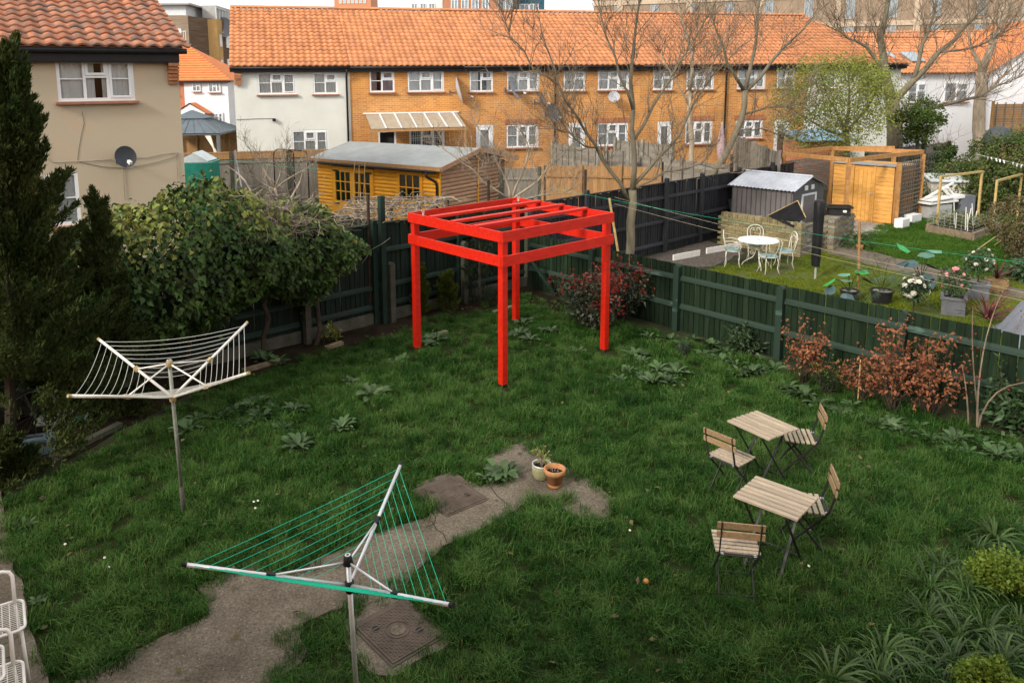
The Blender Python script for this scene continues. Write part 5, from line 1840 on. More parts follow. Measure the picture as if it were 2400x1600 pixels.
for p, lb in (((6.03, 9.36), 'split pale log at the edge of the right hand bed'), ((6.23, 9.29), 'rounded stone beside the log in the right hand bed')):
    m = MB()
    if 'log' in lb:
        m.tube([(-0.13, 0.03, 0.035), (0.13, -0.03, 0.035)], [0.03, 0.022], 8)
    else:
        m.sphere((0, 0, 0.03), 0.06, 10, 7, 0.6)
    tag(m.build('log' if 'log' in lb else 'stone', M['wood_grey'] if 'log' in lb else M['concrete_pale'], None, True, loc=(*p, 0), rot=(0, 0, -0.5)), lb, 'log' if 'log' in lb else 'stone')


# ------------------------------------------------------------------ plants
def stuff(name, v, f, m, parent):
    return tag(link(name, np_mesh(name, v, f, m), parent), kind='stuff')


def wiggle(a, b, n, amp, rg):
    a, b = np.array(a, float), np.array(b, float)
    L_ = np.linalg.norm(b - a)
    return [tuple(a + (b - a) * k / n + (rg.normal(size=3) * amp * L_ if 0 < k < n else 0)) for k in range(n + 1)]


# --- ivy mass over the back fence
def on_B(s, y, z):
    return (-3.8 + s * math.cos(ANG_B) - y * math.sin(ANG_B), 12.68 + s * math.sin(ANG_B) + y * math.cos(ANG_B), z)


iv = thing('ivy_hedge', 'big mass of ivy sprawling over the back fence with dead twigs in its top', 'ivy', (-3.8, 12.68, 0), ANG_B)
rg_ = np.random.default_rng(11)
SS = [-4.2, -2.6, -2.0, -0.8, -0.2, 0.4, 1.0, 1.35, 1.6, 1.8]
ZT = [2.3, 2.55, 2.8, 3.12, 2.98, 2.78, 2.6, 2.62, 2.35, 1.9]
ZB = [0.3, 0.35, 0.5, 0.75, 0.95, 1.1, 0.95, 0.95, 1.25, 1.7]
N1 = 21000
s_ = rg_.uniform(-4.2, 1.8, N1)
zt_, zb_ = np.interp(s_, SS, ZT), np.interp(s_, SS, ZB)
a_ = rg_.uniform(0, 2 * PI, N1)
lump = 1 + 0.20 * np.sin(s_ * 4.1 + 1.0) * np.cos(a_ * 2) + 0.14 * np.sin(s_ * 9.0 + a_ * 4) + 0.08 * np.sin(s_ * 17.0 - a_ * 5)
for k in range(46):                              # bulges and hollows of the ivy mass
    bs0, ba0, bw0, bh0 = rg_.uniform(-4, 1.8), rg_.uniform(0, 2 * PI), rg_.uniform(0.15, 0.42), rg_.uniform(-0.22, 0.30)
    lump += bh0 * np.exp(-((s_ - bs0) / bw0) ** 2 - ((np.angle(np.exp(1j * (a_ - ba0)))) / (bw0 * 1.5)) ** 2)
depth = rg_.uniform(0.5, 1.0, N1) ** 0.5 + (rg_.random(N1) < 0.06) * rg_.uniform(0, 0.22, N1)
hw_, hh_ = 0.85 * lump * depth, (zt_ - zb_) / 2 * (0.72 + 0.28 * lump) * depth
pts = np.stack([s_, -0.15 + hw_ * np.cos(a_), (zt_ + zb_) / 2 + hh_ * np.sin(a_)], 1)
nor = np.stack([rg_.normal(size=N1) * 0.3, np.cos(a_), np.sin(a_) + 0.25], 1)
drp = nrm(np.stack([rg_.normal(size=N1), nor[:, 1] * 0.9, rg_.normal(size=N1) * 0.5 - 0.5], 1))
lightm = (np.sin(a_) > 0.25) & (rg_.random(N1) < np.clip((np.sin(a_) - 0.1) * 1.1, 0, 0.9) * (0.6 + 0.4 * np.sin(s_ * 3.3 + 1)))  # pale leaves on top also carry the sky's light in their colour
hole = (np.sin(a_) > 0.35) & (np.abs(s_ - 0.72) < 0.62 + 0.15 * np.sin(a_ * 9)) & (rg_.random(N1) < 0.78)
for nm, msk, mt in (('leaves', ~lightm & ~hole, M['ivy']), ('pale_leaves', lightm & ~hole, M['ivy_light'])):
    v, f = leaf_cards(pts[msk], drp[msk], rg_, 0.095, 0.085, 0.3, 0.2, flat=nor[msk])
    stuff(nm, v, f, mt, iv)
for s0 in (-2.6, -1.2, 0.2, 1.2):
    MB().tube(wiggle((s0, -0.35, 0), (s0 + 0.3, -0.2, 1.7), 5, 0.04, rg_), [0.05, 0.045, 0.045, 0.04, 0.03, 0.03], 6).build('stem', M['bark_dark'], iv)
tw_ = MB()
for k in range(430):
    s0, y0 = rg_.normal(0.72, 0.45), rg_.uniform(-0.85, 0.6)
    z0 = np.interp(s0, SS, ZT) - rg_.uniform(0.0, 0.45) - 0.25 * abs(y0)
    d = rg_.normal(size=3) * [1, 0.7, 0.35]
    d = d / np.linalg.norm(d) * rg_.uniform(0.25, 0.8)
    tw_.tube(wiggle((s0, y0, z0), (s0 + d[0], y0 + d[1], z0 + d[2]), 4, 0.09, rg_), [0.0055, 0.005, 0.0045, 0.004, 0.003], 3, cap=False)
for k in range(5):
    s0 = rg_.uniform(0.0, 1.0)
    tw_.tube(wiggle((s0, -0.3, 2.3), (s0 + rg_.uniform(-0.9, 1.1), rg_.uniform(-0.5, 0.3), rg_.uniform(2.9, 3.3)), 6, 0.05, rg_), [0.03, 0.028, 0.025, 0.02, 0.015, 0.012, 0.008], 5)
tag(tw_.build('twigs', M['twig_pale'], iv), kind='stuff')


# --- conifers
def conifer(name, label, loc, h, prof, n_plume, per, length, width, m, seed, lean=(0, 0), up=0.75, group=None, trunk=True, clear=False):
    """plumes of foliage on a tapering envelope; prof(q) gives the radius at height fraction q"""
    t = thing(name, label, 'conifer', (*loc, 0), 0, group)
    rg = np.random.default_rng(seed)
    if trunk:
        MB().tube([(0, 0, -0.05), (lean[0] * 0.5, lean[1] * 0.5, h * 0.5), (lean[0] * 0.95, lean[1] * 0.95, h * 0.92)], [0.011 * h + 0.015, 0.008 * h + 0.008, 0.006], 7).build('trunk', M['bark_dark'], t)
    P, D = [], []
    for k in range(n_plume):
        q = rg.uniform(0.02, 0.97) ** 0.85
        a = rg.uniform(0, 2 * PI)
        r = prof(q) * rg.uniform(0.55, 1.05)
        tip = np.array([r * math.cos(a) + lean[0] * q, r * math.sin(a) + lean[1] * q, q * h + 0.1 * h * rg.uniform(0, 0.7)])
        root = np.array([0.25 * r * math.cos(a) + lean[0] * q, 0.25 * r * math.sin(a) + lean[1] * q, max(0.02, q * h - 0.5 * r)])
        ax = tip - root
        w = rg.random(per) ** 0.7
        p = root + ax * w[:, None] + rg.normal(size=(per, 3)) * (0.07 * np.linalg.norm(ax) + 0.02) * (1.1 - w[:, None])
        d = ax / np.linalg.norm(ax) + np.array([0, 0, up]) + rg.normal(size=(per, 3)) * 0.55
        P.append(p)
        D.append(d)
    P, D = np.concatenate(P), np.concatenate(D)
    if clear:                               # the lowest boughs on the lawn side are gone; the bicycle stands under them
        wx, wy = P[:, 0] + loc[0], P[:, 1] + loc[1]
        ok = ~((wx > -6.25) & (wx < -4.95) & (P[:, 2] < 0.72 + 0.43 * (9.75 - wy)) & (wy < 10.4))
        P, D = P[ok], D[ok]
    v, f = sprays(P, D, rg, length, width)
    stuff('foliage', v, f, m, t)
    return t


conifer('conifer_tree', 'tall dark shaggy conifer at the left edge in front of the beige house', (-5.75, 9.15), 5.0,
        lambda q: 1.55 * (1 - q) + 0.16 + 0.55 * max(0, 0.55 - q), 430, 420, 0.085, 0.018, M['conifer'], 21, (0.42, 0.0), clear=True)
conifer('conifer_tree', 'shorter dark conifer column between the tall conifer and the ivy', (-4.98, 10.35), 3.2,
        lambda q: 0.62 * (1 - q) ** 0.8 + 0.25 * max(0, 0.6 - q) + 0.0 * (1 - q) ** 0.55 + 0.06, 200, 320, 0.075, 0.016, M['conifer'], 22, (0.0, 0.0), clear=True)
conifer('conifer_tree', 'low dark conifer spray spilling over the ground by the toolbox', (-5.65, 8.62), 0.55,
        lambda q: 0.66 * (1 - q) ** 0.5 + 0.05, 80, 260, 0.075, 0.016, M['conifer'], 25)
conifer('gold_conifer', 'yellow green dwarf conifer just right of the left red post', (-0.91, 14.97), 1.02,
        lambda q: 0.26 * (1 - q) ** 0.6 + 0.03, 70, 90, 0.07, 0.02, M['gold_conifer'], 23, group='dwarf golden conifers')
conifer('gold_conifer', 'smaller yellow green dwarf conifer farther from the left red post', (-0.38, 15.25), 0.82,
        lambda q: 0.32 * (1 - q) ** 0.6 + 0.03, 70, 90, 0.07, 0.02, M['gold_conifer'], 24, group='dwarf golden conifers')
conifer('dark_shrub', 'tall thin dark shrub behind the red pergola against the back fence', (0.3, 15.72), 2.0,
        lambda q: 0.55 * (0.6 + 0.4 * (1 - q)), 90, 70, 0.10, 0.014, M['dark_conifer'], 26)


# --- leafy shrubs built as stems with leaves towards the branch tips
def shrub(name, label, cat, loc, h, rad, n_stem, n_leaf, ll, lw, m, seed, tipm=None, tipfrac=0.0, lean=(0, 0), stemm='bark_dark', base=0.3, group=None, droop=0.2, up=0.35, spread=0.10, lean_all=None):
    t = thing(name, label, cat, (*loc, 0), 0, group)
    rg = np.random.default_rng(seed)
    sm = MB()
    P, D, T = [], [], []
    for k in range(n_stem):
        a = rg.uniform(0, 2 * PI)
        r = rad * math.sqrt(rg.uniform(0.02, 1))
        hh = h * rg.uniform(0.55, 1.0) * (1 - 0.35 * (r / rad) ** 2)
        ln = lean if rg.random() < 0.6 else (0, 0)
        tip = np.array([r * math.cos(a) + ln[0], r * math.sin(a) + ln[1], hh])
        pl_ = wiggle((tip[0] * 0.12, tip[1] * 0.12, 0), tip, 4, 0.05, rg)
        sm.tube(pl_, [0.010, 0.009, 0.007, 0.005, 0.003], 4, cap=False)
        pa = np.array(pl_)
        w = base + (1 - base) * rg.random(n_leaf) ** 0.75
        idx = np.clip((w * 4).astype(int), 0, 3)
        fr = w * 4 - idx
        p = pa[idx] * (1 - fr[:, None]) + pa[idx + 1] * fr[:, None] + rg.normal(size=(n_leaf, 3)) * spread * rad
        d = rg.normal(size=(n_leaf, 3)) + np.array([0, 0, up]) + (tip / np.linalg.norm(tip)) * 0.5
        P.append(p)
        D.append(d)
        T.append(w > 1 - tipfrac * rg.uniform(0.5, 1.3))
    sm.build('stems', M[stemm], t)
    tag(t.children[0], kind='stuff')
    P, D, T = np.concatenate(P), np.concatenate(D), np.concatenate(T)
    P[:, 2] = np.maximum(P[:, 2], 0.03)
    for nm, msk, mm in (('leaves', ~T, m), ('young_leaves', T, tipm)):
        if mm is not None and msk.any():
            v, f = leaf_cards(P[msk], D[msk], rg, ll, lw, droop)
            stuff(nm, v, f, mm, t)
    return t


shrub('red_tip_shrub', 'evergreen shrub with bright red new leaves beside the right red post', 'shrub', (2.25, 14.05), 1.30, 0.72, 46, 52, 0.10, 0.042, M['photinia'], 31,
      M['photinia_red'], 0.17, lean=(0.25, -0.05), base=0.15)
shrub('red_tip_shrub', 'red tipped shrub branch leaning over the low green fence', 'shrub', (3.0, 14.5), 1.45, 0.42, 22, 46, 0.10, 0.042, M['photinia'], 32, M['photinia_red'], 0.17, lean=(0.25, -0.1), base=0.25)
bg = 'copper leaved beech saplings along the low fence'
shrub('beech_sapling', 'copper leaved sapling farthest from the camera, beside the box bush', 'sapling', (5.09, 11.15), 1.24, 0.34, 15, 32, 0.078, 0.042, M['beech'], 33, base=0.40, group=bg, droop=0.35, spread=0.16)
shrub('beech_sapling', 'copper leaved sapling with a bamboo cane, second along the fence', 'sapling', (5.68, 10.58), 0.95, 0.36, 14, 28, 0.078, 0.042, M['beech'], 34, base=0.40, group=bg, droop=0.35, spread=0.16)
shrub('beech_sapling', 'tallest copper leaved sapling reaching above the fence rail', 'sapling', (5.94, 10.21), 1.45, 0.36, 15, 34, 0.078, 0.042, M['beech'], 35, base=0.40, group=bg, droop=0.35, spread=0.16)
shrub('beech_sapling', 'copper leaved sapling nearest the camera with drooping side branches', 'sapling', (6.38, 10.06), 1.25, 0.48, 18, 32, 0.078, 0.042, M['beech'], 36, base=0.40, group=bg, droop=0.4, spread=0.16)
tag(MB().tube([(*(5.61, 10.51), 0), (*(5.66, 10.61), 0.62)], 0.008, 6).build('bamboo_cane', M['cane']), 'short upright bamboo cane among the copper saplings', 'cane')
shrub('box_bush', 'small dark box bush between two copper saplings', 'shrub', (5.33, 10.82), 0.62, 0.26, 40, 60, 0.032, 0.016, M['box_leaf'], 37, M['lime'], 0.04, base=0.1)
shrub('laurel_bush', 'rounded blue green bush against the low fence near the red shrub', 'shrub', (4.71, 12.66), 0.55, 0.34, 26, 30, 0.10, 0.038, M['laurel'], 38, base=0.15)
shrub('laurel_bush', 'dark green leafy bush at the right edge by the bed', 'shrub', (7.25, 9.58), 0.7, 0.4, 22, 22, 0.15, 0.055, M['laurel'], 39, base=0.2)
shrub('laurel_plant', 'upright laurel stem with big leaves in front of the fence at right', 'plant', (7.03, 9.72), 1.05, 0.10, 3, 40, 0.15, 0.055, M['laurel'], 40, base=0.15, spread=0.2, up=0.1)
shrub('laurel_plant', 'second big leaved laurel stem at the extreme right of the bed', 'plant', (7.82, 10.39), 0.9, 0.14, 4, 26, 0.15, 0.055, M['laurel'], 41, base=0.2, spread=0.2, up=0.1)
shrub('spotted_plant', 'small yellow green plant in front of the concrete fence post', 'plant', (-2.44, 13.41), 0.42, 0.2, 9, 18, 0.11, 0.03, M['ivy_light'], 42, base=0.3)
shrub('lavender_plant', 'small silvery plant at the bed edge by the right red post', 'plant', (3.68, 12.59), 0.3, 0.12, 16, 30, 0.04, 0.008, M['palm'], 43, base=0.2)
br = thing('briar', 'bare arching briar stems with a few red leaves at the right fence', 'briar', (*(6.72, 9.59), 0))
bs, P_, D_ = MB(), [], []
rg_ = np.random.default_rng(44)
for a, b, c in (((0, 0, 0), (0.15, 0.1, 0.95), (0.9, -0.5, 0.72)), ((0, 0, 0), (0.05, 0.25, 1.1), (0.55, 0.55, 1.75)), ((0.05, 0, 0), (-0.05, 0.2, 0.9), (0.2, 0.6, 1.5)), ((-0.05, 0.1, 0), (-0.1, 0.1, 0.5), (-0.15, 0.2, 0.85)),
                ((0.4, 0.2, 0), (0.45, 0.4, 0.9), (0.9, 0.5, 1.6))):
    pp = [tuple(np.array(a) * (1 - q) ** 2 + 2 * np.array(b) * q * (1 - q) + np.array(c) * q * q) for q in np.linspace(0, 1, 9)]
    bs.tube(pp, [0.012 - 0.001 * k for k in range(9)], 5)
    for k in range(14):
        P_.append(np.array(pp[int(rg_.integers(3, 9))]) + rg_.normal(size=3) * 0.03)
        D_.append(rg_.normal(size=3))
tag(bs.build('stems', M['twig'], br), kind='stuff')
v, f = leaf_cards(np.array(P_), np.array(D_), rg_, 0.05, 0.03)
stuff('leaves', v, f, M['photinia_red'], br)


# --- broad-leaved rosettes
def rosette_mesh(name, n, L0, W0, m, seed, rise=0.55, seg=4):
    rg = np.random.default_rng(seed)
    v, f = [], []
    for k in range(n):
        a = k * 2.4 + rg.uniform(-0.3, 0.3)
        L_ = L0 * rg.uniform(0.55, 1.15)
        W_l = W0 * L_ / L0 * rg.uniform(0.85, 1.15)
        el = rg.uniform(0.15, 1.15) * rise + 0.15
        c, s = math.cos(a), math.sin(a)
        i = len(v)
        off = rg.uniform(0, 0.10)
        tw = rg.uniform(-0.3, 0.3)
        for j in range(seg + 1):
            q = j / seg
            x = off + L_ * q * math.cos(el * (1 - 0.6 * q))
            z = L_ * (q * math.sin(el * 1.1) - 0.55 * q * q * math.sin(el) - 0.06 * q) + 0.02
            w = W_l * (0.10 + 0.9 * math.sin(PI * min(1, q * 0.92 + 0.06)) ** 0.8) * (q < 1) / 2 + 0.003
            for sd, lift in ((-1, 0.22), (0, 0.0), (1, 0.22)):
                yy, zz = sd * w, z + lift * w + sd * w * tw
                v.append((x * c - yy * s, x * s + yy * c, max(0.012, zz)))
        for j in range(seg):
            for d in (0, 1):
                b = i + j * 3 + d
                f.append((b, b + 1, b + 4, b + 3))
    return np_mesh(name, v, f, m, True)


ROS = [rosette_mesh('weed_clump', 20 + 3 * k, 0.165, 0.062, M['weed'], 50 + k, 0.85) for k in range(4)]
WEED_W = [(-3.73, 9.75), (-3.74, 10.14), (-3.39, 10.13), (-3.27, 10.41), (-3.03, 10.55), (-2.75, 10.4), (-2.44, 10.39), (-3.01, 9.92), (-2.85, 10.12), (-1.8, 11.4), (-1.6, 11.14), (-1.68, 9.77), (-2.15, 9.29), (-1.05, 12.3), (-1.17, 12.11), (-0.69, 13.09), (0.96, 13.55), (1.13, 13.27), (1.88, 12.63), (2.85, 12.11), (2.59, 11.74), (2.84, 11.21), (2.36, 11.39), (3.06, 11.28), (2.77, 11.46), (3.31, 11.63), (0.27, 8.37), (0.43, 8.49), (-3.37, 12.36), (-3.1, 12.26), (1.08, 14.17), (1.55, 13.66), (-0.55, 13.36), (-1.41, 10.9), (-4.65, 7.51), (-3.85, 6.3), (-2.48, 9.78), (3.09, 11.82), (2.84, 12.4)]
MARKS = [('the left red post', (-0.97, 12.9)), ('the front red post', (0.55, 11.1)), ('the right red post', (2.5, 12.7)), ('the far red post', (1.0, 14.5)), ('the white dryer pole', (-3.07, 7.76)),
         ('the far manhole cover', (-0.2, 8.1)), ('the spotted plant', (-2.44, 13.41)), ('the wire chairs', (-3.7, 5.6)), ('the farther table', (3.4, 8.3)), ('the red tipped shrub', (2.3, 14.0)),
         ('the box bush', (5.33, 10.82)), ('the bamboo cane', (5.65, 10.58)), ('the upright laurel', (7.03, 9.72)), ('the rounded blue green bush', (4.71, 12.66)), ('the split log', (5.05, 8.1)),
         ('the upper lime mound', (4.75, 6.29)), ('the corner lime mound', (3.83, 5.14)), ('the stone', (5.6, 7.55))]


def beside(x, y):
    n, (mx, my) = min(MARKS, key=lambda m: math.hypot(m[1][0] - x, m[1][1] - y))
    dx, dy = x - mx, y - my
    far = 'just ' if math.hypot(dx, dy) < 0.8 else 'well '
    return far + (('right of ' if dx > 0 else 'left of ') if abs(dx) > abs(dy) else ('behind ' if dy > 0 else 'in front of ')) + n


def sized(sc, lo, hi):
    return 'small' if sc < lo + (hi - lo) / 3 else 'large' if sc > hi - (hi - lo) / 3 else 'middling'


lb = 'broad leaved weed clump in the grass'
for k, (x, y) in enumerate(WEED_W):
    o = link('weed_clump', ROS[k % 4], None, (x, y, 0.02), (rnd.uniform(-0.12, 0.12), rnd.uniform(-0.12, 0.12), rnd.uniform(0, 6.28)))
    sc = rnd.uniform(0.65, 1.2) * (0.6 if y < 8 else 1)
    o.scale = (sc, sc, sc * rnd.uniform(1.0, 1.5))
    tag(o, sized(sc, 0.75, 1.35) + ' broad leaved weed clump ' + beside(x, y), 'weed', 'weed clumps in the lawn')
BED_W = [(3.29, 13.37), (3.42, 13.14), (3.64, 13.24), (3.77, 12.9), (4.05, 13.23), (4.01, 12.47), (4.25, 12.89), (4.2, 12.17), (4.34, 11.97), (4.31, 11.6), (4.48, 11.6), (4.65, 11.51), (4.92, 11.77), (4.77, 11), (4.8, 10.76), (4.92, 10.68), (5, 10.45), (5.08, 10.23), (5.19, 10.09), (5.41, 10.29), (5.38, 9.95), (5.45, 9.75), (5.62, 9.68), (5.71, 9.49), (5.94, 9.61), (5.92, 9.25), (5.94, 9.01), (6.22, 9.24), (6.2, 8.95), (6.5, 9.18), (6.46, 8.84), (6.73, 9), (6.73, 8.78), (4.4, 12.57), (4.82, 12.15), (5.81, 9.87), (6.64, 9.47), (6.89, 9.34)]
for k, (x, y) in enumerate(BED_W):
    o = link('bed_plant', ROS[(k + 1) % 4], None, (x, y, 0.02), (rnd.uniform(-0.15, 0.15), rnd.uniform(-0.15, 0.15), rnd.uniform(0, 6.28)))
    sc = rnd.uniform(0.65, 1.1)
    o.scale = (sc, sc, sc * rnd.uniform(1.0, 1.6))
    tag(o, sized(sc, 0.65, 1.1) + ' leafy green bed plant ' + beside(x, y), 'plant', 'leafy plants along the low fence')


# --- strap-leaved clumps, bottom right
def strap_mesh(name, n, L0, W0, m, seed):
    rg = np.random.default_rng(seed)
    v, f = [], []
    for k in range(n):
        a = rg.uniform(0, 2 * PI)
        L_ = L0 * rg.uniform(0.6, 1.15)
        el = rg.uniform(0.55, 1.35)
        c, s = math.cos(a), math.sin(a)
        i = len(v)
        r0 = rg.uniform(0, 0.07)
        x, z, e = r0, 0.0, el
        seg = 6
        for j in range(seg + 1):
            q = j / seg
            w = W0 / 2 * (1 - q ** 3) * rg.uniform(0.9, 1.1) + 0.0015
            v.append((x * c + w * s, x * s - w * c, max(0.015, z)))
            v.append((x * c - w * s, x * s + w * c, max(0.015, z) + 0.004))
            x += L_ / seg * math.cos(e)
            z += L_ / seg * math.sin(e)
            e -= rg.uniform(0.25, 0.5)
        for j in range(seg):
            b = i + j * 2
            f.append((b, b + 1, b + 3, b + 2))
    return np_mesh(name, v, f, m, True)


STR = [strap_mesh('strap_leaf_clump', 64, 0.31, 0.011, M['strap'], 70 + k) for k in range(4)]
STRAP_W = [(3.02, 5.43), (3.33, 5.58), (3.65, 5.77), (3.92, 6), (4.17, 6.13), (4.48, 6.35), (4.56, 6.6), (4.44, 6.66), (5.01, 6.99), (5.28, 7.13), (5.55, 7.27), (3.34, 5.36), (4.22, 5.48), (2.79, 5.3), (3.57, 5.35), (4.07, 5.77), (4.31, 5.81), (4.66, 5.91), (3.55, 5.49), (3.82, 5.48), (3.14, 5.27), (5.2, 6.72), (4.17, 6.36)]
for k, (x, y) in enumerate(STRAP_W):
    o = link('strap_leaf_clump', STR[k % 4], None, (x, y, 0.0), (0, 0, rnd.uniform(0, 6.28)))
    sc = rnd.uniform(0.85, 1.25)
    o.scale = (sc, sc, sc)
    tag(o, sized(sc, 0.85, 1.25) + ' arching strap leaved clump ' + beside(x, y), 'plant', 'strap leaved clumps in the bottom right bed')
shrub('lime_plant', 'lime green mound of small lobed leaves at the right edge', 'plant', (4.82, 6.38), 0.36, 0.28, 60, 44, 0.038, 0.032, M['lime'], 45, base=0.55, spread=0.12, up=0.6)
shrub('lime_plant', 'lime green mound of small lobed leaves in the bottom right corner', 'plant', (3.89, 5.14), 0.30, 0.24, 50, 44, 0.038, 0.032, M['lime'], 46, base=0.55, spread=0.12, up=0.6)
# daisies
dz_ = MB().lathe([(0.001, 0.002), (0.012, 0.0), (0.013, 0.003), (0.004, 0.006), (0.001, 0.006)], 8).mesh('daisy', M['petal_white'])
for x, y in ((-3.52, 6.88), (-3.41, 6.73), (-2.34, 7.87), (-2.3, 7.89), (-2.29, 7.74), (-4.02, 7.11), (3.47, 7.25), (3.2, 6.65), (1.65, 7.26)):
    tag(link('daisy', dz_, None, (x, y, 0.085), (0.3, 0.2, 0)), 'tiny white daisy ' + beside(x, y), 'daisy', 'daisies in the lawn')


# --- trees
def branchlets(mb, p, d, L_, r, lev, rg, up=0.25, nch=4):
    n = 4
    pts = [np.array(p, float)]
    d = np.array(d, float)
    d /= np.linalg.norm(d)
    nodes = []
    for k in range(n):
        d = d + rg.normal(size=3) * 0.22 + np.array([0, 0, up * 0.35])
        d /= np.linalg.norm(d)
        pts.append(pts[-1] + d * L_ / n)
        nodes.append((pts[-1].copy(), d.copy()))
    mb.tube([tuple(q) for q in pts], [r * (1 - 0.19 * k) for k in range(n + 1)], 4 if r > 0.012 else 3, cap=False)
    if lev > 0:
        for c in range(nch):
            q, dd = nodes[int(rg.integers(0, n - (0 if lev < 2 else 1)))]
            sd = rg.normal(size=3)
            sd -= dd * sd.dot(dd)
            sd /= np.linalg.norm(sd)
            branchlets(mb, q, dd * 0.75 + sd * rg.uniform(0.5, 0.95) + np.array([0, 0, up * 0.5]), L_ * rg.uniform(0.5, 0.8), max(r * 0.6, 0.0045), lev - 1, rg, up, max(2, nch - 1))


def limb_tree(name, label, trunk, limbs, m, twigm, seed, n_br=9, L1=1.3, lev=2, up=0.42, group=None, start=0.2, cat='tree', nch=4, twr=0.012):
    rg = np.random.default_rng(seed)
    base = trunk[0][0]
    t = thing(name, label, cat, (base[0], base[1], 0), 0, group)
    loc = np.array([base[0], base[1], 0])

    def lo(pp):
        out = []
        for a, b in zip(pp[:-1], pp[1:]):
            a, b = np.array(a) - loc, np.array(b) - loc
            out += [a, (a + b) / 2 + rg.normal(size=3) * 0.03 * np.linalg.norm(b - a)]
        return [tuple(q) for q in out + [np.array(pp[-1]) - loc]]
    tp_, r0, r1 = trunk
    tp_ = [(tp_[0][0], tp_[0][1], -0.1)] + list(tp_)
    tl = lo(tp_)
    MB().tube(tl, [r0 + (r1 - r0) * k / (len(tl) - 1) for k in range(len(tl))], 10).build('trunk', m, t, smooth=True)
    tw = MB()
    for pp, ra, rb in limbs:
        pl_ = lo(pp)
        n = len(pl_)
        MB().tube(pl_, [ra + (rb - ra) * k / (n - 1) for k in range(n)], 7).build('branch', m, t, smooth=True)
        for c in range(n_br):
            q = start + (1 - start) * rg.random()
            k = min(n - 2, int(q * (n - 1)))
            a, b = np.array(pl_[k]), np.array(pl_[k + 1])
            p = a + (b - a) * rg.random()
            dd = (b - a) / np.linalg.norm(b - a)
            sd = rg.normal(size=3)
            sd -= dd * sd.dot(dd)
            sd /= np.linalg.norm(sd)
            branchlets(tw, p, dd * 0.7 + sd * rg.uniform(0.5, 1.0) + np.array([0, 0, up]), L1 * rg.uniform(0.6, 1.2) * (1.1 - 0.4 * q), min(rb * 1.2 + 0.004, twr), lev, rg, up, nch)
        branchlets(tw, pl_[-1], np.array(pl_[-1]) - np.array(pl_[-2]), L1, rb, lev, rg, up, nch)
    tag(tw.build('twigs', twigm, t), kind='stuff')
    return t


TG = 'bare trees behind the charcoal fence'
limb_tree('bare_tree', 'bare tree with a pale trunk rising in front of the charcoal fence',
          ([(4.17, 19.15, 0.17), (4.17, 19.15, 1.09), (4.2, 19.15, 1.9)], 0.118, 0.10),
          [([(4.2, 19.15, 1.9), (4.21, 19.15, 2.92), (4.17, 19.15, 3.97), (4.13, 19.25, 5.01), (4.23, 19.35, 5.93), (4.34, 19.45, 7.16)], 0.075, 0.02),
           ([(4.1, 19.15, 1.63), (3.59, 18.95, 2.41), (3.2, 18.85, 3.06), (2.69, 18.65, 3.8), (2.26, 18.55, 4.51), (1.99, 18.45, 5.3), (1.76, 18.45, 6.18)], 0.055, 0.010),
           ([(4.26, 19.15, 2.06), (4.87, 19.45, 2.65), (5.44, 19.65, 3.19), (5.85, 19.85, 3.99), (6.36, 20.05, 4.68), (7.18, 20.25, 5.49)], 0.05, 0.010),
           ([(4.2, 19.15, 3.13), (4.7, 19.35, 3.96), (5.36, 19.55, 5), (5.89, 19.65, 5.84), (6.44, 19.85, 6.78)], 0.036, 0.010),
           ([(4.17, 19.15, 3.87), (3.76, 18.85, 4.7), (3.39, 18.65, 5.6), (3.16, 18.55, 6.47), (3.03, 18.45, 7.04)], 0.036, 0.010),
           ([(3.25, 18.85, 3.01), (2.89, 18.55, 3.06), (2.5, 18.35, 3.39), (2.01, 18.05, 3.55)], 0.03, 0.01),
           ([(2.26, 18.55, 4.51), (1.64, 18.35, 4.86), (1.08, 18.25, 5.64), (0.85, 18.15, 6.26)], 0.028, 0.008),
           ([(4.28, 19.15, 1.96), (5.12, 19.55, 2.31), (6.07, 19.85, 2.46), (6.9, 20.15, 2.3)], 0.03, 0.008)],
          M['bark'], M['twig'], 101, n_br=22, L1=1.25, lev=2, group=TG)
limb_tree('bare_tree', 'leaning bare tree left of the tan timber frame, with a crooked trunk',
          ([(7.89, 25, 1.13), (8.47, 25, 2.17), (8.94, 25, 3.34), (9.01, 25, 4.26)], 0.115, 0.085),
          [([(9.01, 25, 4.26), (9.32, 25.2, 5.5), (9.39, 25.3, 6.58), (9.62, 25.5, 7.92)], 0.07, 0.018),
           ([(9.01, 25, 4.22), (9.99, 25.4, 5.2), (11.08, 25.8, 6.17), (12.31, 26.2, 7.31)], 0.07, 0.012),
           ([(8.98, 25, 4.26), (8.28, 24.6, 5.09), (7.87, 24.4, 6), (7.37, 24.2, 7.01)], 0.06, 0.012),
           ([(8.94, 25, 3.47), (9.97, 25.5, 3.69), (11.3, 26, 3.79)], 0.04, 0.01),
           ([(8.72, 25, 2.79), (9.61, 25.2, 3.04), (10.68, 25.4, 2.77)], 0.035, 0.008)],
          M['bark'], M['twig'], 102, n_br=20, L1=1.6, lev=2, group=TG)
limb_tree('bare_tree', 'slim pale bare tree between the two bigger bare trees',
          ([(8.06, 27, 1.01), (7.96, 27, 2.51), (7.8, 27, 4.21)], 0.11, 0.08),
          [([(7.8, 27, 4.21), (7.85, 27, 5.59), (7.36, 27, 7.02), (7.16, 27, 8)], 0.07, 0.015),
           ([(7.85, 27, 3.91), (8.56, 27.3, 4.86), (9.17, 27.5, 6.03)], 0.05, 0.012),
           ([(7.9, 27, 3.55), (7.26, 26.7, 4.58), (6.6, 26.5, 5.58)], 0.045, 0.012)],
          M['bark_pale'], M['twig'], 103, n_br=18, L1=1.6, lev=2, group=TG)
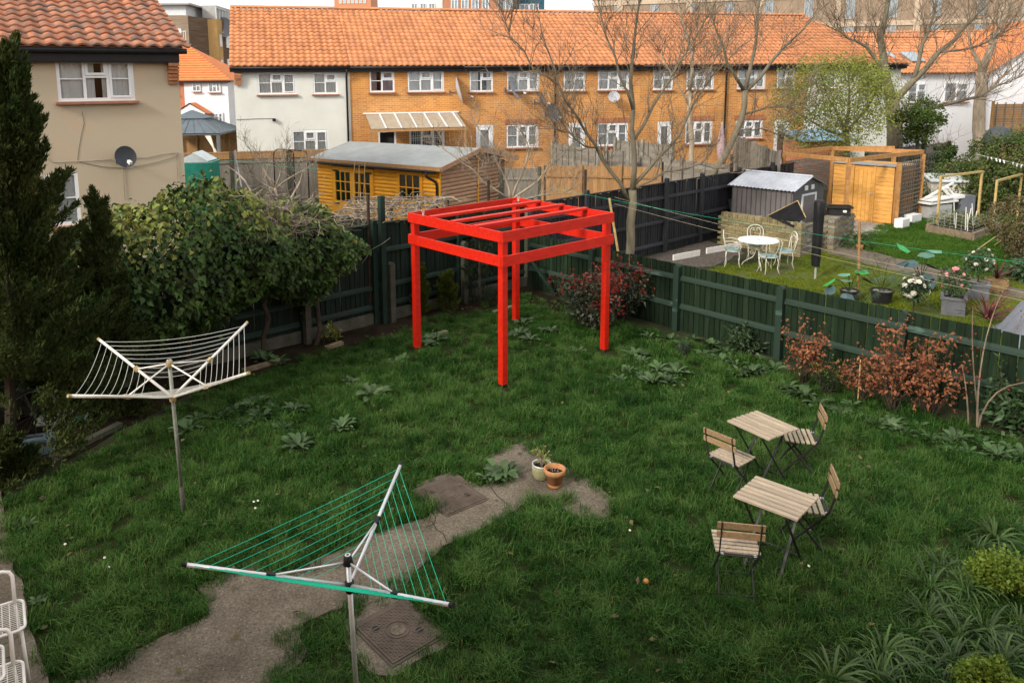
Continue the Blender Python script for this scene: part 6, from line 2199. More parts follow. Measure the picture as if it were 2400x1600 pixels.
limb_tree('bare_tree', 'low spreading leafless tree with pale stems at the end of the orange summerhouse',
          ([(1.15, 19, 1.15), (1.13, 19, 1.68)], 0.06, 0.05),
          [([(1.13, 19, 1.68), (1.03, 19, 2.22), (0.73, 18.8, 2.82), (0.33, 18.7, 3.51)], 0.04, 0.008),
           ([(1.11, 19, 1.71), (0.43, 18.7, 2.21), (-0.08, 18.5, 2.71), (-0.59, 18.4, 3.08)], 0.035, 0.006),
           ([(1.16, 19, 1.71), (1.83, 19.2, 2.13), (2.33, 19.4, 2.65), (2.82, 19.5, 3.12)], 0.035, 0.006),
           ([(1.16, 19, 1.68), (1.42, 19.1, 2.31), (1.61, 19.2, 2.94), (1.35, 19.2, 3.58)], 0.035, 0.006),
           ([(1.18, 19, 1.63), (2.06, 19.3, 1.79), (2.85, 19.6, 1.91)], 0.025, 0.006)],
          M['bark_pale'], M['twig_pale'], 104, n_br=13, L1=0.9, lev=2, group=TG, twr=0.009)
limb_tree('bare_tree', 'large bare tree with spreading limbs behind the leafing tree',
          ([(18.42, 33, 1.6), (18.32, 33, 2.69), (18.13, 33, 3.74)], 0.34, 0.28),
          [([(18.13, 33, 3.68), (17.71, 33, 5.02), (17.44, 33, 6.26), (17.68, 33, 7.82), (17.74, 33, 8.85)], 0.22, 0.04),
           ([(18.21, 33, 3.63), (19.15, 33.3, 4.48), (20.32, 33.6, 5.69), (21.54, 33.9, 6.81), (22.74, 34, 7.97)], 0.17, 0.03),
           ([(17.76, 33, 4.85), (16.83, 32.8, 5.87), (15.96, 32.6, 6.22), (15.17, 32.5, 6.77)], 0.09, 0.02),
           ([(18.39, 33, 2.69), (19.55, 32.6, 3.33), (21.39, 32.2, 3.85), (22.59, 32, 4.53)], 0.12, 0.02),
           ([(19.15, 33.3, 4.48), (19.45, 33.4, 5.91), (19.94, 33.5, 7.33), (20, 33.5, 8.72)], 0.10, 0.02),
           ([(20.32, 33.6, 5.69), (21.94, 33.6, 5.9), (23.49, 33.6, 6.77)], 0.06, 0.015)],
          M['bark'], M['twig'], 105, n_br=26, L1=2.2, lev=2, group=TG, twr=0.018)
limb_tree('bare_tree', 'pale trunked bare tree in front of the white gable at far right',
          ([(25.43, 38, 1.21), (25.18, 38, 3.2), (25.13, 38, 4.84)], 0.34, 0.24),
          [([(25.13, 38, 4.84), (25.64, 38, 6.46), (26.12, 38, 7.86), (26.37, 38, 9.05)], 0.2, 0.05),
           ([(25.13, 38, 4.43), (24.5, 38, 6.07), (24.25, 38, 7.68)], 0.12, 0.03),
           ([(25.16, 38, 3.61), (26.19, 38, 4.63), (27.14, 38, 5.44)], 0.09, 0.02)],
          M['bark_pale'], M['twig'], 106, n_br=13, L1=2.2, lev=2, group=TG, twr=0.016)
# dead shrub in front of the grey fence and metal arch
limb_tree('dead_shrub', 'dead tangled shrub in front of the grey boundary fence', ([(-4.42, 18, 1.79), (-4.45, 18, 2.19)], 0.04, 0.03),
          [([(-4.45, 18, 2.19), (-4.68, 18, 2.6), (-4.86, 18, 2.9), (-5, 18, 3.1)], 0.025, 0.006), ([(-4.45, 18, 2.19), (-4.27, 18, 2.7), (-4.13, 18, 3.14)], 0.025, 0.006),
           ([(-4.42, 18, 2.19), (-3.98, 18, 2.49), (-3.52, 18, 2.74)], 0.02, 0.006), ([(-4.45, 18, 2.14), (-4.94, 18.2, 2.38), (-5.26, 18.3, 2.57)], 0.02, 0.006)],
          M['twig_pale'], M['twig_pale'], 107, n_br=9, L1=0.5, lev=2, cat='shrub', twr=0.006)


def crown_tree(name, label, trunk, limbs, c, rad, n, ll, lw, m, seed, shell=0.35, n_br=8, L1=0.9, cat='tree', group=None):
    t = limb_tree(name, label, trunk, limbs, M['bark'], M['twig'], seed, n_br=n_br, L1=L1, lev=1, cat=cat, group=group, twr=0.012)
    rg = np.random.default_rng(seed + 500)
    # clumps of leaves through an uneven crown
    k = max(30, n // 60)
    cen = nrm(rg.normal(size=(k, 3))) * (rg.uniform(shell, 1.0, (k, 1)) ** 0.6) * np.array(rad)
    p = np.repeat(cen, n // k, 0)
    p = p + rg.normal(size=p.shape) * np.array(rad) * 0.115
    p = p + np.array(c) - np.array([t.location.x, t.location.y, 0])
    p = p[p[:, 2] > 0.05]
    v, f = leaf_cards(p, rg.normal(size=p.shape) + [0, 0, 0.1], rg, ll, lw, 0.15)
    stuff('crown', v, f, m, t)
    return t


crown_tree('leafing_tree', 'rounded tree just breaking into small yellow green leaves before the pale house',
           ([(14.38, 29, 2.06), (14.3, 29, 2.62)], 0.14, 0.12),
           [([(14.3, 29, 2.59), (13.89, 29, 3.42), (13.36, 29, 4.37)], 0.08, 0.015), ([(14.3, 29, 2.59), (14.35, 29, 3.73), (14.19, 29, 4.99)], 0.08, 0.015),
            ([(14.3, 29, 2.54), (15.01, 29, 3.41), (15.42, 29, 4.35)], 0.07, 0.015), ([(14.27, 29, 2.49), (13.13, 29, 2.95), (12.3, 29, 3.43)], 0.06, 0.012)],
           (13.8, 29, 3.69), (2.25, 1.7, 1.85), 15000, 0.10, 0.055, M['tree_leaf'], 111, n_br=12, L1=0.9)
crown_tree('green_bush', 'dense dark green bush beside the big tree trunk', ([(18.2, 31, 1.86), (18.17, 31, 2.29)], 0.08, 0.07),
           [([(18.17, 31, 2.29), (17.77, 31, 2.97), (17.56, 31, 3.48)], 0.04, 0.01), ([(18.17, 31, 2.29), (18.46, 31, 2.97), (18.68, 31, 3.3)], 0.04, 0.01)],
           (18.12, 31, 2.88), (1.0, 0.9, 0.95), 5200, 0.12, 0.07, M['bush_leaf'], 112, shell=0.15, cat='bush')
crown_tree('ivy_bush', 'ivy clump hanging on the far boundary fence behind the tan frame', ([(18.77, 30, 1.1), (18.73, 30, 1.52)], 0.05, 0.04),
           [([(18.74, 30, 1.44), (18.62, 30, 1.86)], 0.03, 0.01)], (18.7, 30, 1.66), (0.42, 0.4, 0.55), 1500, 0.10, 0.08, M['ivy'], 113, shell=0.2, cat='ivy')


def hedge_mass(name, label, ells, n, ll, lw, m, seed, cat='hedge', m2=None, frac=0.3):
    t = thing(name, label, cat, (ells[0][0][0], ells[0][0][1], 0))
    rg = np.random.default_rng(seed)
    o = np.array([ells[0][0][0], ells[0][0][1], 0])
    P, Nn = [], []
    vol = np.array([e[1][0] * e[1][2] for e in ells])
    for (c, r), q in zip(ells, vol / vol.sum()):
        k = int(n * q)
        u = nrm(rg.normal(size=(k, 3)))
        lump = 1 + 0.14 * np.sin(u[:, 0] * 7 + c[0]) * np.cos(u[:, 2] * 8) + 0.07 * np.sin(u[:, 1] * 15)
        P.append(np.array(c) + u * np.array(r) * (lump * rg.uniform(0.6, 1.0, k) ** 0.4)[:, None] - o)
        Nn.append(u)
    P, Nn = np.concatenate(P), np.concatenate(Nn)
    ok = P[:, 2] > 0.03
    P, Nn = P[ok], Nn[ok]
    msk = rg.random(len(P)) < (frac if m2 is not None else 0)
    for nm, k, mm in (('leaves', ~msk, m), ('pale_leaves', msk, m2)):
        if k.any():
            v, f = leaf_cards(P[k], Nn[k] * 0.5 + rg.normal(size=(k.sum(), 3)) * 0.7, rg, ll, lw, 0.25, flat=Nn[k])
            stuff(nm, v, f, mm, t)
    st_ = MB()
    for c, r in ells:
        st_.tube([(c[0] - o[0], c[1] - o[1], 0), (c[0] - o[0] + 0.1, c[1] - o[1], c[2] * 0.8)], 0.06, 6)
    tag(st_.build('stems', M['bark_dark'], t), kind='stuff')
    return t


hedge_mass('overgrown_hedge', 'overgrown green hedge at the far right behind the two timber goal frames',
           [((18.12, 27, 0.3), (2.2, 0.9, 1.5)), ((19.12, 26, 1.18), (2.0, 1.0, 1.8)), ((17.69, 29, -0.16), (1.3, 0.8, 1.0)), ((20.3, 29, 1.44), (1.5, 0.9, 1.2))], 26000, 0.11, 0.07, M['bush_leaf'], 121, m2=M['brown_leaf'], frac=0.16)
hedge_mass('brown_shrub', 'brownish twiggy shrub at the right edge in front of the hedge', [((14.23, 19.5, 0.99), (0.85, 0.7, 0.62)), ((14.13, 19, 0.59), (0.6, 0.6, 0.6))], 5200, 0.07, 0.04, M['brown_leaf'], 122, 'shrub')
hedge_mass('shade_plants', 'broad leaved green plants beside the garden path at right', [((13.3, 17.2, 0.2), (0.8, 0.6, 0.35))], 900, 0.2, 0.09, M['laurel'], 123, 'plants')
hedge_mass('dark_bush', 'dark grey green bush behind the trellis side of the tan frame', [((17.45, 29, 0.82), (0.9, 0.7, 0.9))], 3000, 0.09, 0.05, M['dark_conifer'], 124, 'bush')


# ------------------------------------------------------------------ next door: white bistro set
def swirl(cx, cz, r, turns, a0, y=0.0, n=14, flip=1):
    return [(cx + flip * r * (1 - 0.75 * k / n) * math.cos(a0 + turns * 2 * PI * k / n), y, cz + r * (1 - 0.75 * k / n) * math.sin(a0 + turns * 2 * PI * k / n)) for k in range(n + 1)]


wt = thing('bistro_table', 'round white ornate metal table on the mossy lawn next door', 'table', (7.22, 18.64, 0))
MB().lathe([(0.001, 0.715), (0.47, 0.715), (0.485, 0.70), (0.48, 0.685), (0.001, 0.69)], 32).build('table_top', M['white_paint'], wt)
MB().lathe([(0.001, 0.718), (0.04, 0.718), (0.04, 0.7155)], 14).build('parasol_hole', M['dish_grey'], wt)
for k in range(3):
    a = 0.4 + 2 * PI * k / 3
    pts = [(0.22, 0, 0.68), (0.10, 0, 0.55), (0.06, 0, 0.40), (0.12, 0, 0.26), (0.28, 0, 0.16), (0.36, 0, 0.08), (0.38, 0, 0.0)]
    m = MB().tube(pts, 0.012, 6)
    m.tube(swirl(0.16, 0.38, 0.06, 1.2, 1.5), 0.008, 5)
    m.tube(swirl(0.20, 0.57, 0.05, 1.2, -1.5), 0.008, 5)
    o = m.build('leg', M['cream_metal'], wt, smooth=True)
    o.rotation_euler = (0, 0, a)


def ornate(label, loc, rz, arms):
    """faces local +x"""
    t = thing('ornate_chair', label, 'chair', (*loc, 0), rz, 'white ornate metal chairs next door')
    MB().lathe([(0.001, 0.455), (0.185, 0.455), (0.20, 0.44), (0.195, 0.42), (0.001, 0.42)], 18).build('seat_pad', M['teal_pad'], t, smooth=False)
    MB().tube([(0.2 * math.cos(2 * PI * k / 16), 0.2 * math.sin(2 * PI * k / 16), 0.415) for k in range(17)], 0.010, 6).build('seat_ring', M['cream_metal'], t, smooth=True)
    arch = [(-0.17, 0.17 * (1 if k < 0 else -1), 0) for k in ()]
    pts = [(-0.16, 0.16, 0.42), (-0.19, 0.185, 0.58), (-0.22, 0.195, 0.72)]
    pts += [(-0.235, 0.195 * math.cos(PI * k / 10), 0.74 + 0.17 * math.sin(PI * k / 10)) for k in range(11)]
    pts += [(-0.22, -0.195, 0.72), (-0.19, -0.185, 0.58), (-0.16, -0.16, 0.42)]
    b = MB().tube(pts, 0.0115, 6)
    for sy in (-1, 1):
        heart = [(-0.18, 0.03 * sy, 0.45), (-0.20, 0.10 * sy, 0.60), (-0.225, 0.13 * sy, 0.74), (-0.235, 0.09 * sy, 0.83), (-0.235, 0.035 * sy, 0.82), (-0.235, 0.03 * sy, 0.77), (-0.233, 0.065 * sy, 0.76)]
        b.tube(heart, 0.008, 5)
    b.build('back_frame', M['cream_metal'], t, smooth=True)
    for sx, sy in ((1, 1), (1, -1), (-1, 1), (-1, -1)):
        x, y = 0.14 * sx, 0.14 * sy
        MB().tube([(x, y, 0.42), (x * 1.15, y * 1.15, 0.28), (x * 1.05, y * 1.05, 0.14), (x * 1.35, y * 1.35, 0.0)], 0.0105, 6).build('leg', M['cream_metal'], t, smooth=True)
    if arms:
        for sy in (-1, 1):
            m = MB().tube([(-0.21, 0.19 * sy, 0.66), (-0.02, 0.22 * sy, 0.68), (0.13, 0.22 * sy, 0.64), (0.19, 0.21 * sy, 0.54), (0.16, 0.2 * sy, 0.45)], 0.010, 6)
            m.tube(swirl(0.09, 0.53, 0.07, 1.2, 0.5, 0.21 * sy), 0.008, 5)
            m.build('arm', M['cream_metal'], t, smooth=True)
    return t


ornate('white ornate chair with scrolled arms, left of the round table', (6.66, 18.82), R(-18), True)
ornate('white ornate chair behind the round table, its arched back against the brick wall', (7.42, 19.36), R(-108), False)
ornate('white ornate chair on the camera side of the round table', (7.28, 18.10), R(98), False)
ornate('white ornate chair at the right of the round table beside the dark furled cover', (7.86, 18.62), R(178), False)

# old brick wall
W0, AD, BD = (8.73, 19.69), (-0.637, 0.771), (0.755, 0.656)
AW = math.atan2(AD[1], AD[0])
BW_ = math.atan2(BD[1], BD[0])
bw = thing('garden_wall', 'old mossy yellow brick garden wall behind the white bistro set', 'wall', (*W0, 0), AW)
L_W, H_W = 2.35, 0.97
MB().box(L_W / 2, -0.10, H_W / 2 - 0.03, L_W - 0.02, 0.17, H_W - 0.06).build('mortar', M['mortar'], bw)
bm0 = MB().box(0, 0, 0, 0.212, 0.21, 0.064).mesh('brick', M['old_brick'])
bm1 = MB().box(0, 0, 0, 0.064, 0.215, 0.105).mesh('brick', M['old_brick'])
rows = int((H_W - 0.11) / 0.074)
for j in range(rows):
    off = 0.11 if j % 2 else 0.0
    x = 0.106 - off
    while x < L_W:
        if x > 0.04 and not (0.28 < x < 0.50 and j >= rows - 2):
            link('brick', bm0, bw, (x, -0.10 + rnd.uniform(-0.008, 0.008), 0.035 + j * 0.074), (0, rnd.uniform(-0.01, 0.01), 0))
        x += 0.222
for k in range(int(L_W / 0.073)):
    x = 0.04 + k * 0.073
    if not 0.26 < x < 0.48:
        link('brick', bm1, bw, (x, -0.10 + rnd.uniform(-0.01, 0.01), rows * 0.074 + 0.05 + rnd.uniform(-0.008, 0.008)), (0, rnd.uniform(-0.03, 0.03), 0))
b2 = thing('garden_wall', 'short grey brick return wall beside the dark furled cover', 'wall', (*W0, 0), BW_)
MB().box(0.42, 0.10, 0.41, 0.80, 0.17, 0.82).build('mortar', M['mortar'], b2)
bmg = MB().box(0, 0, 0, 0.212, 0.20, 0.064).mesh('brick', M['old_brick_grey'])
for j in range(11):
    x = 0.13 + (0.11 if j % 2 else 0)
    while x < 0.82:
        link('brick', bmg, b2, (x, 0.10 + rnd.uniform(-0.008, 0.008), 0.035 + j * 0.074))
        x += 0.222
px_ = (W0[0] + 2.15 * BD[0], W0[1] + 2.15 * BD[1])
pr = thing('brick_pier', 'old brick pier carrying the black trough planter', 'wall', (*px_, 0), BW_)
MB().box(0.0, 0.0, 0.43, 1.25, 0.36, 0.86).build('mortar', M['mortar'], pr)
for j in range(12):
    for q in (-1, 1):
        x = -0.54 + (0.11 if j % 2 else 0)
        while x < 0.62:
            link('brick', bmg if j % 3 else bm0, pr, (x, q * 0.09, 0.035 + j * 0.074))
            x += 0.222
tr_ = thing('planter_trough', 'black plastic trough of soil standing on the brick pier', 'planter', (px_[0], px_[1], 0.885), BW_ - PI / 2 + 0.6)
MB().prism([(-0.27, -0.17), (0.27, -0.17), (0.27, 0.17), (-0.27, 0.17)], 0, 0.20).build('body', M['black_pot'], tr_)
for a, b in (((-0.31, -0.2), (0.31, -0.2)), ((-0.31, 0.2), (0.31, 0.2)), ((-0.31, -0.19), (-0.31, 0.19)), ((0.31, -0.19), (0.31, 0.19))):
    MB().bar((*a, 0.225), (*b, 0.225), 0.05, 0.05).build('rim', M['black_pot'], tr_)
MB().box(0, 0, 0.21, 0.54, 0.34, 0.03).build('soil', M['soil'], tr_)
MB().box(0.12, -0.178, 0.12, 0.09, 0.012, 0.06).build('tag', M['white_paint'], tr_)
bd = MB()
p_ = [(W0[0] + AD[0] * 0.95, W0[1] + AD[1] * 0.95, 0.985), (W0[0] + AD[0] * 0.25 + 0.25, W0[1] + AD[1] * 0.25 + 0.35, 1.42), (W0[0] - 0.02 + 0.2, W0[1] + 0.1 + 0.1, 1.02), (W0[0] + AD[0] * 0.3, W0[1] + AD[1] * 0.3 - 0.12, 0.80)]
bd.face(*p_)
bd.face(*[(x + 0.02, y + 0.03, z) for x, y, z in reversed(p_)])
for k in range(4):
    a, b = p_[k], p_[(k + 1) % 4]
    bd.face(a, (a[0] + 0.02, a[1] + 0.03, a[2]), (b[0] + 0.02, b[1] + 0.03, b[2]), b)
bo = bd.build('black_board', M['matt_black'])
tag(bo, 'sheet of black board with a pale edge propped on top of the brick wall', 'board')
for a, b in ((p_[0], p_[1]), (p_[1], p_[2])):
    MB().bar((a[0], a[1], a[2] + 0.006), (b[0], b[1], b[2] + 0.006), 0.02, 0.012).build('edge', M['cane'], bo)
fu = thing('furled_dryer', 'furled rotary dryer in a long black cover on a metal pole', 'clothes dryer', (8.14, 17.5, 0))
MB().tube([(0, 0, -0.02), (0, 0, 0.4)], 0.022, 10).build('pole', M['zinc'], fu)
cv = MB()
nn = 18
for i, (r, z) in enumerate(((0.085, 0.31), (0.10, 0.5), (0.105, 1.0), (0.115, 1.5), (0.125, 1.8), (0.10, 1.855))):
    for j in range(nn):
        a = 2 * PI * j / nn
        q = r * (1 + 0.12 * math.sin(3 * a + i * 0.4) + 0.05 * math.sin(7 * a))
        cv.v.append((q * math.cos(a), q * math.sin(a), z))
for i in range(5):
    for j in range(nn):
        cv.f.append((i * nn + j, i * nn + (j + 1) % nn, (i + 1) * nn + (j + 1) % nn, (i + 1) * nn + j))
cv.f.append(tuple(range(5 * nn, 6 * nn)))
cv.build('cover', M['black'], fu, smooth=True)
for k, (a, b) in enumerate((((5.35, 19.44), (6.21, 20)), ((6.44, 20.19), (7.08, 20.59)), ((7.08, 20.59), (7.7, 21)))):
    e = thing('scalloped_edging', ['white scalloped lawn edging strip nearest the green fence', 'white scalloped lawn edging strip in the middle of the row', 'white scalloped lawn edging strip behind the ornate chair'][k], 'edging', (*a, 0), math.atan2(b[1] - a[1], b[0] - a[0]))
    L_ = math.hypot(b[0] - a[0], b[1] - a[1])
    n = max(4, int(L_ / 0.07))
    for q in range(n):
        MB().box((q + 0.5) * L_ / n, 0, 0.08 + rnd.uniform(-0.006, 0.006), L_ / n - 0.012, 0.035, 0.17).build('picket', M['white_worn'], e)

# metal shed
MS = (8.93, 20.72)
ms = thing('metal_shed', 'grey metal garden shed with a pale corrugated roof behind the brick wall', 'shed', (*MS, 0), AW)
mw, md, mh, mr_ = 1.95, -1.85, 1.6, 1.92
MB().box(mw / 2, md / 2, mh / 2, mw - 0.12, abs(md) - 0.12, mh).build('wall', M['shed_metal'], ms)
for k in range(13):
    MB().box(0.1 + k * 0.148, -0.052, mh / 2, 0.02, 0.02, mh - 0.02).build('panel_rib', M['shed_dark'], ms)
gab = MB()
gab.face((0.052, -0.06, 0), (0.052, md + 0.06, 0), (0.052, md + 0.06, mh), (0.052, md / 2, mr_ - 0.03), (0.052, -0.06, mh))
gab.build('gable', M['shed_dark'], ms)
for y in (-0.55, -1.30):
    MB().box(0.04, y, 0.70, 0.03, 0.07, 1.42).build('door_frame', M['panel_pale'], ms)
MB().box(0.04, -0.925, 1.43, 0.03, 0.82, 0.05).build('door_frame', M['panel_pale'], ms)
MB().box(0.045, -0.925, 0.70, 0.012, 0.68, 1.40).build('door', M['shed_metal'], ms)
for y in (-0.74, -1.10):
    MB().box(0.04, y, 1.62, 0.02, 0.17, 0.13).build('vent', M['panel_pale'], ms)
for sgn in (0, 1):
    rf_ = MB()
    n = 54
    y0, y1 = (0.06, md / 2) if sgn == 0 else (md - 0.06, md / 2)
    for k in range(n):
        q0, q1 = k / n, (k + 1) / n
        za = 0.022 * max(0, math.sin(2 * PI * q0 * 18)) ** 0.5 if math.sin(2 * PI * q0 * 18) > 0 else 0
        zb = 0.022 * max(0, math.sin(2 * PI * q1 * 18)) ** 0.5 if math.sin(2 * PI * q1 * 18) > 0 else 0
        xa, xb = -0.04 + (mw + 0.08) * q0, -0.04 + (mw + 0.08) * q1
        rf_.face((xa, y0, mh - 0.01 + za), (xb, y0, mh - 0.01 + zb), (xb, y1, mr_ + zb), (xa, y1, mr_ + za))
    rf_.build('roof', M['corr'], ms)
MB().tube([(-0.04, md / 2, mr_ + 0.02), (mw + 0.04, md / 2, mr_ + 0.02)], 0.03, 6).build('ridge_cap', M['corr'], ms)

# tan timber frame with the yellow shed inside
FR = {'front': (11.51, 23.02), 'left': (10.47, 25.23), 'right': (15.08, 25.32), 'back': (12.93, 27.12), 'far': (15.0, 26.9), 'mid': (13.58, 24.0)}
tf = thing('open_pergola', 'open tan timber frame with trellis and slatted side around the yellow shed', 'pergola', (*FR['front'], 0))


def rel(p, z):
    return (p[0] - FR['front'][0], p[1] - FR['front'][1], z)


for k in ('front', 'left', 'right', 'back', 'far', 'mid'):
    MB().bar(rel(FR[k], 0), rel(FR[k], 2.13 if k != 'mid' else 2.0), 0.11, 0.11).build('post', M['wood_new'], tf)
for a, b in (('left', 'front'), ('front', 'right'), ('left', 'back'), ('back', 'right'), ('back', 'far')):
    MB().bar(rel(FR[a], 2.19), rel(FR[b], 2.19 + 0.003 * len(a)), 0.06, 0.13).build('beam', M['wood_new'], tf)
for k in range(15):
    z = 0.75 + k * 0.083
    MB().bar(rel((FR['left'][0] + 0.1, FR['left'][1] + 0.08), z), rel((FR['back'][0] - 0.1, FR['back'][1] - 0.08), z), 0.025, 0.060).build('slat', M['wood_grey'], tf)
tx0, ty0 = FR['mid']
tx1, ty1 = FR['right']
for k in range(12):
    q = k / 11
    MB().bar(rel((tx0 + (tx1 - tx0) * (0.03 + 0.94 * q), ty0 + (ty1 - ty0) * (0.03 + 0.94 * q)), 0.1), rel((tx0 + (tx1 - tx0) * (0.03 + 0.94 * q), ty0 + (ty1 - ty0) * (0.03 + 0.94 * q)), 2.0), 0.022, 0.018).build('trellis_slat', M['wood_grey'], tf)
for k in range(15):
    z = 0.12 + k * 0.132
    MB().bar(rel((tx0 + 0.02, ty0 - 0.02), z), rel((tx1 + 0.02, ty1 - 0.02), z), 0.022, 0.02).build('trellis_slat', M['wood_grey'], tf)
ys = thing('timber_shed', 'yellow overlap timber shed with a plank door inside the tan frame', 'shed', (13.5, 24.08, 0), AW)
MB().box(0.97, -0.85, 0.92, 1.90, 1.60, 1.84).build('wall', M['wood_yellow'], ys)
MB().box(0.0, -0.85, 0.9, 0.05, 1.5, 1.8).build('side_wall', M['wood_brown'], ys)
for k in range(14):
    z = 0.05 + k * 0.131
    for xa, xb in ((0.02, 0.58), (1.28, 1.92)):
        b_ = MB()
        b_.bar((xa, -0.045, z + 0.065), (xb, -0.045, z + 0.065), 0.022, 0.136, up=(0, -0.12, 1))
        b_.build('board', M['wood_yellow'], ys)
for k in range(5):
    MB().box(0.63 + 0.13 * k + 0.01, -0.04, 0.88, 0.124, 0.025, 1.66).build('door_board', M['wood_yellow'], ys)
for x in (0.60, 1.27):
    MB().box(x, -0.03, 0.92, 0.05, 0.05, 1.82).build('door_post', M['wood_yellow'], ys)
MB().box(0.70, -0.02, 0.95, 0.10, 0.02, 0.05).build('latch', M['zinc'], ys)
MB().bar((0.97, 0.04, 1.87), (0.97, -1.70, 1.80), 2.0, 0.03, up=(0, -0.04, 1)).build('roof', M['felt'], ys)

# cream storage shed, blocks, goal frames, raised bed
ss = thing('storage_shed', 'cream plastic storage shed with a pale sloping lid behind the trellis', 'shed', (16.2, 26.6, 0), BW_ - 0.9)
MB().box(0.6, 0.4, 0.52, 1.15, 0.75, 1.04).build('body', M['cream_metal'], ss)
MB().bar((0.6, -0.08, 1.06), (0.6, 0.88, 1.22), 1.28, 0.05).build('lid', M['panel_pale'], ss)
for x in (0.42, 0.60):
    MB().box(x, 0.018, 0.5, 0.012, 0.02, 0.95).build('door_seam', M['far_grey'], ss)
MB().box(0.62, 0.012, 0.9, 0.12, 0.03, 0.08).build('handle', M['dark_brown'], ss)
for k, (p, lb_) in enumerate((((13.63, 23.71), 'white aerated concrete block nearest the shed corner post'), ((14.41, 24.48), 'long white block behind the first white block'))):
    tag(MB().box(0, 0, 0.14, 0.42 + 0.2 * k, 0.26, 0.28).build('concrete_block', M['far_white'], None, loc=(*p, 0), rot=(0, 0, 0.6)), lb_, 'block')
for nm, a, b, h in (('left hand slim timber goal frame beside the raised bed', (14.4, 23.18), (16.45, 24.4), 1.62), ('right hand slim timber goal frame partly behind the brown shrub', (16.4, 23.6), (18.3, 25.2), 1.42)):
    g = thing('timber_goal_frame', nm, 'frame', (*a, 0), math.atan2(b[1] - a[1], b[0] - a[0]))
    L_ = math.hypot(b[0] - a[0], b[1] - a[1])
    for x in (0, L_):
        MB().box(x, 0, h / 2, 0.06, 0.06, h).build('upright', M['cane'], g)
    MB().box(L_ / 2, 0, h + 0.031, L_ + 0.06, 0.06, 0.06).build('crossbar', M['cane'], g)
RB = [(13.92, 22.86), (14.4, 21.51), (16.29, 23.09), (15.89, 24.72)]
rb = thing('raised_bed', 'raised vegetable bed edged with weathered sleepers on the far lawn', 'raised bed', (*RB[0], 0))
for k in range(4):
    a, b = Vector(RB[k]) - Vector(RB[0]), Vector(RB[(k + 1) % 4]) - Vector(RB[0])
    MB().bar((a.x, a.y, 0.12), (b.x, b.y, 0.12), 0.09, 0.24 + 0.004 * k).build('sleeper', M['sleeper'], rb)
MB().prism([(p[0] - RB[0][0], p[1] - RB[0][1]) for p in RB], 0.0, 0.19).build('soil', M['soil'], rb)
for k in range(7):
    q, w = rnd.uniform(0.1, 0.9), rnd.uniform(0.15, 0.85)
    a = Vector(RB[0]).lerp(Vector(RB[1]), q).lerp(Vector(RB[3]).lerp(Vector(RB[2]), q), w)
    tag(MB().tube([(a.x, a.y, 0.15), (a.x + rnd.uniform(-0.1, 0.1), a.y, rnd.uniform(0.6, 0.95))], 0.012, 5).build('cane', M['white_worn']), f'{"long" if k % 2 else "short"} pale cane in the {"near" if w < 0.4 else "far" if w > 0.65 else "middle"} {"left" if q < 0.5 else "right"} of the raised bed', 'cane', 'canes in the raised bed')
cx_, cy_ = sum(p[0] for p in RB) / 4, sum(p[1] for p in RB) / 4
hedge_mass('bed_greens', 'soft green herbs growing in the raised bed', [((cx_ - 0.3, cy_, 0.32), (0.75, 0.5, 0.32)), ((cx_ + 0.6, cy_ + 0.2, 0.26), (0.6, 0.4, 0.2))], 2600, 0.08, 0.02, M['tree_leaf'], 131, 'herbs', m2=M['palm'], frac=0.5)
nt = MB()
for k in range(9):
    q = k / 8
    a = Vector(RB[0]).lerp(Vector(RB[1]), q)
    nt.tube([(a.x, a.y, 0.24), (a.x, a.y, 0.72)], 0.004, 3)
for z in (0.3, 0.4, 0.5, 0.6, 0.7):
    nt.tube([(*RB[0], z), (*RB[1], z)], 0.003, 3)
    nt.tube([(*RB[1], z), (*RB[2], z)], 0.003, 3)
tag(nt.build('netting', M['far_grey']), 'thin grey netting fence around the raised bed', 'netting')
ln_ = thing('sun_lounger', 'white plastic sun loungers folded in a heap on a grey box', 'lounger', (15.6, 25.2, 0), 0.3)
MB().box(0.0, 0.1, 0.24, 0.85, 0.6, 0.48).build('box', M['far_grey'], ln_)
for k, (a, b, w, h) in enumerate((((-0.6, 0, 0.55), (0.7, 0.1, 0.58), 0.55, 0.05), ((-0.5, 0, 0.64), (0.55, 0.1, 0.70), 0.5, 0.04), ((-0.55, 0.0, 0.70), (0.85, 0.2, 1.12), 0.06, 0.06), ((0.25, 0.05, 1.0), (0.75, 0.1, 0.62), 0.10, 0.05),
                                  ((0.5, 0.1, 1.0), (0.9, 0.1, 0.66), 0.08, 0.05), ((0.6, 0.1, 0.66), (1.1, 0.1, 0.70), 0.35, 0.10))):
    MB().bar(a, b, w, h).build(('seat', 'backrest', 'frame', 'strut', 'strut', 'headrest')[k], M['white_paint'], ln_)
MB().box(1.3, 0.2, 0.35, 0.6, 0.5, 0.7).build('covered_bin', M['cover_grey'], ln_)
for a, b, lb_ in (((13.71, 20.24, 0.05), (14.87, 21.03, 0.35), 'long yellow bamboo cane leaning across the far lawn corner'), ((14.51, 20.75, 0.05), (15.16, 21.08, 0.3), 'thin shorter cane on the grass near the raised bed')):
    tag(MB().tube([a, b], 0.012, 6).build('bamboo_cane', M['cane']), lb_, 'cane')


# ------------------------------------------------------------------ potted plants next door
def pot_round(t, r0, r1, h, m):
    MB().lathe([(0.001, 0), (r0, 0), (r1, h * 0.9), (r1 + 0.02, h * 0.9), (r1 + 0.02, h), (r1 - 0.015, h), (r1 - 0.02, h * 0.8), (0.001, h * 0.82)], 18).build('pot', m, t, smooth=False)
    MB().lathe([(0.001, h * 0.93), (r1 - 0.02, h * 0.90)], 18).build('pebbles', M['gravel'], t)


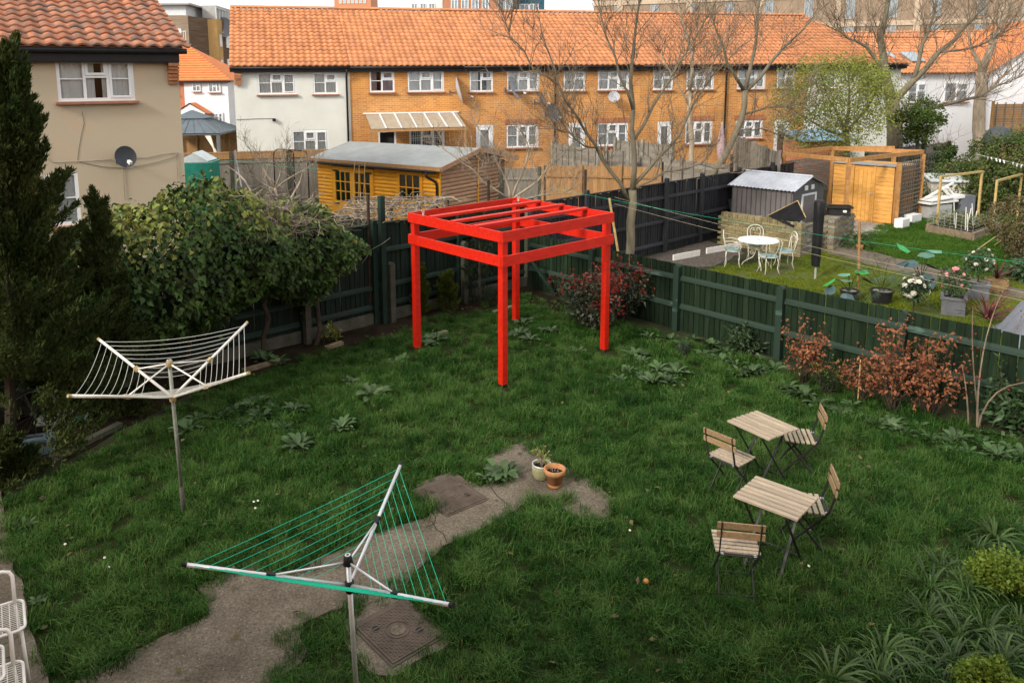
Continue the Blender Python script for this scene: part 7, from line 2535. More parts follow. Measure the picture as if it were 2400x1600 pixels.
def big_leaf(t, base, tip, size, m, az, tiltv, stem=True):
    if stem:
        a, b = Vector(base), Vector(tip)
        mid = a.lerp(b, 0.55) + Vector((0, 0, 0.08))
        MB().tube([a, mid, b], [0.010, 0.008, 0.006], 5).build('stem', M['box_leaf'], t)
    v, f = [], []
    n = 12
    for k in range(n + 1):
        a = -PI + 2 * PI * k / n
        r = size * (0.68 + 0.32 * math.cos(a)) * (0.82 if k % 2 else 1.0)
        v.append((r * math.cos(a) + size * 0.15, r * math.sin(a) * 1.05, -0.10 * size * abs(math.sin(a))))
    v.append((0, 0, 0.0))
    for k in range(n):
        f.append((k, k + 1, n + 1))
    m4 = Matrix.Translation(tip) @ Matrix.Rotation(az, 4, 'Z') @ Matrix.Rotation(tiltv, 4, 'Y')
    me = bpy.data.meshes.new('leaf')
    me.from_pydata([tuple(m4 @ Vector(p)) for p in v], [], f)
    me.materials.append(m)
    link('leaf', me, t)


m1 = thing('monstera_plant', 'potted split leaf plant nearest the green fence by the thin pole', 'plant', (8.0, 15.62, 0))
pot_round(m1, 0.13, 0.17, 0.26, M['black_pot'])
for tip, s, mm, az, tl in (((-0.35, 0, 0.49), 0.24, 'monstera_bright', 2.6, 0.7), ((-0.08, -0.05, 0.62), 0.19, 'monstera', 2.9, 0.2), ((0.0, 0, 0.47), 0.18, 'monstera', 2.7, 0.1), ((0.18, 0.05, 0.62), 0.22, 'monstera_bright', 0.4, -0.1),
                          ((0.32, 0, 0.5), 0.22, 'monstera_blue', 0.2, 0.6), ((-0.4, -0.05, 0.34), 0.2, 'monstera_blue', 3.4, 0.9), ((-0.12, -0.15, 0.2), 0.2, 'monstera_blue', 4.2, 0.9)):
    big_leaf(m1, (0, 0, 0.22), tip, s, M[mm], az, tl)
m2 = thing('monstera_plant', 'taller potted split leaf plant in a black pot by the garden path', 'plant', (9.96, 16.42, 0))
pot_round(m2, 0.17, 0.22, 0.30, M['black_pot'])
for tip, s, mm, az, tl in (((-0.33, 0, 0.9), 0.25, 'monstera_bright', 2.4, -0.5), ((-0.02, 0, 0.78), 0.25, 'monstera', 0.3, -0.3), ((0.2, 0.1, 0.87), 0.24, 'monstera', 0.1, 0.0), ((-0.38, 0, 0.66), 0.20, 'monstera_blue', 3.0, 0.6),
                          ((-0.25, -0.05, 0.68), 0.24, 'monstera_blue', 3.6, 0.5), ((0.18, 0, 0.58), 0.26, 'monstera_blue', 0.2, 0.5), ((0.05, -0.1, 0.36), 0.28, 'monstera_blue', 4.9, 0.9)):
    big_leaf(m2, (0, 0, 0.26), tip, s, M[mm], az, tl)
pa = thing('palm_plant', 'potted palm with feathery fronds in a black pot near the thin pole', 'plant', (8.58, 15.45, 0))
pot_round(pa, 0.16, 0.21, 0.30, M['black_pot'])
for k in range(11):
    a = k * 2 * PI / 11 + 0.3
    L_, e = rnd.uniform(0.75, 1.0), rnd.uniform(0.7, 1.35) if k % 3 else 0.25
    v, f, x, z = [], [], 0.03, 0.28
    spine = []
    for j in range(9):
        spine.append((x, z, e))
        x += L_ / 8 * math.cos(e)
        z += L_ / 8 * math.sin(e)
        e -= 0.13
    for j in range(2, 9):
        for sd in (-1, 1):
            for w in (0.0, 0.5):
                xx, zz, ee = spine[j]
                xx, zz = xx + w * L_ / 8 * math.cos(ee), zz + w * L_ / 8 * math.sin(ee)
                ll = 0.25 * math.sin(PI * (j + 1) / 10.5)
                i = len(v)
                for dx, dy, dz in ((0, 0, 0), (0.4 * ll, sd * ll * 0.5 - 0.008, -0.01), (0.75 * ll, sd * ll, -0.06), (0.4 * ll, sd * ll * 0.5 + 0.008, -0.01)):
                    px, py = xx + dx, dy
                    v.append((px * math.cos(a) - py * math.sin(a), px * math.sin(a) + py * math.cos(a), zz + dz))
                f.append((i, i + 1, i + 2, i + 3))
    fr_ = link('frond', np_mesh('frond', v, f, M['palm']), pa)
    MB().tube([(q[0] * math.cos(a), q[0] * math.sin(a), q[1]) for q in spine], 0.006, 4).build('stalk', M['box_leaf'], fr_)


def rose_mesh(r, m, seed):
    rg = random.Random(seed)
    b = MB()
    for ring, (n, rr, z, tl) in enumerate(((6, 1.0, 0.0, 0.9), (5, 0.7, 0.2, 0.6), (4, 0.4, 0.35, 0.3))):
        for k in range(n):
            a = 2 * PI * k / n + ring * 0.5
            c, s = math.cos(a), math.sin(a)
            w = r * 0.62 * rr + 0.004
            p = [(0.1 * r, -w * 0.4, z * r), (rr * r * 0.75, -w, z * r + 0.25 * r), (rr * r, 0, z * r + 0.45 * r - 0.2 * tl * r), (rr * r * 0.75, w, z * r + 0.25 * r), (0.1 * r, w * 0.4, z * r)]
            b.face(*[(x * c - y * s, x * s + y * c, zz) for x, y, zz in p])
    b.sphere((0, 0, 0.35 * r), 0.42 * r, 6, 4)
    return b.mesh('flower', m)


def rose_tree(label, loc, z0, ball_z, ball_r, fm, n, planter, seed, sc=1.0):
    t = thing('rose_tree', label, 'plant', (*loc, 0))
    rg = np.random.default_rng(seed)
    if planter:
        z0 = planter
    MB().tube([(0, 0, z0 * 0.8), (0.012, 0.01, (z0 + ball_z) / 2), (0, 0, ball_z)], 0.016, 6).build('stem', M['bark_dark'], t)
    u = nrm(rg.normal(size=(560, 3)))
    p = u * ball_r * rg.uniform(0.4, 1.12, (560, 1)) * sc + [0, 0, ball_z]
    v, f = leaf_cards(p, u + rg.normal(size=u.shape) * 0.5, rg, 0.075, 0.045)
    stuff('leaves', v, f, M['laurel'], t)
    me = rose_mesh(0.062, fm, seed)
    k = 0
    gold = 2.39996
    for i in range(n):
        z = 1 - (i + 0.5) * 1.55 / n
        a = i * gold + seed
        r = math.sqrt(max(0, 1 - z * z))
        d = Vector((r * math.cos(a), r * math.sin(a), z))
        d = (d + Vector((rnd.gauss(0, 0.2), rnd.gauss(0, 0.2), rnd.gauss(0, 0.15)))).normalized()
        o = link('flower', me, t, d * ball_r * rnd.uniform(0.8, 1.12) + Vector((0, 0, ball_z)))
        o.rotation_euler = d.to_track_quat('Z', 'Y').to_euler()
        q = rnd.uniform(0.5, 1.05)
        o.scale = (q, q, q)
    return t


def square_planter(label, loc, s, h, rz):
    t = thing('square_planter', label, 'planter', (*loc, 0), rz)
    w = MB()
    for x, y, sx, sy in ((0, -s / 2 + 0.015, s, 0.03), (0, s / 2 - 0.015, s, 0.03), (-s / 2 + 0.015, 0, 0.03, s - 0.06), (s / 2 - 0.015, 0, 0.03, s - 0.06)):
        MB().box(x, y, h / 2, sx, sy, h).build('side', M['zinc_pot'], t)
        MB().box(x * 1.05, y * 1.05, h - 0.02, sx + (0.05 if sx > sy else 0.03), sy + (0.03 if sx > sy else -0.0), 0.05).build('rim', M['zinc_pot'], t)
    for x, y, r in ((0, -s / 2 - 0.004, 0), (s / 2 + 0.004, 0, PI / 2)):
        o = MB()
        for a, b in (((-0.32, 0.2), (-0.2, 0.32)), ((-0.2, 0.32), (0.2, 0.32)), ((0.2, 0.32), (0.32, 0.2)), ((-0.32, -0.2), (-0.32, 0.2)), ((0.32, -0.2), (0.32, 0.2)), ((-0.32, -0.2), (-0.2, -0.32)), ((-0.2, -0.32), (0.2, -0.32)), ((0.2, -0.32), (0.32, -0.2))):
            o.bar((a[0] * s, 0, h / 2 + a[1] * h), (b[0] * s, 0, h / 2 + b[1] * h), 0.012, 0.012)
        o.build('panel_moulding', M['zinc_pot'], t, loc=(x, y, 0), rot=(0, 0, r))
    MB().box(0, 0, h - 0.06, s - 0.06, s - 0.06, 0.03).build('soil', M['soil'], t)
    return t


square_planter('grey lead look square planter in front, holding the pink rose', (9.62, 14.75), 0.40, 0.36, -0.55)
square_planter('grey lead look square planter behind, holding the white rose ball', (10.78, 15.80), 0.40, 0.34, -0.55)
rose_tree('round white flowering standard rose right behind the green fence', (8.70, 14.52), 0.0, 0.58, 0.23, M['petal_white'], 24, 0, 3)
rose_tree('pink flowering rose with loose stems in the front grey planter', (9.62, 14.75), 0.3, 0.68, 0.25, M['petal_pink'], 13, 0.33, 4, 1.1)
rose_tree('tall white flowering standard rose in the rear grey planter', (10.78, 15.80), 0.3, 0.80, 0.25, M['petal_white'], 14, 0.31, 5)


def cordyline(label, loc, z0, n, L0, seed):
    t = thing('cordyline', label, 'plant', (*loc, z0))
    rg = np.random.default_rng(seed)
    for k in range(n):
        a, e, L_ = rg.uniform(0, 2 * PI), rg.uniform(0.25, 1.45), L0 * rg.uniform(0.7, 1.1)
        v, f, x, z = [], [], 0.01, 0.02
        for j in range(5):
            w = 0.014 * (1 - (j / 4.2) ** 2) + 0.001
            for sd in (-1, 1):
                v.append((x * math.cos(a) - sd * w * math.sin(a), x * math.sin(a) + sd * w * math.cos(a), z + 0.006 * (sd + 1)))
            x += L_ / 4 * math.cos(e)
            z += L_ / 4 * math.sin(e)
            e -= 0.12
        for j in range(4):
            f.append((j * 2, j * 2 + 1, j * 2 + 3, j * 2 + 2))
        link('leaf', np_mesh('leaf', v, f, M['cordyline']), t)
    return t


cordyline('dark red spiky plant right behind the green fence below the front grey planter', (9.75, 13.95), 0.12, 46, 0.62, 1)
cordyline('dark red spiky plant in the woven pot beside the path', (11.6, 16.41), 0.24, 30, 0.5, 2)
wp = thing('woven_pot', 'round woven basket pot holding the spiky red plant', 'flower pot', (11.6, 16.41, 0))
MB().lathe([(0.001, 0), (0.19, 0), (0.235, 0.12), (0.225, 0.25), (0.205, 0.25), (0.2, 0.22), (0.001, 0.23)], 18).build('basket', M['wicker'], wp, smooth=False)
gc = MB()
n, m_n = 14, 12
for i in range(n + 1):
    for j in range(m_n + 1):
        x, y = -0.2 + 2.3 * i / n, -0.65 + 1.3 * j / m_n
        edge = min(1, (m_n / 2 - abs(j - m_n / 2)) / 2.0) * min(1, i / 2.0)
        z = 0.12 + 0.50 * edge + 0.03 * math.sin(j * 1.9 + i * 0.3) * (0.4 + edge)
        gc.v.append((x, y, z))
for i in range(n):
    for j in range(m_n):
        a = i * (m_n + 1) + j
        gc.f.append((a, a + 1, a + m_n + 2, a + m_n + 1))
for i in range(n):
    for j in (0, m_n):
        a, b = gc.v[i * (m_n + 1) + j], gc.v[(i + 1) * (m_n + 1) + j]
        gc.face(a, b, (b[0], b[1], 0), (a[0], a[1], 0))
tag(gc.build('furniture_cover', M['cover_grey'], None, True, loc=(9.65, 13.0, 0), rot=(0, 0, -0.35)), 'grey fabric furniture cover just beyond the green fence at the right edge', 'cover')
fp = hedge_mass('flower_clump', 'small flowering bulbs in front of the brick pier', [((10.75, 20.75, 0.12), (0.35, 0.25, 0.28))], 420, 0.26, 0.02, M['strap'], 141, 'plants')
tag(MB().lathe([(0.001, 0), (0.07, 0), (0.10, 0.14), (0.085, 0.14), (0.001, 0.12)], 14).build('flower_pot', M['terracotta'], None, loc=(10.72, 20.55, 0)), 'small terracotta pot among bulbs at the foot of the brick pier', 'flower pot')

# ------------------------------------------------------------------ washing lines and thin poles
tag(MB().tube([(8.31, 15.84, 0), (8.22, 15.84, 1.66)], 0.028, 8).build('line_post', M['wood_brown']), 'thin brown wooden post standing just beyond the green fence', 'post')
for a, b, sg, mm, lb_ in (((2.07, 18.5, 2.07), (11.41, 14.5, 0.99), 0.12, 'line_green', 'long green washing line crossing above the neighbouring lawn'),
                          ((3.59, 18.3, 1.85), (10.3, 13, 0.78), 0.08, 'line_yellow', 'upper pale washing line over the potted plants'),
                          ((3.59, 18.3, 1.69), (10, 12.6, 0.75), 0.08, 'line_yellow', 'lower pale washing line over the potted plants')):
    tag(MB().tube(sag(a, b, sg, 16), 0.0024, 5).build('washing_line', M[mm]), lb_, 'washing line')
for x, y0, y1, d, lb_ in ((862, 520, 455, 14.6, 'rusty thin post rising from the dark green fence near the ivy'), (1145, 500, 422, 17.3, 'rusty thin post behind the red pergola near the fence corner'), (1372, 480, 398, 18.9, 'rusty thin post beside the charcoal fence post'),
                          (1553, 440, 380, 21.4, 'thin rusty post standing on the charcoal fence by the tall tree'), (1714, 480, 365, 23.0, 'rusty thin post with a mossy base behind the metal shed'), (1428, 590, 465, 19.2, 'slanting pale stake between the red pergola and the tall tree')):
    a, b = {862: ((-1.84, 14.4, 2.01), (-1.82, 14.4, 2.54)), 1145: ((0.54, 17.3, 1.66), (0.54, 17.3, 2.42)), 1372: ((2.99, 18.9, 1.58), (2.98, 18.9, 2.45)), 1553: ((5.64, 21.8, 1.58), (5.62, 21.8, 2.32)),
            1714: ((8.03, 23, 0.36), (7.99, 23, 2.4)), 1428: ((3.76, 18.6, 0.45), (3.52, 18.6, 1.78))}[x]
    o = MB().tube([(a[0], a[1], max(-0.05, a[2] - 2.5)) if x != 1428 else a, b], 0.03 if x != 1714 else 0.05, 8).build('thin_post', M['cane'] if x == 1428 else M['dark_brown'])
    tag(o, lb_, 'post')
pl_ = MB()
a, b = Vector((17.31, 26, 2.04)), Vector((18.48, 25, 1.7))
pg_ = thing('peg_line', 'washing line with a row of white pegs in front of the far hedge', 'washing line', tuple(a))
MB().tube([Vector((0, 0, 0)), b - a], 0.006, 4).build('line', M['line_white'], pg_)
pm_ = MB().box(0, 0, -0.04, 0.03, 0.03, 0.11).mesh('peg', M['white_paint'])
for k in range(11):
    q = 0.2 + 0.75 * k / 10 + rnd.uniform(-0.02, 0.02)
    link('peg', pm_, pg_, (b - a) * q, (rnd.uniform(-0.6, 0.6), rnd.uniform(-0.6, 0.6), 0))

# ------------------------------------------------------------------ orange summerhouse
SHA = math.atan2(-0.6, 0.8)
sh = thing('summerhouse', 'orange log cabin summerhouse with a grey felt roof and glazed doors', 'summerhouse', (-5.53, 27.4, 0), SHA)
W_, D_, EH, RH = 5.75, 4.0, 1.90, 2.40
Lx = 0.20
MB().box((W_ + Lx) / 2, D_ / 2 + 0.12, EH / 2, W_ - Lx - 0.1, D_ - 0.4, EH).build('core', M['log_pale'], sh)
opens = [(0.95, 2.95, 0.12, 1.74), (4.0, 5.08, 0.72, 1.76)]
nl = 15
for k in range(nl):
    z = 0.06 + k * EH / nl
    segs = [(Lx, W_)]
    for a, b, c, d in opens:
        if c < z < d:
            segs = [s for x0, x1 in segs for s in ((x0, min(a, x1)), (max(b, x0), x1)) if s[1] - s[0] > 0.05] if any(x0 < a < x1 or x0 < b < x1 for x0, x1 in segs) else segs
    for x0, x1 in segs:
        m = MB()
        n = 4
        hgt = EH / nl * 0.96
        prof = [(-0.012 - 0.028 * math.sin(PI * q / n), -hgt / 2 + hgt * q / n) for q in range(n + 1)]
        for q in range(n):
            m.face((x0, 0.25 + prof[q][0], z + prof[q][1]), (x1, 0.25 + prof[q][0], z + prof[q][1]), (x1, 0.25 + prof[q + 1][0], z + prof[q + 1][1]), (x0, 0.25 + prof[q + 1][0], z + prof[q + 1][1]))
        m.face((x0, 0.252, z - hgt / 2), (x0, 0.25 - 0.012, z - hgt / 2), (x0, 0.25 - 0.012, z + hgt / 2), (x0, 0.252, z + hgt / 2))
        m.build('log', M['log_orange'], sh, smooth=True)
ne = 18
for k in range(ne):
    z = 0.06 + k * 0.128
    if z > RH - 0.08:
        break
    y0, y1 = 0.27, D_ - 0.05
    if z > EH:
        q = (z - EH) / (RH - EH)
        y0, y1 = 0.27 + (D_ / 2 - 0.27) * q, D_ - (D_ / 2) * q
    for a, b in ((y0, min(y1, D_ / 2 + 0.3) - 0.03), (max(y0, D_ / 2 + 0.3) + 0.03, y1)):
        if b - a < 0.05:
            continue
        m = MB()
        n = 4
        prof = [(0.012 + 0.028 * math.sin(PI * q / n), -0.061 + 0.122 * q / n) for q in range(n + 1)]
        for q in range(n):
            m.face((W_ - 0.05 + prof[q][0], a, z + prof[q][1]), (W_ - 0.05 + prof[q][0], b, z + prof[q][1]), (W_ - 0.05 + prof[q + 1][0], b, z + prof[q + 1][1]), (W_ - 0.05 + prof[q + 1][0], a, z + prof[q + 1][1]))
        m.build('log', M['log_pale'], sh, smooth=True)
MB().box(W_ + 0.0, 0.245, EH / 2, 0.06, 0.06, EH).build('corner_post', M['log_orange'], sh)
MB().box(W_ + 0.005, D_ / 2 + 0.3, 1.15, 0.03, 0.05, 2.3).build('joint_strip', M['log_orange'], sh)


def glazed(nm, x0, x1, z0, z1, leaves, cols, rows, zglass):
    f = MB()
    f.box((x0 + x1) / 2, 0.215, z1 - 0.03, x1 - x0, 0.07, 0.06)
    f.box((x0 + x1) / 2, 0.215, z0 + 0.03, x1 - x0, 0.07, 0.06)
    for x in (x0 + 0.03, x1 - 0.03):
        f.box(x, 0.215, (z0 + z1) / 2, 0.06, 0.068, z1 - z0 - 0.12)
    o = f.build(nm, M['log_orange'], sh)
    lw = (x1 - x0 - 0.12) / leaves
    for k in range(leaves):
        a = x0 + 0.06 + k * lw
        b = a + lw
        st_ = 0.11 if leaves > 1 else 0.05
        g = MB()
        for x in (a + st_ / 2, b - st_ / 2):
            g.box(x, 0.205, (z0 + z1) / 2, st_, 0.05, z1 - z0 - 0.12)
        g.box((a + b) / 2, 0.205, z1 - 0.06 - st_ / 2, b - a - 2 * st_, 0.048, st_)
        g.box((a + b) / 2, 0.205, (z0 + 0.06 + zglass) / 2, b - a - 2 * st_, 0.048, zglass - z0 - 0.06)
        for c in range(1, cols):
            g.box(a + st_ + (b - a - 2 * st_) * c / cols, 0.205, (zglass + z1 - 0.06 - st_) / 2, 0.03, 0.046, z1 - 0.06 - st_ - zglass)
        for r in range(1, rows):
            g.box((a + b) / 2, 0.205, zglass + (z1 - 0.06 - st_ - zglass) * r / rows, b - a - 2 * st_, 0.044, 0.03)
        g.build('sash', M['log_orange'], o)
        MB().face((a + st_, 0.215, zglass), (b - st_, 0.215, zglass), (b - st_, 0.215, z1 - 0.06 - st_), (a + st_, 0.215, z1 - 0.06 - st_)).build('pane', M['far_glass'] if False else M['glass_dark'], o)
        MB().face((a + 0.02, 0.245, z0 + 0.02), (b - 0.02, 0.245, z0 + 0.02), (b - 0.02, 0.245, z1 - 0.05), (a + 0.02, 0.245, z1 - 0.05)).build('interior', M['room'], o)
    return o


dr = glazed('double_door', 0.95, 2.95, 0.12, 1.74, 2, 3, 3, 0.55)
for x, s in ((1.02, 1), (2.88, -1)):
    for z in (1.6, 0.45):
        MB().bar((x, 0.17, z), (x + 0.28 * s, 0.17, z), 0.02, 0.05).build('hinge', M['black'], dr)
glazed('window', 4.0, 5.08, 0.72, 1.76, 1, 3, 2, 0.84)
for sgn in (0, 1):
    m = MB()
    y0, y1 = (-0.05, D_ / 2 + 0.1) if sgn == 0 else (D_ + 0.35, D_ / 2 + 0.1)
    z0 = EH + 0.08
    a, b, c, d = (-0.05, y0, z0), (W_ + 0.28, y0, z0), (W_ + 0.28, y1, RH + 0.05), (-0.05, y1, RH + 0.05)
    m.face(a, b, c, d)
    m.face(*[(p[0], p[1], p[2] - 0.05) for p in (d, c, b, a)])
    for p, q in ((a, b), (b, c), (d, a)):
        m.face((p[0], p[1], p[2] - 0.05), (q[0], q[1], q[2] - 0.05), q, p)
    m.build('roof', M['felt'], sh)
    MB().bar((W_ + 0.295, y0, z0 - 0.045), (W_ + 0.295, y1, RH + 0.005), 0.03, 0.15).build('bargeboard', M['log_pale'], sh)
MB().box(W_ / 2 + 0.11, -0.065, EH + 0.045, W_ + 0.34, 0.03, 0.13).build('fascia', M['wood_brown'], sh)
MB().box(W_ + 0.32, D_ / 2 + 0.1, RH - 0.02, 0.03, 0.14, 0.30).build('finial', M['wood_brown'], sh)
MB().tube([(0.0, -0.12, EH - 0.02), (W_ + 0.12, -0.12, EH - 0.05)], 0.045, 8).build('gutter', M['gutter'], sh, smooth=True)
MB().tube([(W_ - 0.25, -0.12, EH - 0.06), (W_ - 0.24, -0.1, EH - 0.22), (W_ - 0.06, 0.14, EH - 0.40), (W_ - 0.05, 0.16, EH - 0.55), (W_ - 0.05, 0.16, 0.05)], 0.042, 8).build('downpipe', M['gutter'], sh, smooth=True)

# weathered vine trellis of poles and wires in front of the summerhouse
vt = thing('vine_trellis', 'flat trellis of grey poles, wires and dead vine stems before the summerhouse', 'trellis', (0, 0, 0))
rg_ = np.random.default_rng(77)
q00, q10, q11, q01 = np.array((-2.65, 15.03, 1.9)), np.array((-0.91, 15.65, 1.95)), np.array((-0.31, 19.23, 1.75)), np.array((-2.8, 19.38, 1.75))
vt.location = (q00[0], q00[1], 0)


def on_t(u, w):
    p = (q00 * (1 - u) + q10 * u) * (1 - w) + (q01 * (1 - u) + q11 * u) * w
    return tuple(p - np.array([q00[0], q00[1], 0]))


for k in range(6):
    MB().tube([on_t(-0.02, k / 5), on_t(1.02, k / 5)], 0.016, 5).build('pole', M['wood_grey'], vt)
for k in range(5):
    MB().tube([on_t(k / 4, -0.02), on_t(k / 4, 1.02)], 0.018, 5).build('pole', M['wood_grey'], vt)
for u, w in ((0.02, 0.1), (0.5, 0.5), (0.98, 0.9), (0.05, 0.95), (0.95, 0.05)):
    p = on_t(u, w)
    MB().tube([(p[0], p[1], 0), p], 0.04, 6).build('post', M['post_grey'], vt)
tw_ = MB()
for k in range(150):
    u, w = rg_.random(2)
    a = np.array(on_t(u, w))
    b = np.array(on_t(u + rg_.normal() * 0.16, w + rg_.normal() * 0.25)) + [0, 0, rg_.normal() * 0.05]
    tw_.tube(wiggle(a + [0, 0, 0.03], b, 4, 0.05, rg_), [0.011, 0.010, 0.009, 0.007, 0.005], 4, cap=False)
tag(tw_.build('vine_stems', M['twig_pale'], vt), kind='stuff')
for x, y0, y1 in ((822, 480, 378), (840, 480, 388), (853, 478, 380)):
    a, b = {822: ((-3.17, 21, 1.06), (-2.98, 21, 2.5)), 840: ((-2.95, 21, 1.06), (-2.87, 21, 2.38)), 853: ((-2.81, 21, 1.06), (-2.71, 21, 2.47))}[x]
    MB().tube([a, b], 0.012, 5).build('garden_cane', M['cane'], None)
    tag(bpy.context.scene.collection.objects[-1], {822: 'leftmost bamboo cane in front of the summerhouse doors', 840: 'pale short cane in front of the summerhouse doors', 853: 'tall cane between the summerhouse doors and window'}[x], 'cane')


# ------------------------------------------------------------------ fences and odds and ends between the gardens
def simple_fence(label, a, b, h, m, bw=0.12, n_post=2, pm='post_grey', cap=None, horizontal=False, group=None):
    a, b = Vector(a), Vector(b)
    L_ = (b - a).length
    t = thing('panel_fence' if horizontal else 'board_fence', label, 'fence', (a.x, a.y, 0), math.atan2(b.y - a.y, b.x - a.x), group)
    if horizontal:
        bm_ = MB().box(0, 0, 0, L_ - 0.02, 0.022, 0.115).mesh('slat', m)
        for k in range(int(h / 0.12)):
            link('slat', bm_, t, (L_ / 2, 0.006 * (k % 2), 0.06 + k * 0.12))
        for k in range(max(2, int(L_ / 0.45))):
            MB().box((k + 0.5) * L_ / max(2, int(L_ / 0.45)), -0.035, h / 2, 0.045, 0.03, h).build('batten', M['wood_grey'], t)
    else:
        bm_ = board_mesh('board', bw * 0.98, h, 0.02, m)
        for k in range(int(L_ / bw)):
            link('board', bm_, t, ((k + 0.5) * bw, 0, rnd.uniform(-0.012, 0.012)))
        for z in (0.35, h - 0.35):
            MB().box(L_ / 2, -0.03, z, L_, 0.035, 0.07).build('rail', m, t)
    for k in range(n_post + 1):
        MB().box(L_ * k / n_post, -0.05, h / 2 + 0.03, 0.11, 0.10, h + 0.06).build('post', M[pm], t)
    if cap:
        MB().box(L_ / 2, 0, h + 0.02, L_, 0.09, 0.05).build('capping', M[cap], t)
        MB().box(L_ / 2, -0.025, h - 0.12, L_, 0.02, 0.22).build('top_trim', M[cap], t)
    return t


simple_fence('long grey weathered fence with a brown top between the beige house and summerhouse', (-10.6, 28.0), (-4.6, 29.3), 2.1, M['wood_grey'], 0.12, 3, cap='wood_brown')
simple_fence('warm brown close-board fence behind the charcoal fence and bare tree', (2.6, 25.6), (6.3, 24.7), 1.85, M['wood_brown'], 0.12, 3, 'wood_brown')
simple_fence('grey green timber gate panel between the summerhouse and brown fence', (1.2, 25.7), (2.5, 25.6), 1.75, M['wood_grey'], 0.14, 1)
simple_fence('short grey panel fence with pale concrete posts below the brick house door', (3.4, 29.3), (4.6, 26.2), 2.35, M['wood_grey'], 0.14, 2, 'concrete_pale', horizontal=True)
simple_fence('single dark grey fence panel left of the tall tree trunk', (5.0, 27.3), (5.75, 27.1), 2.25, M['wood_grey'], 0.14, 1, 'concrete_pale', horizontal=True)
simple_fence('grey slatted panel fence right of the tall tree trunk', (6.0, 30.5), (7.6, 28.0), 2.35, M['wood_grey'], 0.14, 2, 'concrete_pale', horizontal=True)
simple_fence('low grey slatted fence running toward the leaning tree', (6.2, 27.8), (8.6, 24.4), 1.95, M['wood_grey'], 0.14, 2, 'wood_grey', horizontal=True)
simple_fence('grey panel fence with pale battens by the leafing tree', (11.4, 32.4), (10.1, 24.6), 2.3, M['wood_grey'], 0.14, 4, 'wood_grey', horizontal=True)
simple_fence('grey brown fence with ivy behind the timber frame at right', (15.4, 29.6), (21.0, 33.5), 1.85, M['wood_grey'], 0.14, 3)
simple_fence('tall brown slatted fence below the white gable', (27.18, 40, 1.36)[:2], (36.0, 40.5), (27.47, 40, 3.33)[2], M['wood_brown'], 0.14, 4, 'wood_brown', horizontal=True)
gz = thing('gazebo', 'grey metal roofed gazebo with gathered curtains beside the beige house', 'gazebo', (-12.75, 36.5, 0))
for z0, z1, r0, r1, nm in ((2.45, 3.05, 1.85, 0.62, 'lower_roof'), (3.06, 3.42, 0.72, 0.05, 'top_roof')):
    for k in range(4):
        a = PI / 4 + k * PI / 2
        b = a + PI / 2
        s2 = math.sqrt(2)
        p = [(r0 * s2 * math.cos(a), r0 * s2 * math.sin(a), z0), (r0 * s2 * math.cos(b), r0 * s2 * math.sin(b), z0), (r1 * s2 * math.cos(b), r1 * s2 * math.sin(b), z1), (r1 * s2 * math.cos(a), r1 * s2 * math.sin(a), z1)]
        o = MB().face(*p).build(nm, M['gazebo_roof'], gz)
        for q in range(8 if nm == 'lower_roof' else 0):
            w = (q + 0.5) / 8
            e0, e1 = Vector(p[0]).lerp(Vector(p[1]), w), Vector(p[3]).lerp(Vector(p[2]), w)
            MB().bar(e0 + Vector((0, 0, 0.012)), e1 + Vector((0, 0, 0.012)), 0.02, 0.025).build('roof_seam', M['gazebo_roof'], o)
for k in range(4):
    a = PI / 4 + k * PI / 2
    x, y = 1.7 * 1.414 * math.cos(a), 1.7 * 1.414 * math.sin(a)
    MB().box(x, y, 1.2, 0.14, 0.14, 2.4).build('post', M['zinc_pot'], gz)
    if y < 0:
        c = MB()
        for q in range(9):
            c.tube([(x * 0.78 * (1 - 0.02 * q), y - 0.02 + 0.04 * (q % 2), 2.4), (x * (0.90 + 0.008 * q), y, 1.5), (x * (0.92 + 0.006 * q), y, 0.1)], 0.045, 5)
        c.build('curtain', M['cream_metal'], gz, smooth=True)
for k in range(4):
    a, b = PI / 4 + k * PI / 2, PI / 4 + (k + 1) * PI / 2
    MB().bar((1.75 * 1.414 * math.cos(a), 1.75 * 1.414 * math.sin(a), 2.42), (1.75 * 1.414 * math.cos(b), 1.75 * 1.414 * math.sin(b), 2.42), 0.08, 0.12).build('eaves_beam', M['zinc_pot'], gz)
simple_fence('brown timber fence seen under and beside the gazebo roof', (-15.0, 38.8), (-9.9, 38.0), 2.3, M['wood_brown'], 0.14, 3, 'wood_brown')
tn = thing('storage_tent', 'green and white plastic cover tent beside the beige house corner', 'tent', (-9.25, 26.6, 0))
TW, TH, TP = 1.25, 2.05, 2.33
for q, (a, b) in enumerate((((-TW / 2, -0.5), (TW / 2, -0.5)), ((TW / 2, -0.5), (TW / 2, 0.5)), ((TW / 2, 0.5), (-TW / 2, 0.5)), ((-TW / 2, 0.5), (-TW / 2, -0.5)))):
    m = MB()
    n = 10
    for k in range(n):
        p0, p1 = Vector(a).lerp(Vector(b), k / n), Vector(a).lerp(Vector(b), (k + 1) / n)
        w0, w1 = 0.012 * math.sin(k * 2.1), 0.012 * math.sin((k + 1) * 2.1)
        m.face((p0.x + w0, p0.y + w0, 0), (p1.x + w1, p1.y + w1, 0), (p1.x, p1.y, TH), (p0.x, p0.y, TH))
    m.build('side_sheet', M['tarp'], tn)
m = MB()
m.face((-TW / 2 - 0.02, -0.52, TH - 0.06), (0.05, -0.52, TP), (0.05, 0.52, TP), (-TW / 2 - 0.02, 0.52, TH - 0.06))
m.face((TW / 2 + 0.02, -0.52, TH - 0.06), (0.05, -0.52, TP), (0.05, 0.52, TP), (TW / 2 + 0.02, 0.52, TH - 0.06))
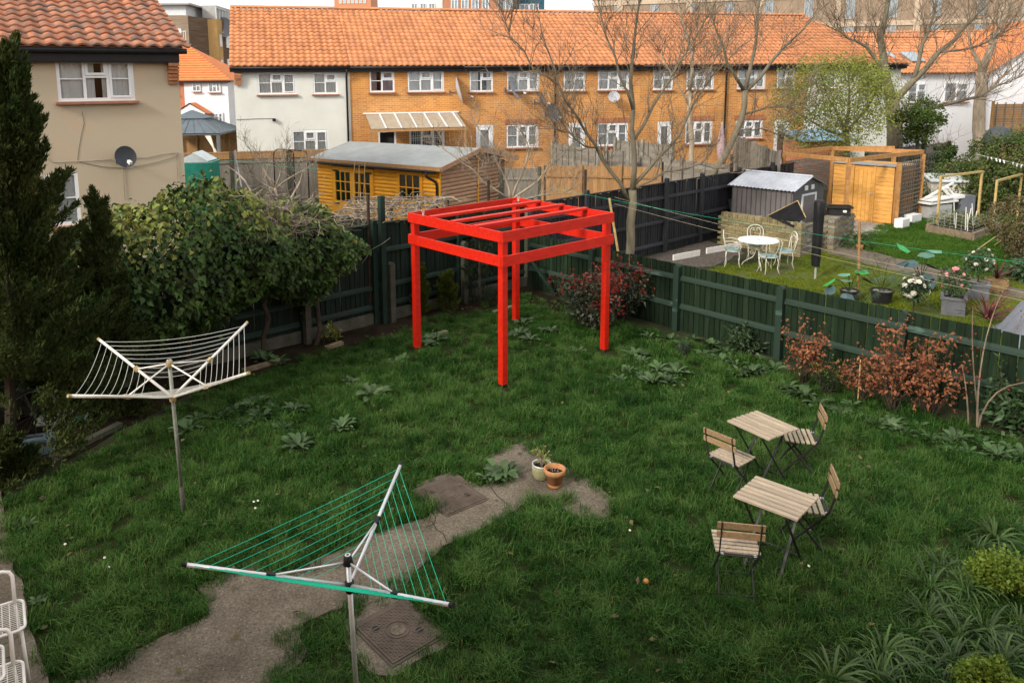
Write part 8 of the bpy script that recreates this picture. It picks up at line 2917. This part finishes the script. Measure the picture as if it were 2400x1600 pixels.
m.face((-TW / 2, -0.505, TH - 0.06), (TW / 2, -0.505, TH - 0.06), (0.05, -0.505, TP - 0.01))
m.build('roof_sheet', M['tarp_white'], tn)
ar = thing('metal_arch', 'black metal garden arch by the grey fence and summerhouse', 'arch', (-6.18, 25, 1.26)[:2] + (0,))
zt_ = (-5.64, 25, 2.51)[2]
wA = 1.1
MB().tube([(0, 0, 0), (0, 0, zt_ - 0.15), (0.05, 0, zt_ - 0.04), (0.16, 0, zt_), (wA - 0.16, 0, zt_ - 0.05), (wA - 0.05, 0, zt_ - 0.1), (wA, 0, zt_ - 0.22), (wA, 0, 0)], 0.022, 6).build('hoop', M['steel_black'], ar, smooth=True)
MB().tube([(0.5, 0, zt_ - 0.02), (0.56, 0.4, zt_ - 0.15), (0.56, 0.4, 0)], 0.018, 6).build('brace', M['steel_black'], ar, smooth=True)
o1, o2 = (-7.19, 24, 1.4), (-7.12, 24, 2.58)
tag(MB().tube([(o1[0], o1[1], 0), o2], 0.035, 8).build('washing_pole', M['zinc']), 'galvanised washing pole in front of the grey fence', 'pole')
tag(MB().tube([(-6.93, 23.8, 1.43), (-7.07, 23.9, 2.28)], 0.02, 6).build('prop', M['zinc']), 'thin metal prop leaning against the washing pole', 'prop')
tag(MB().tube(sag((-8.57, 23.5, 2.21), (-7.14, 24, 2.26), 0.03, 8) + sag((-7.14, 24, 2.26), (-4.67, 24.5, 1.92), 0.05, 10), 0.008, 4).build('washing_line', M['line_green']), 'green washing line from the beige house to the summerhouse', 'washing line')
bs_ = thing('blue_roof_shed', 'low shed with a blue sheet roof and brick gable by the big tree', 'shed', (14.9, 33.6, 0), 0.2)
MB().box(1.1, 0.9, 0.95, 2.2, 1.6, 1.9).build('wall', M['brick_red'], bs_)
MB().bar((1.1, -0.15, 1.95), (1.1, 1.9, 2.35), 2.7, 0.05).build('roof', M['blue_sheet'], bs_)
pf = thing('furled_parasol', 'furled pinkish garden parasol standing by the brick house wall', 'parasol', (10.32, 31, 1.93)[:2] + (0,))
zp_ = (10.28, 31, 2.91)[2]
MB().tube([(0, 0, 0), (0, 0, zp_)], 0.025, 8).build('pole', M['white_worn'], pf)
MB().lathe([(0.10, zp_ - 1.45), (0.17, zp_ - 1.2), (0.14, zp_ - 0.7), (0.06, zp_ - 0.15), (0.01, zp_)], 10).build('canopy', M['net_pink'], pf)
bb = thing('covered_barbecue', 'dark domed barbecue under a cover beyond the far fence', 'barbecue', (19.37, 28, 2.25)[:2] + (0,))
zb_ = (19.37, 28, 2.33)[2]
MB().lathe([(0.001, zb_ + 0.55), (0.3, zb_ + 0.45), (0.48, zb_ + 0.2), (0.5, zb_ - 0.1), (0.42, zb_ - 0.12)], 16).build('cover', M['plastic_grey'], bb, smooth=True)
for sx, sy in ((-1, -1), (1, -1), (1, 1), (-1, 1)):
    MB().tube([(0.3 * sx, 0.3 * sy, 0), (0.3 * sx, 0.3 * sy, zb_)], 0.025, 6).build('leg', M['black'], bb)
tag(MB().box(0, 0, 1.0, 0.12, 0.12, 2.0).build('concrete_post', M['concrete_pale'], None, loc=((18.02, 27, 1.37)[0], 27.0, 0)), 'pale concrete post beside the far hedge', 'post')
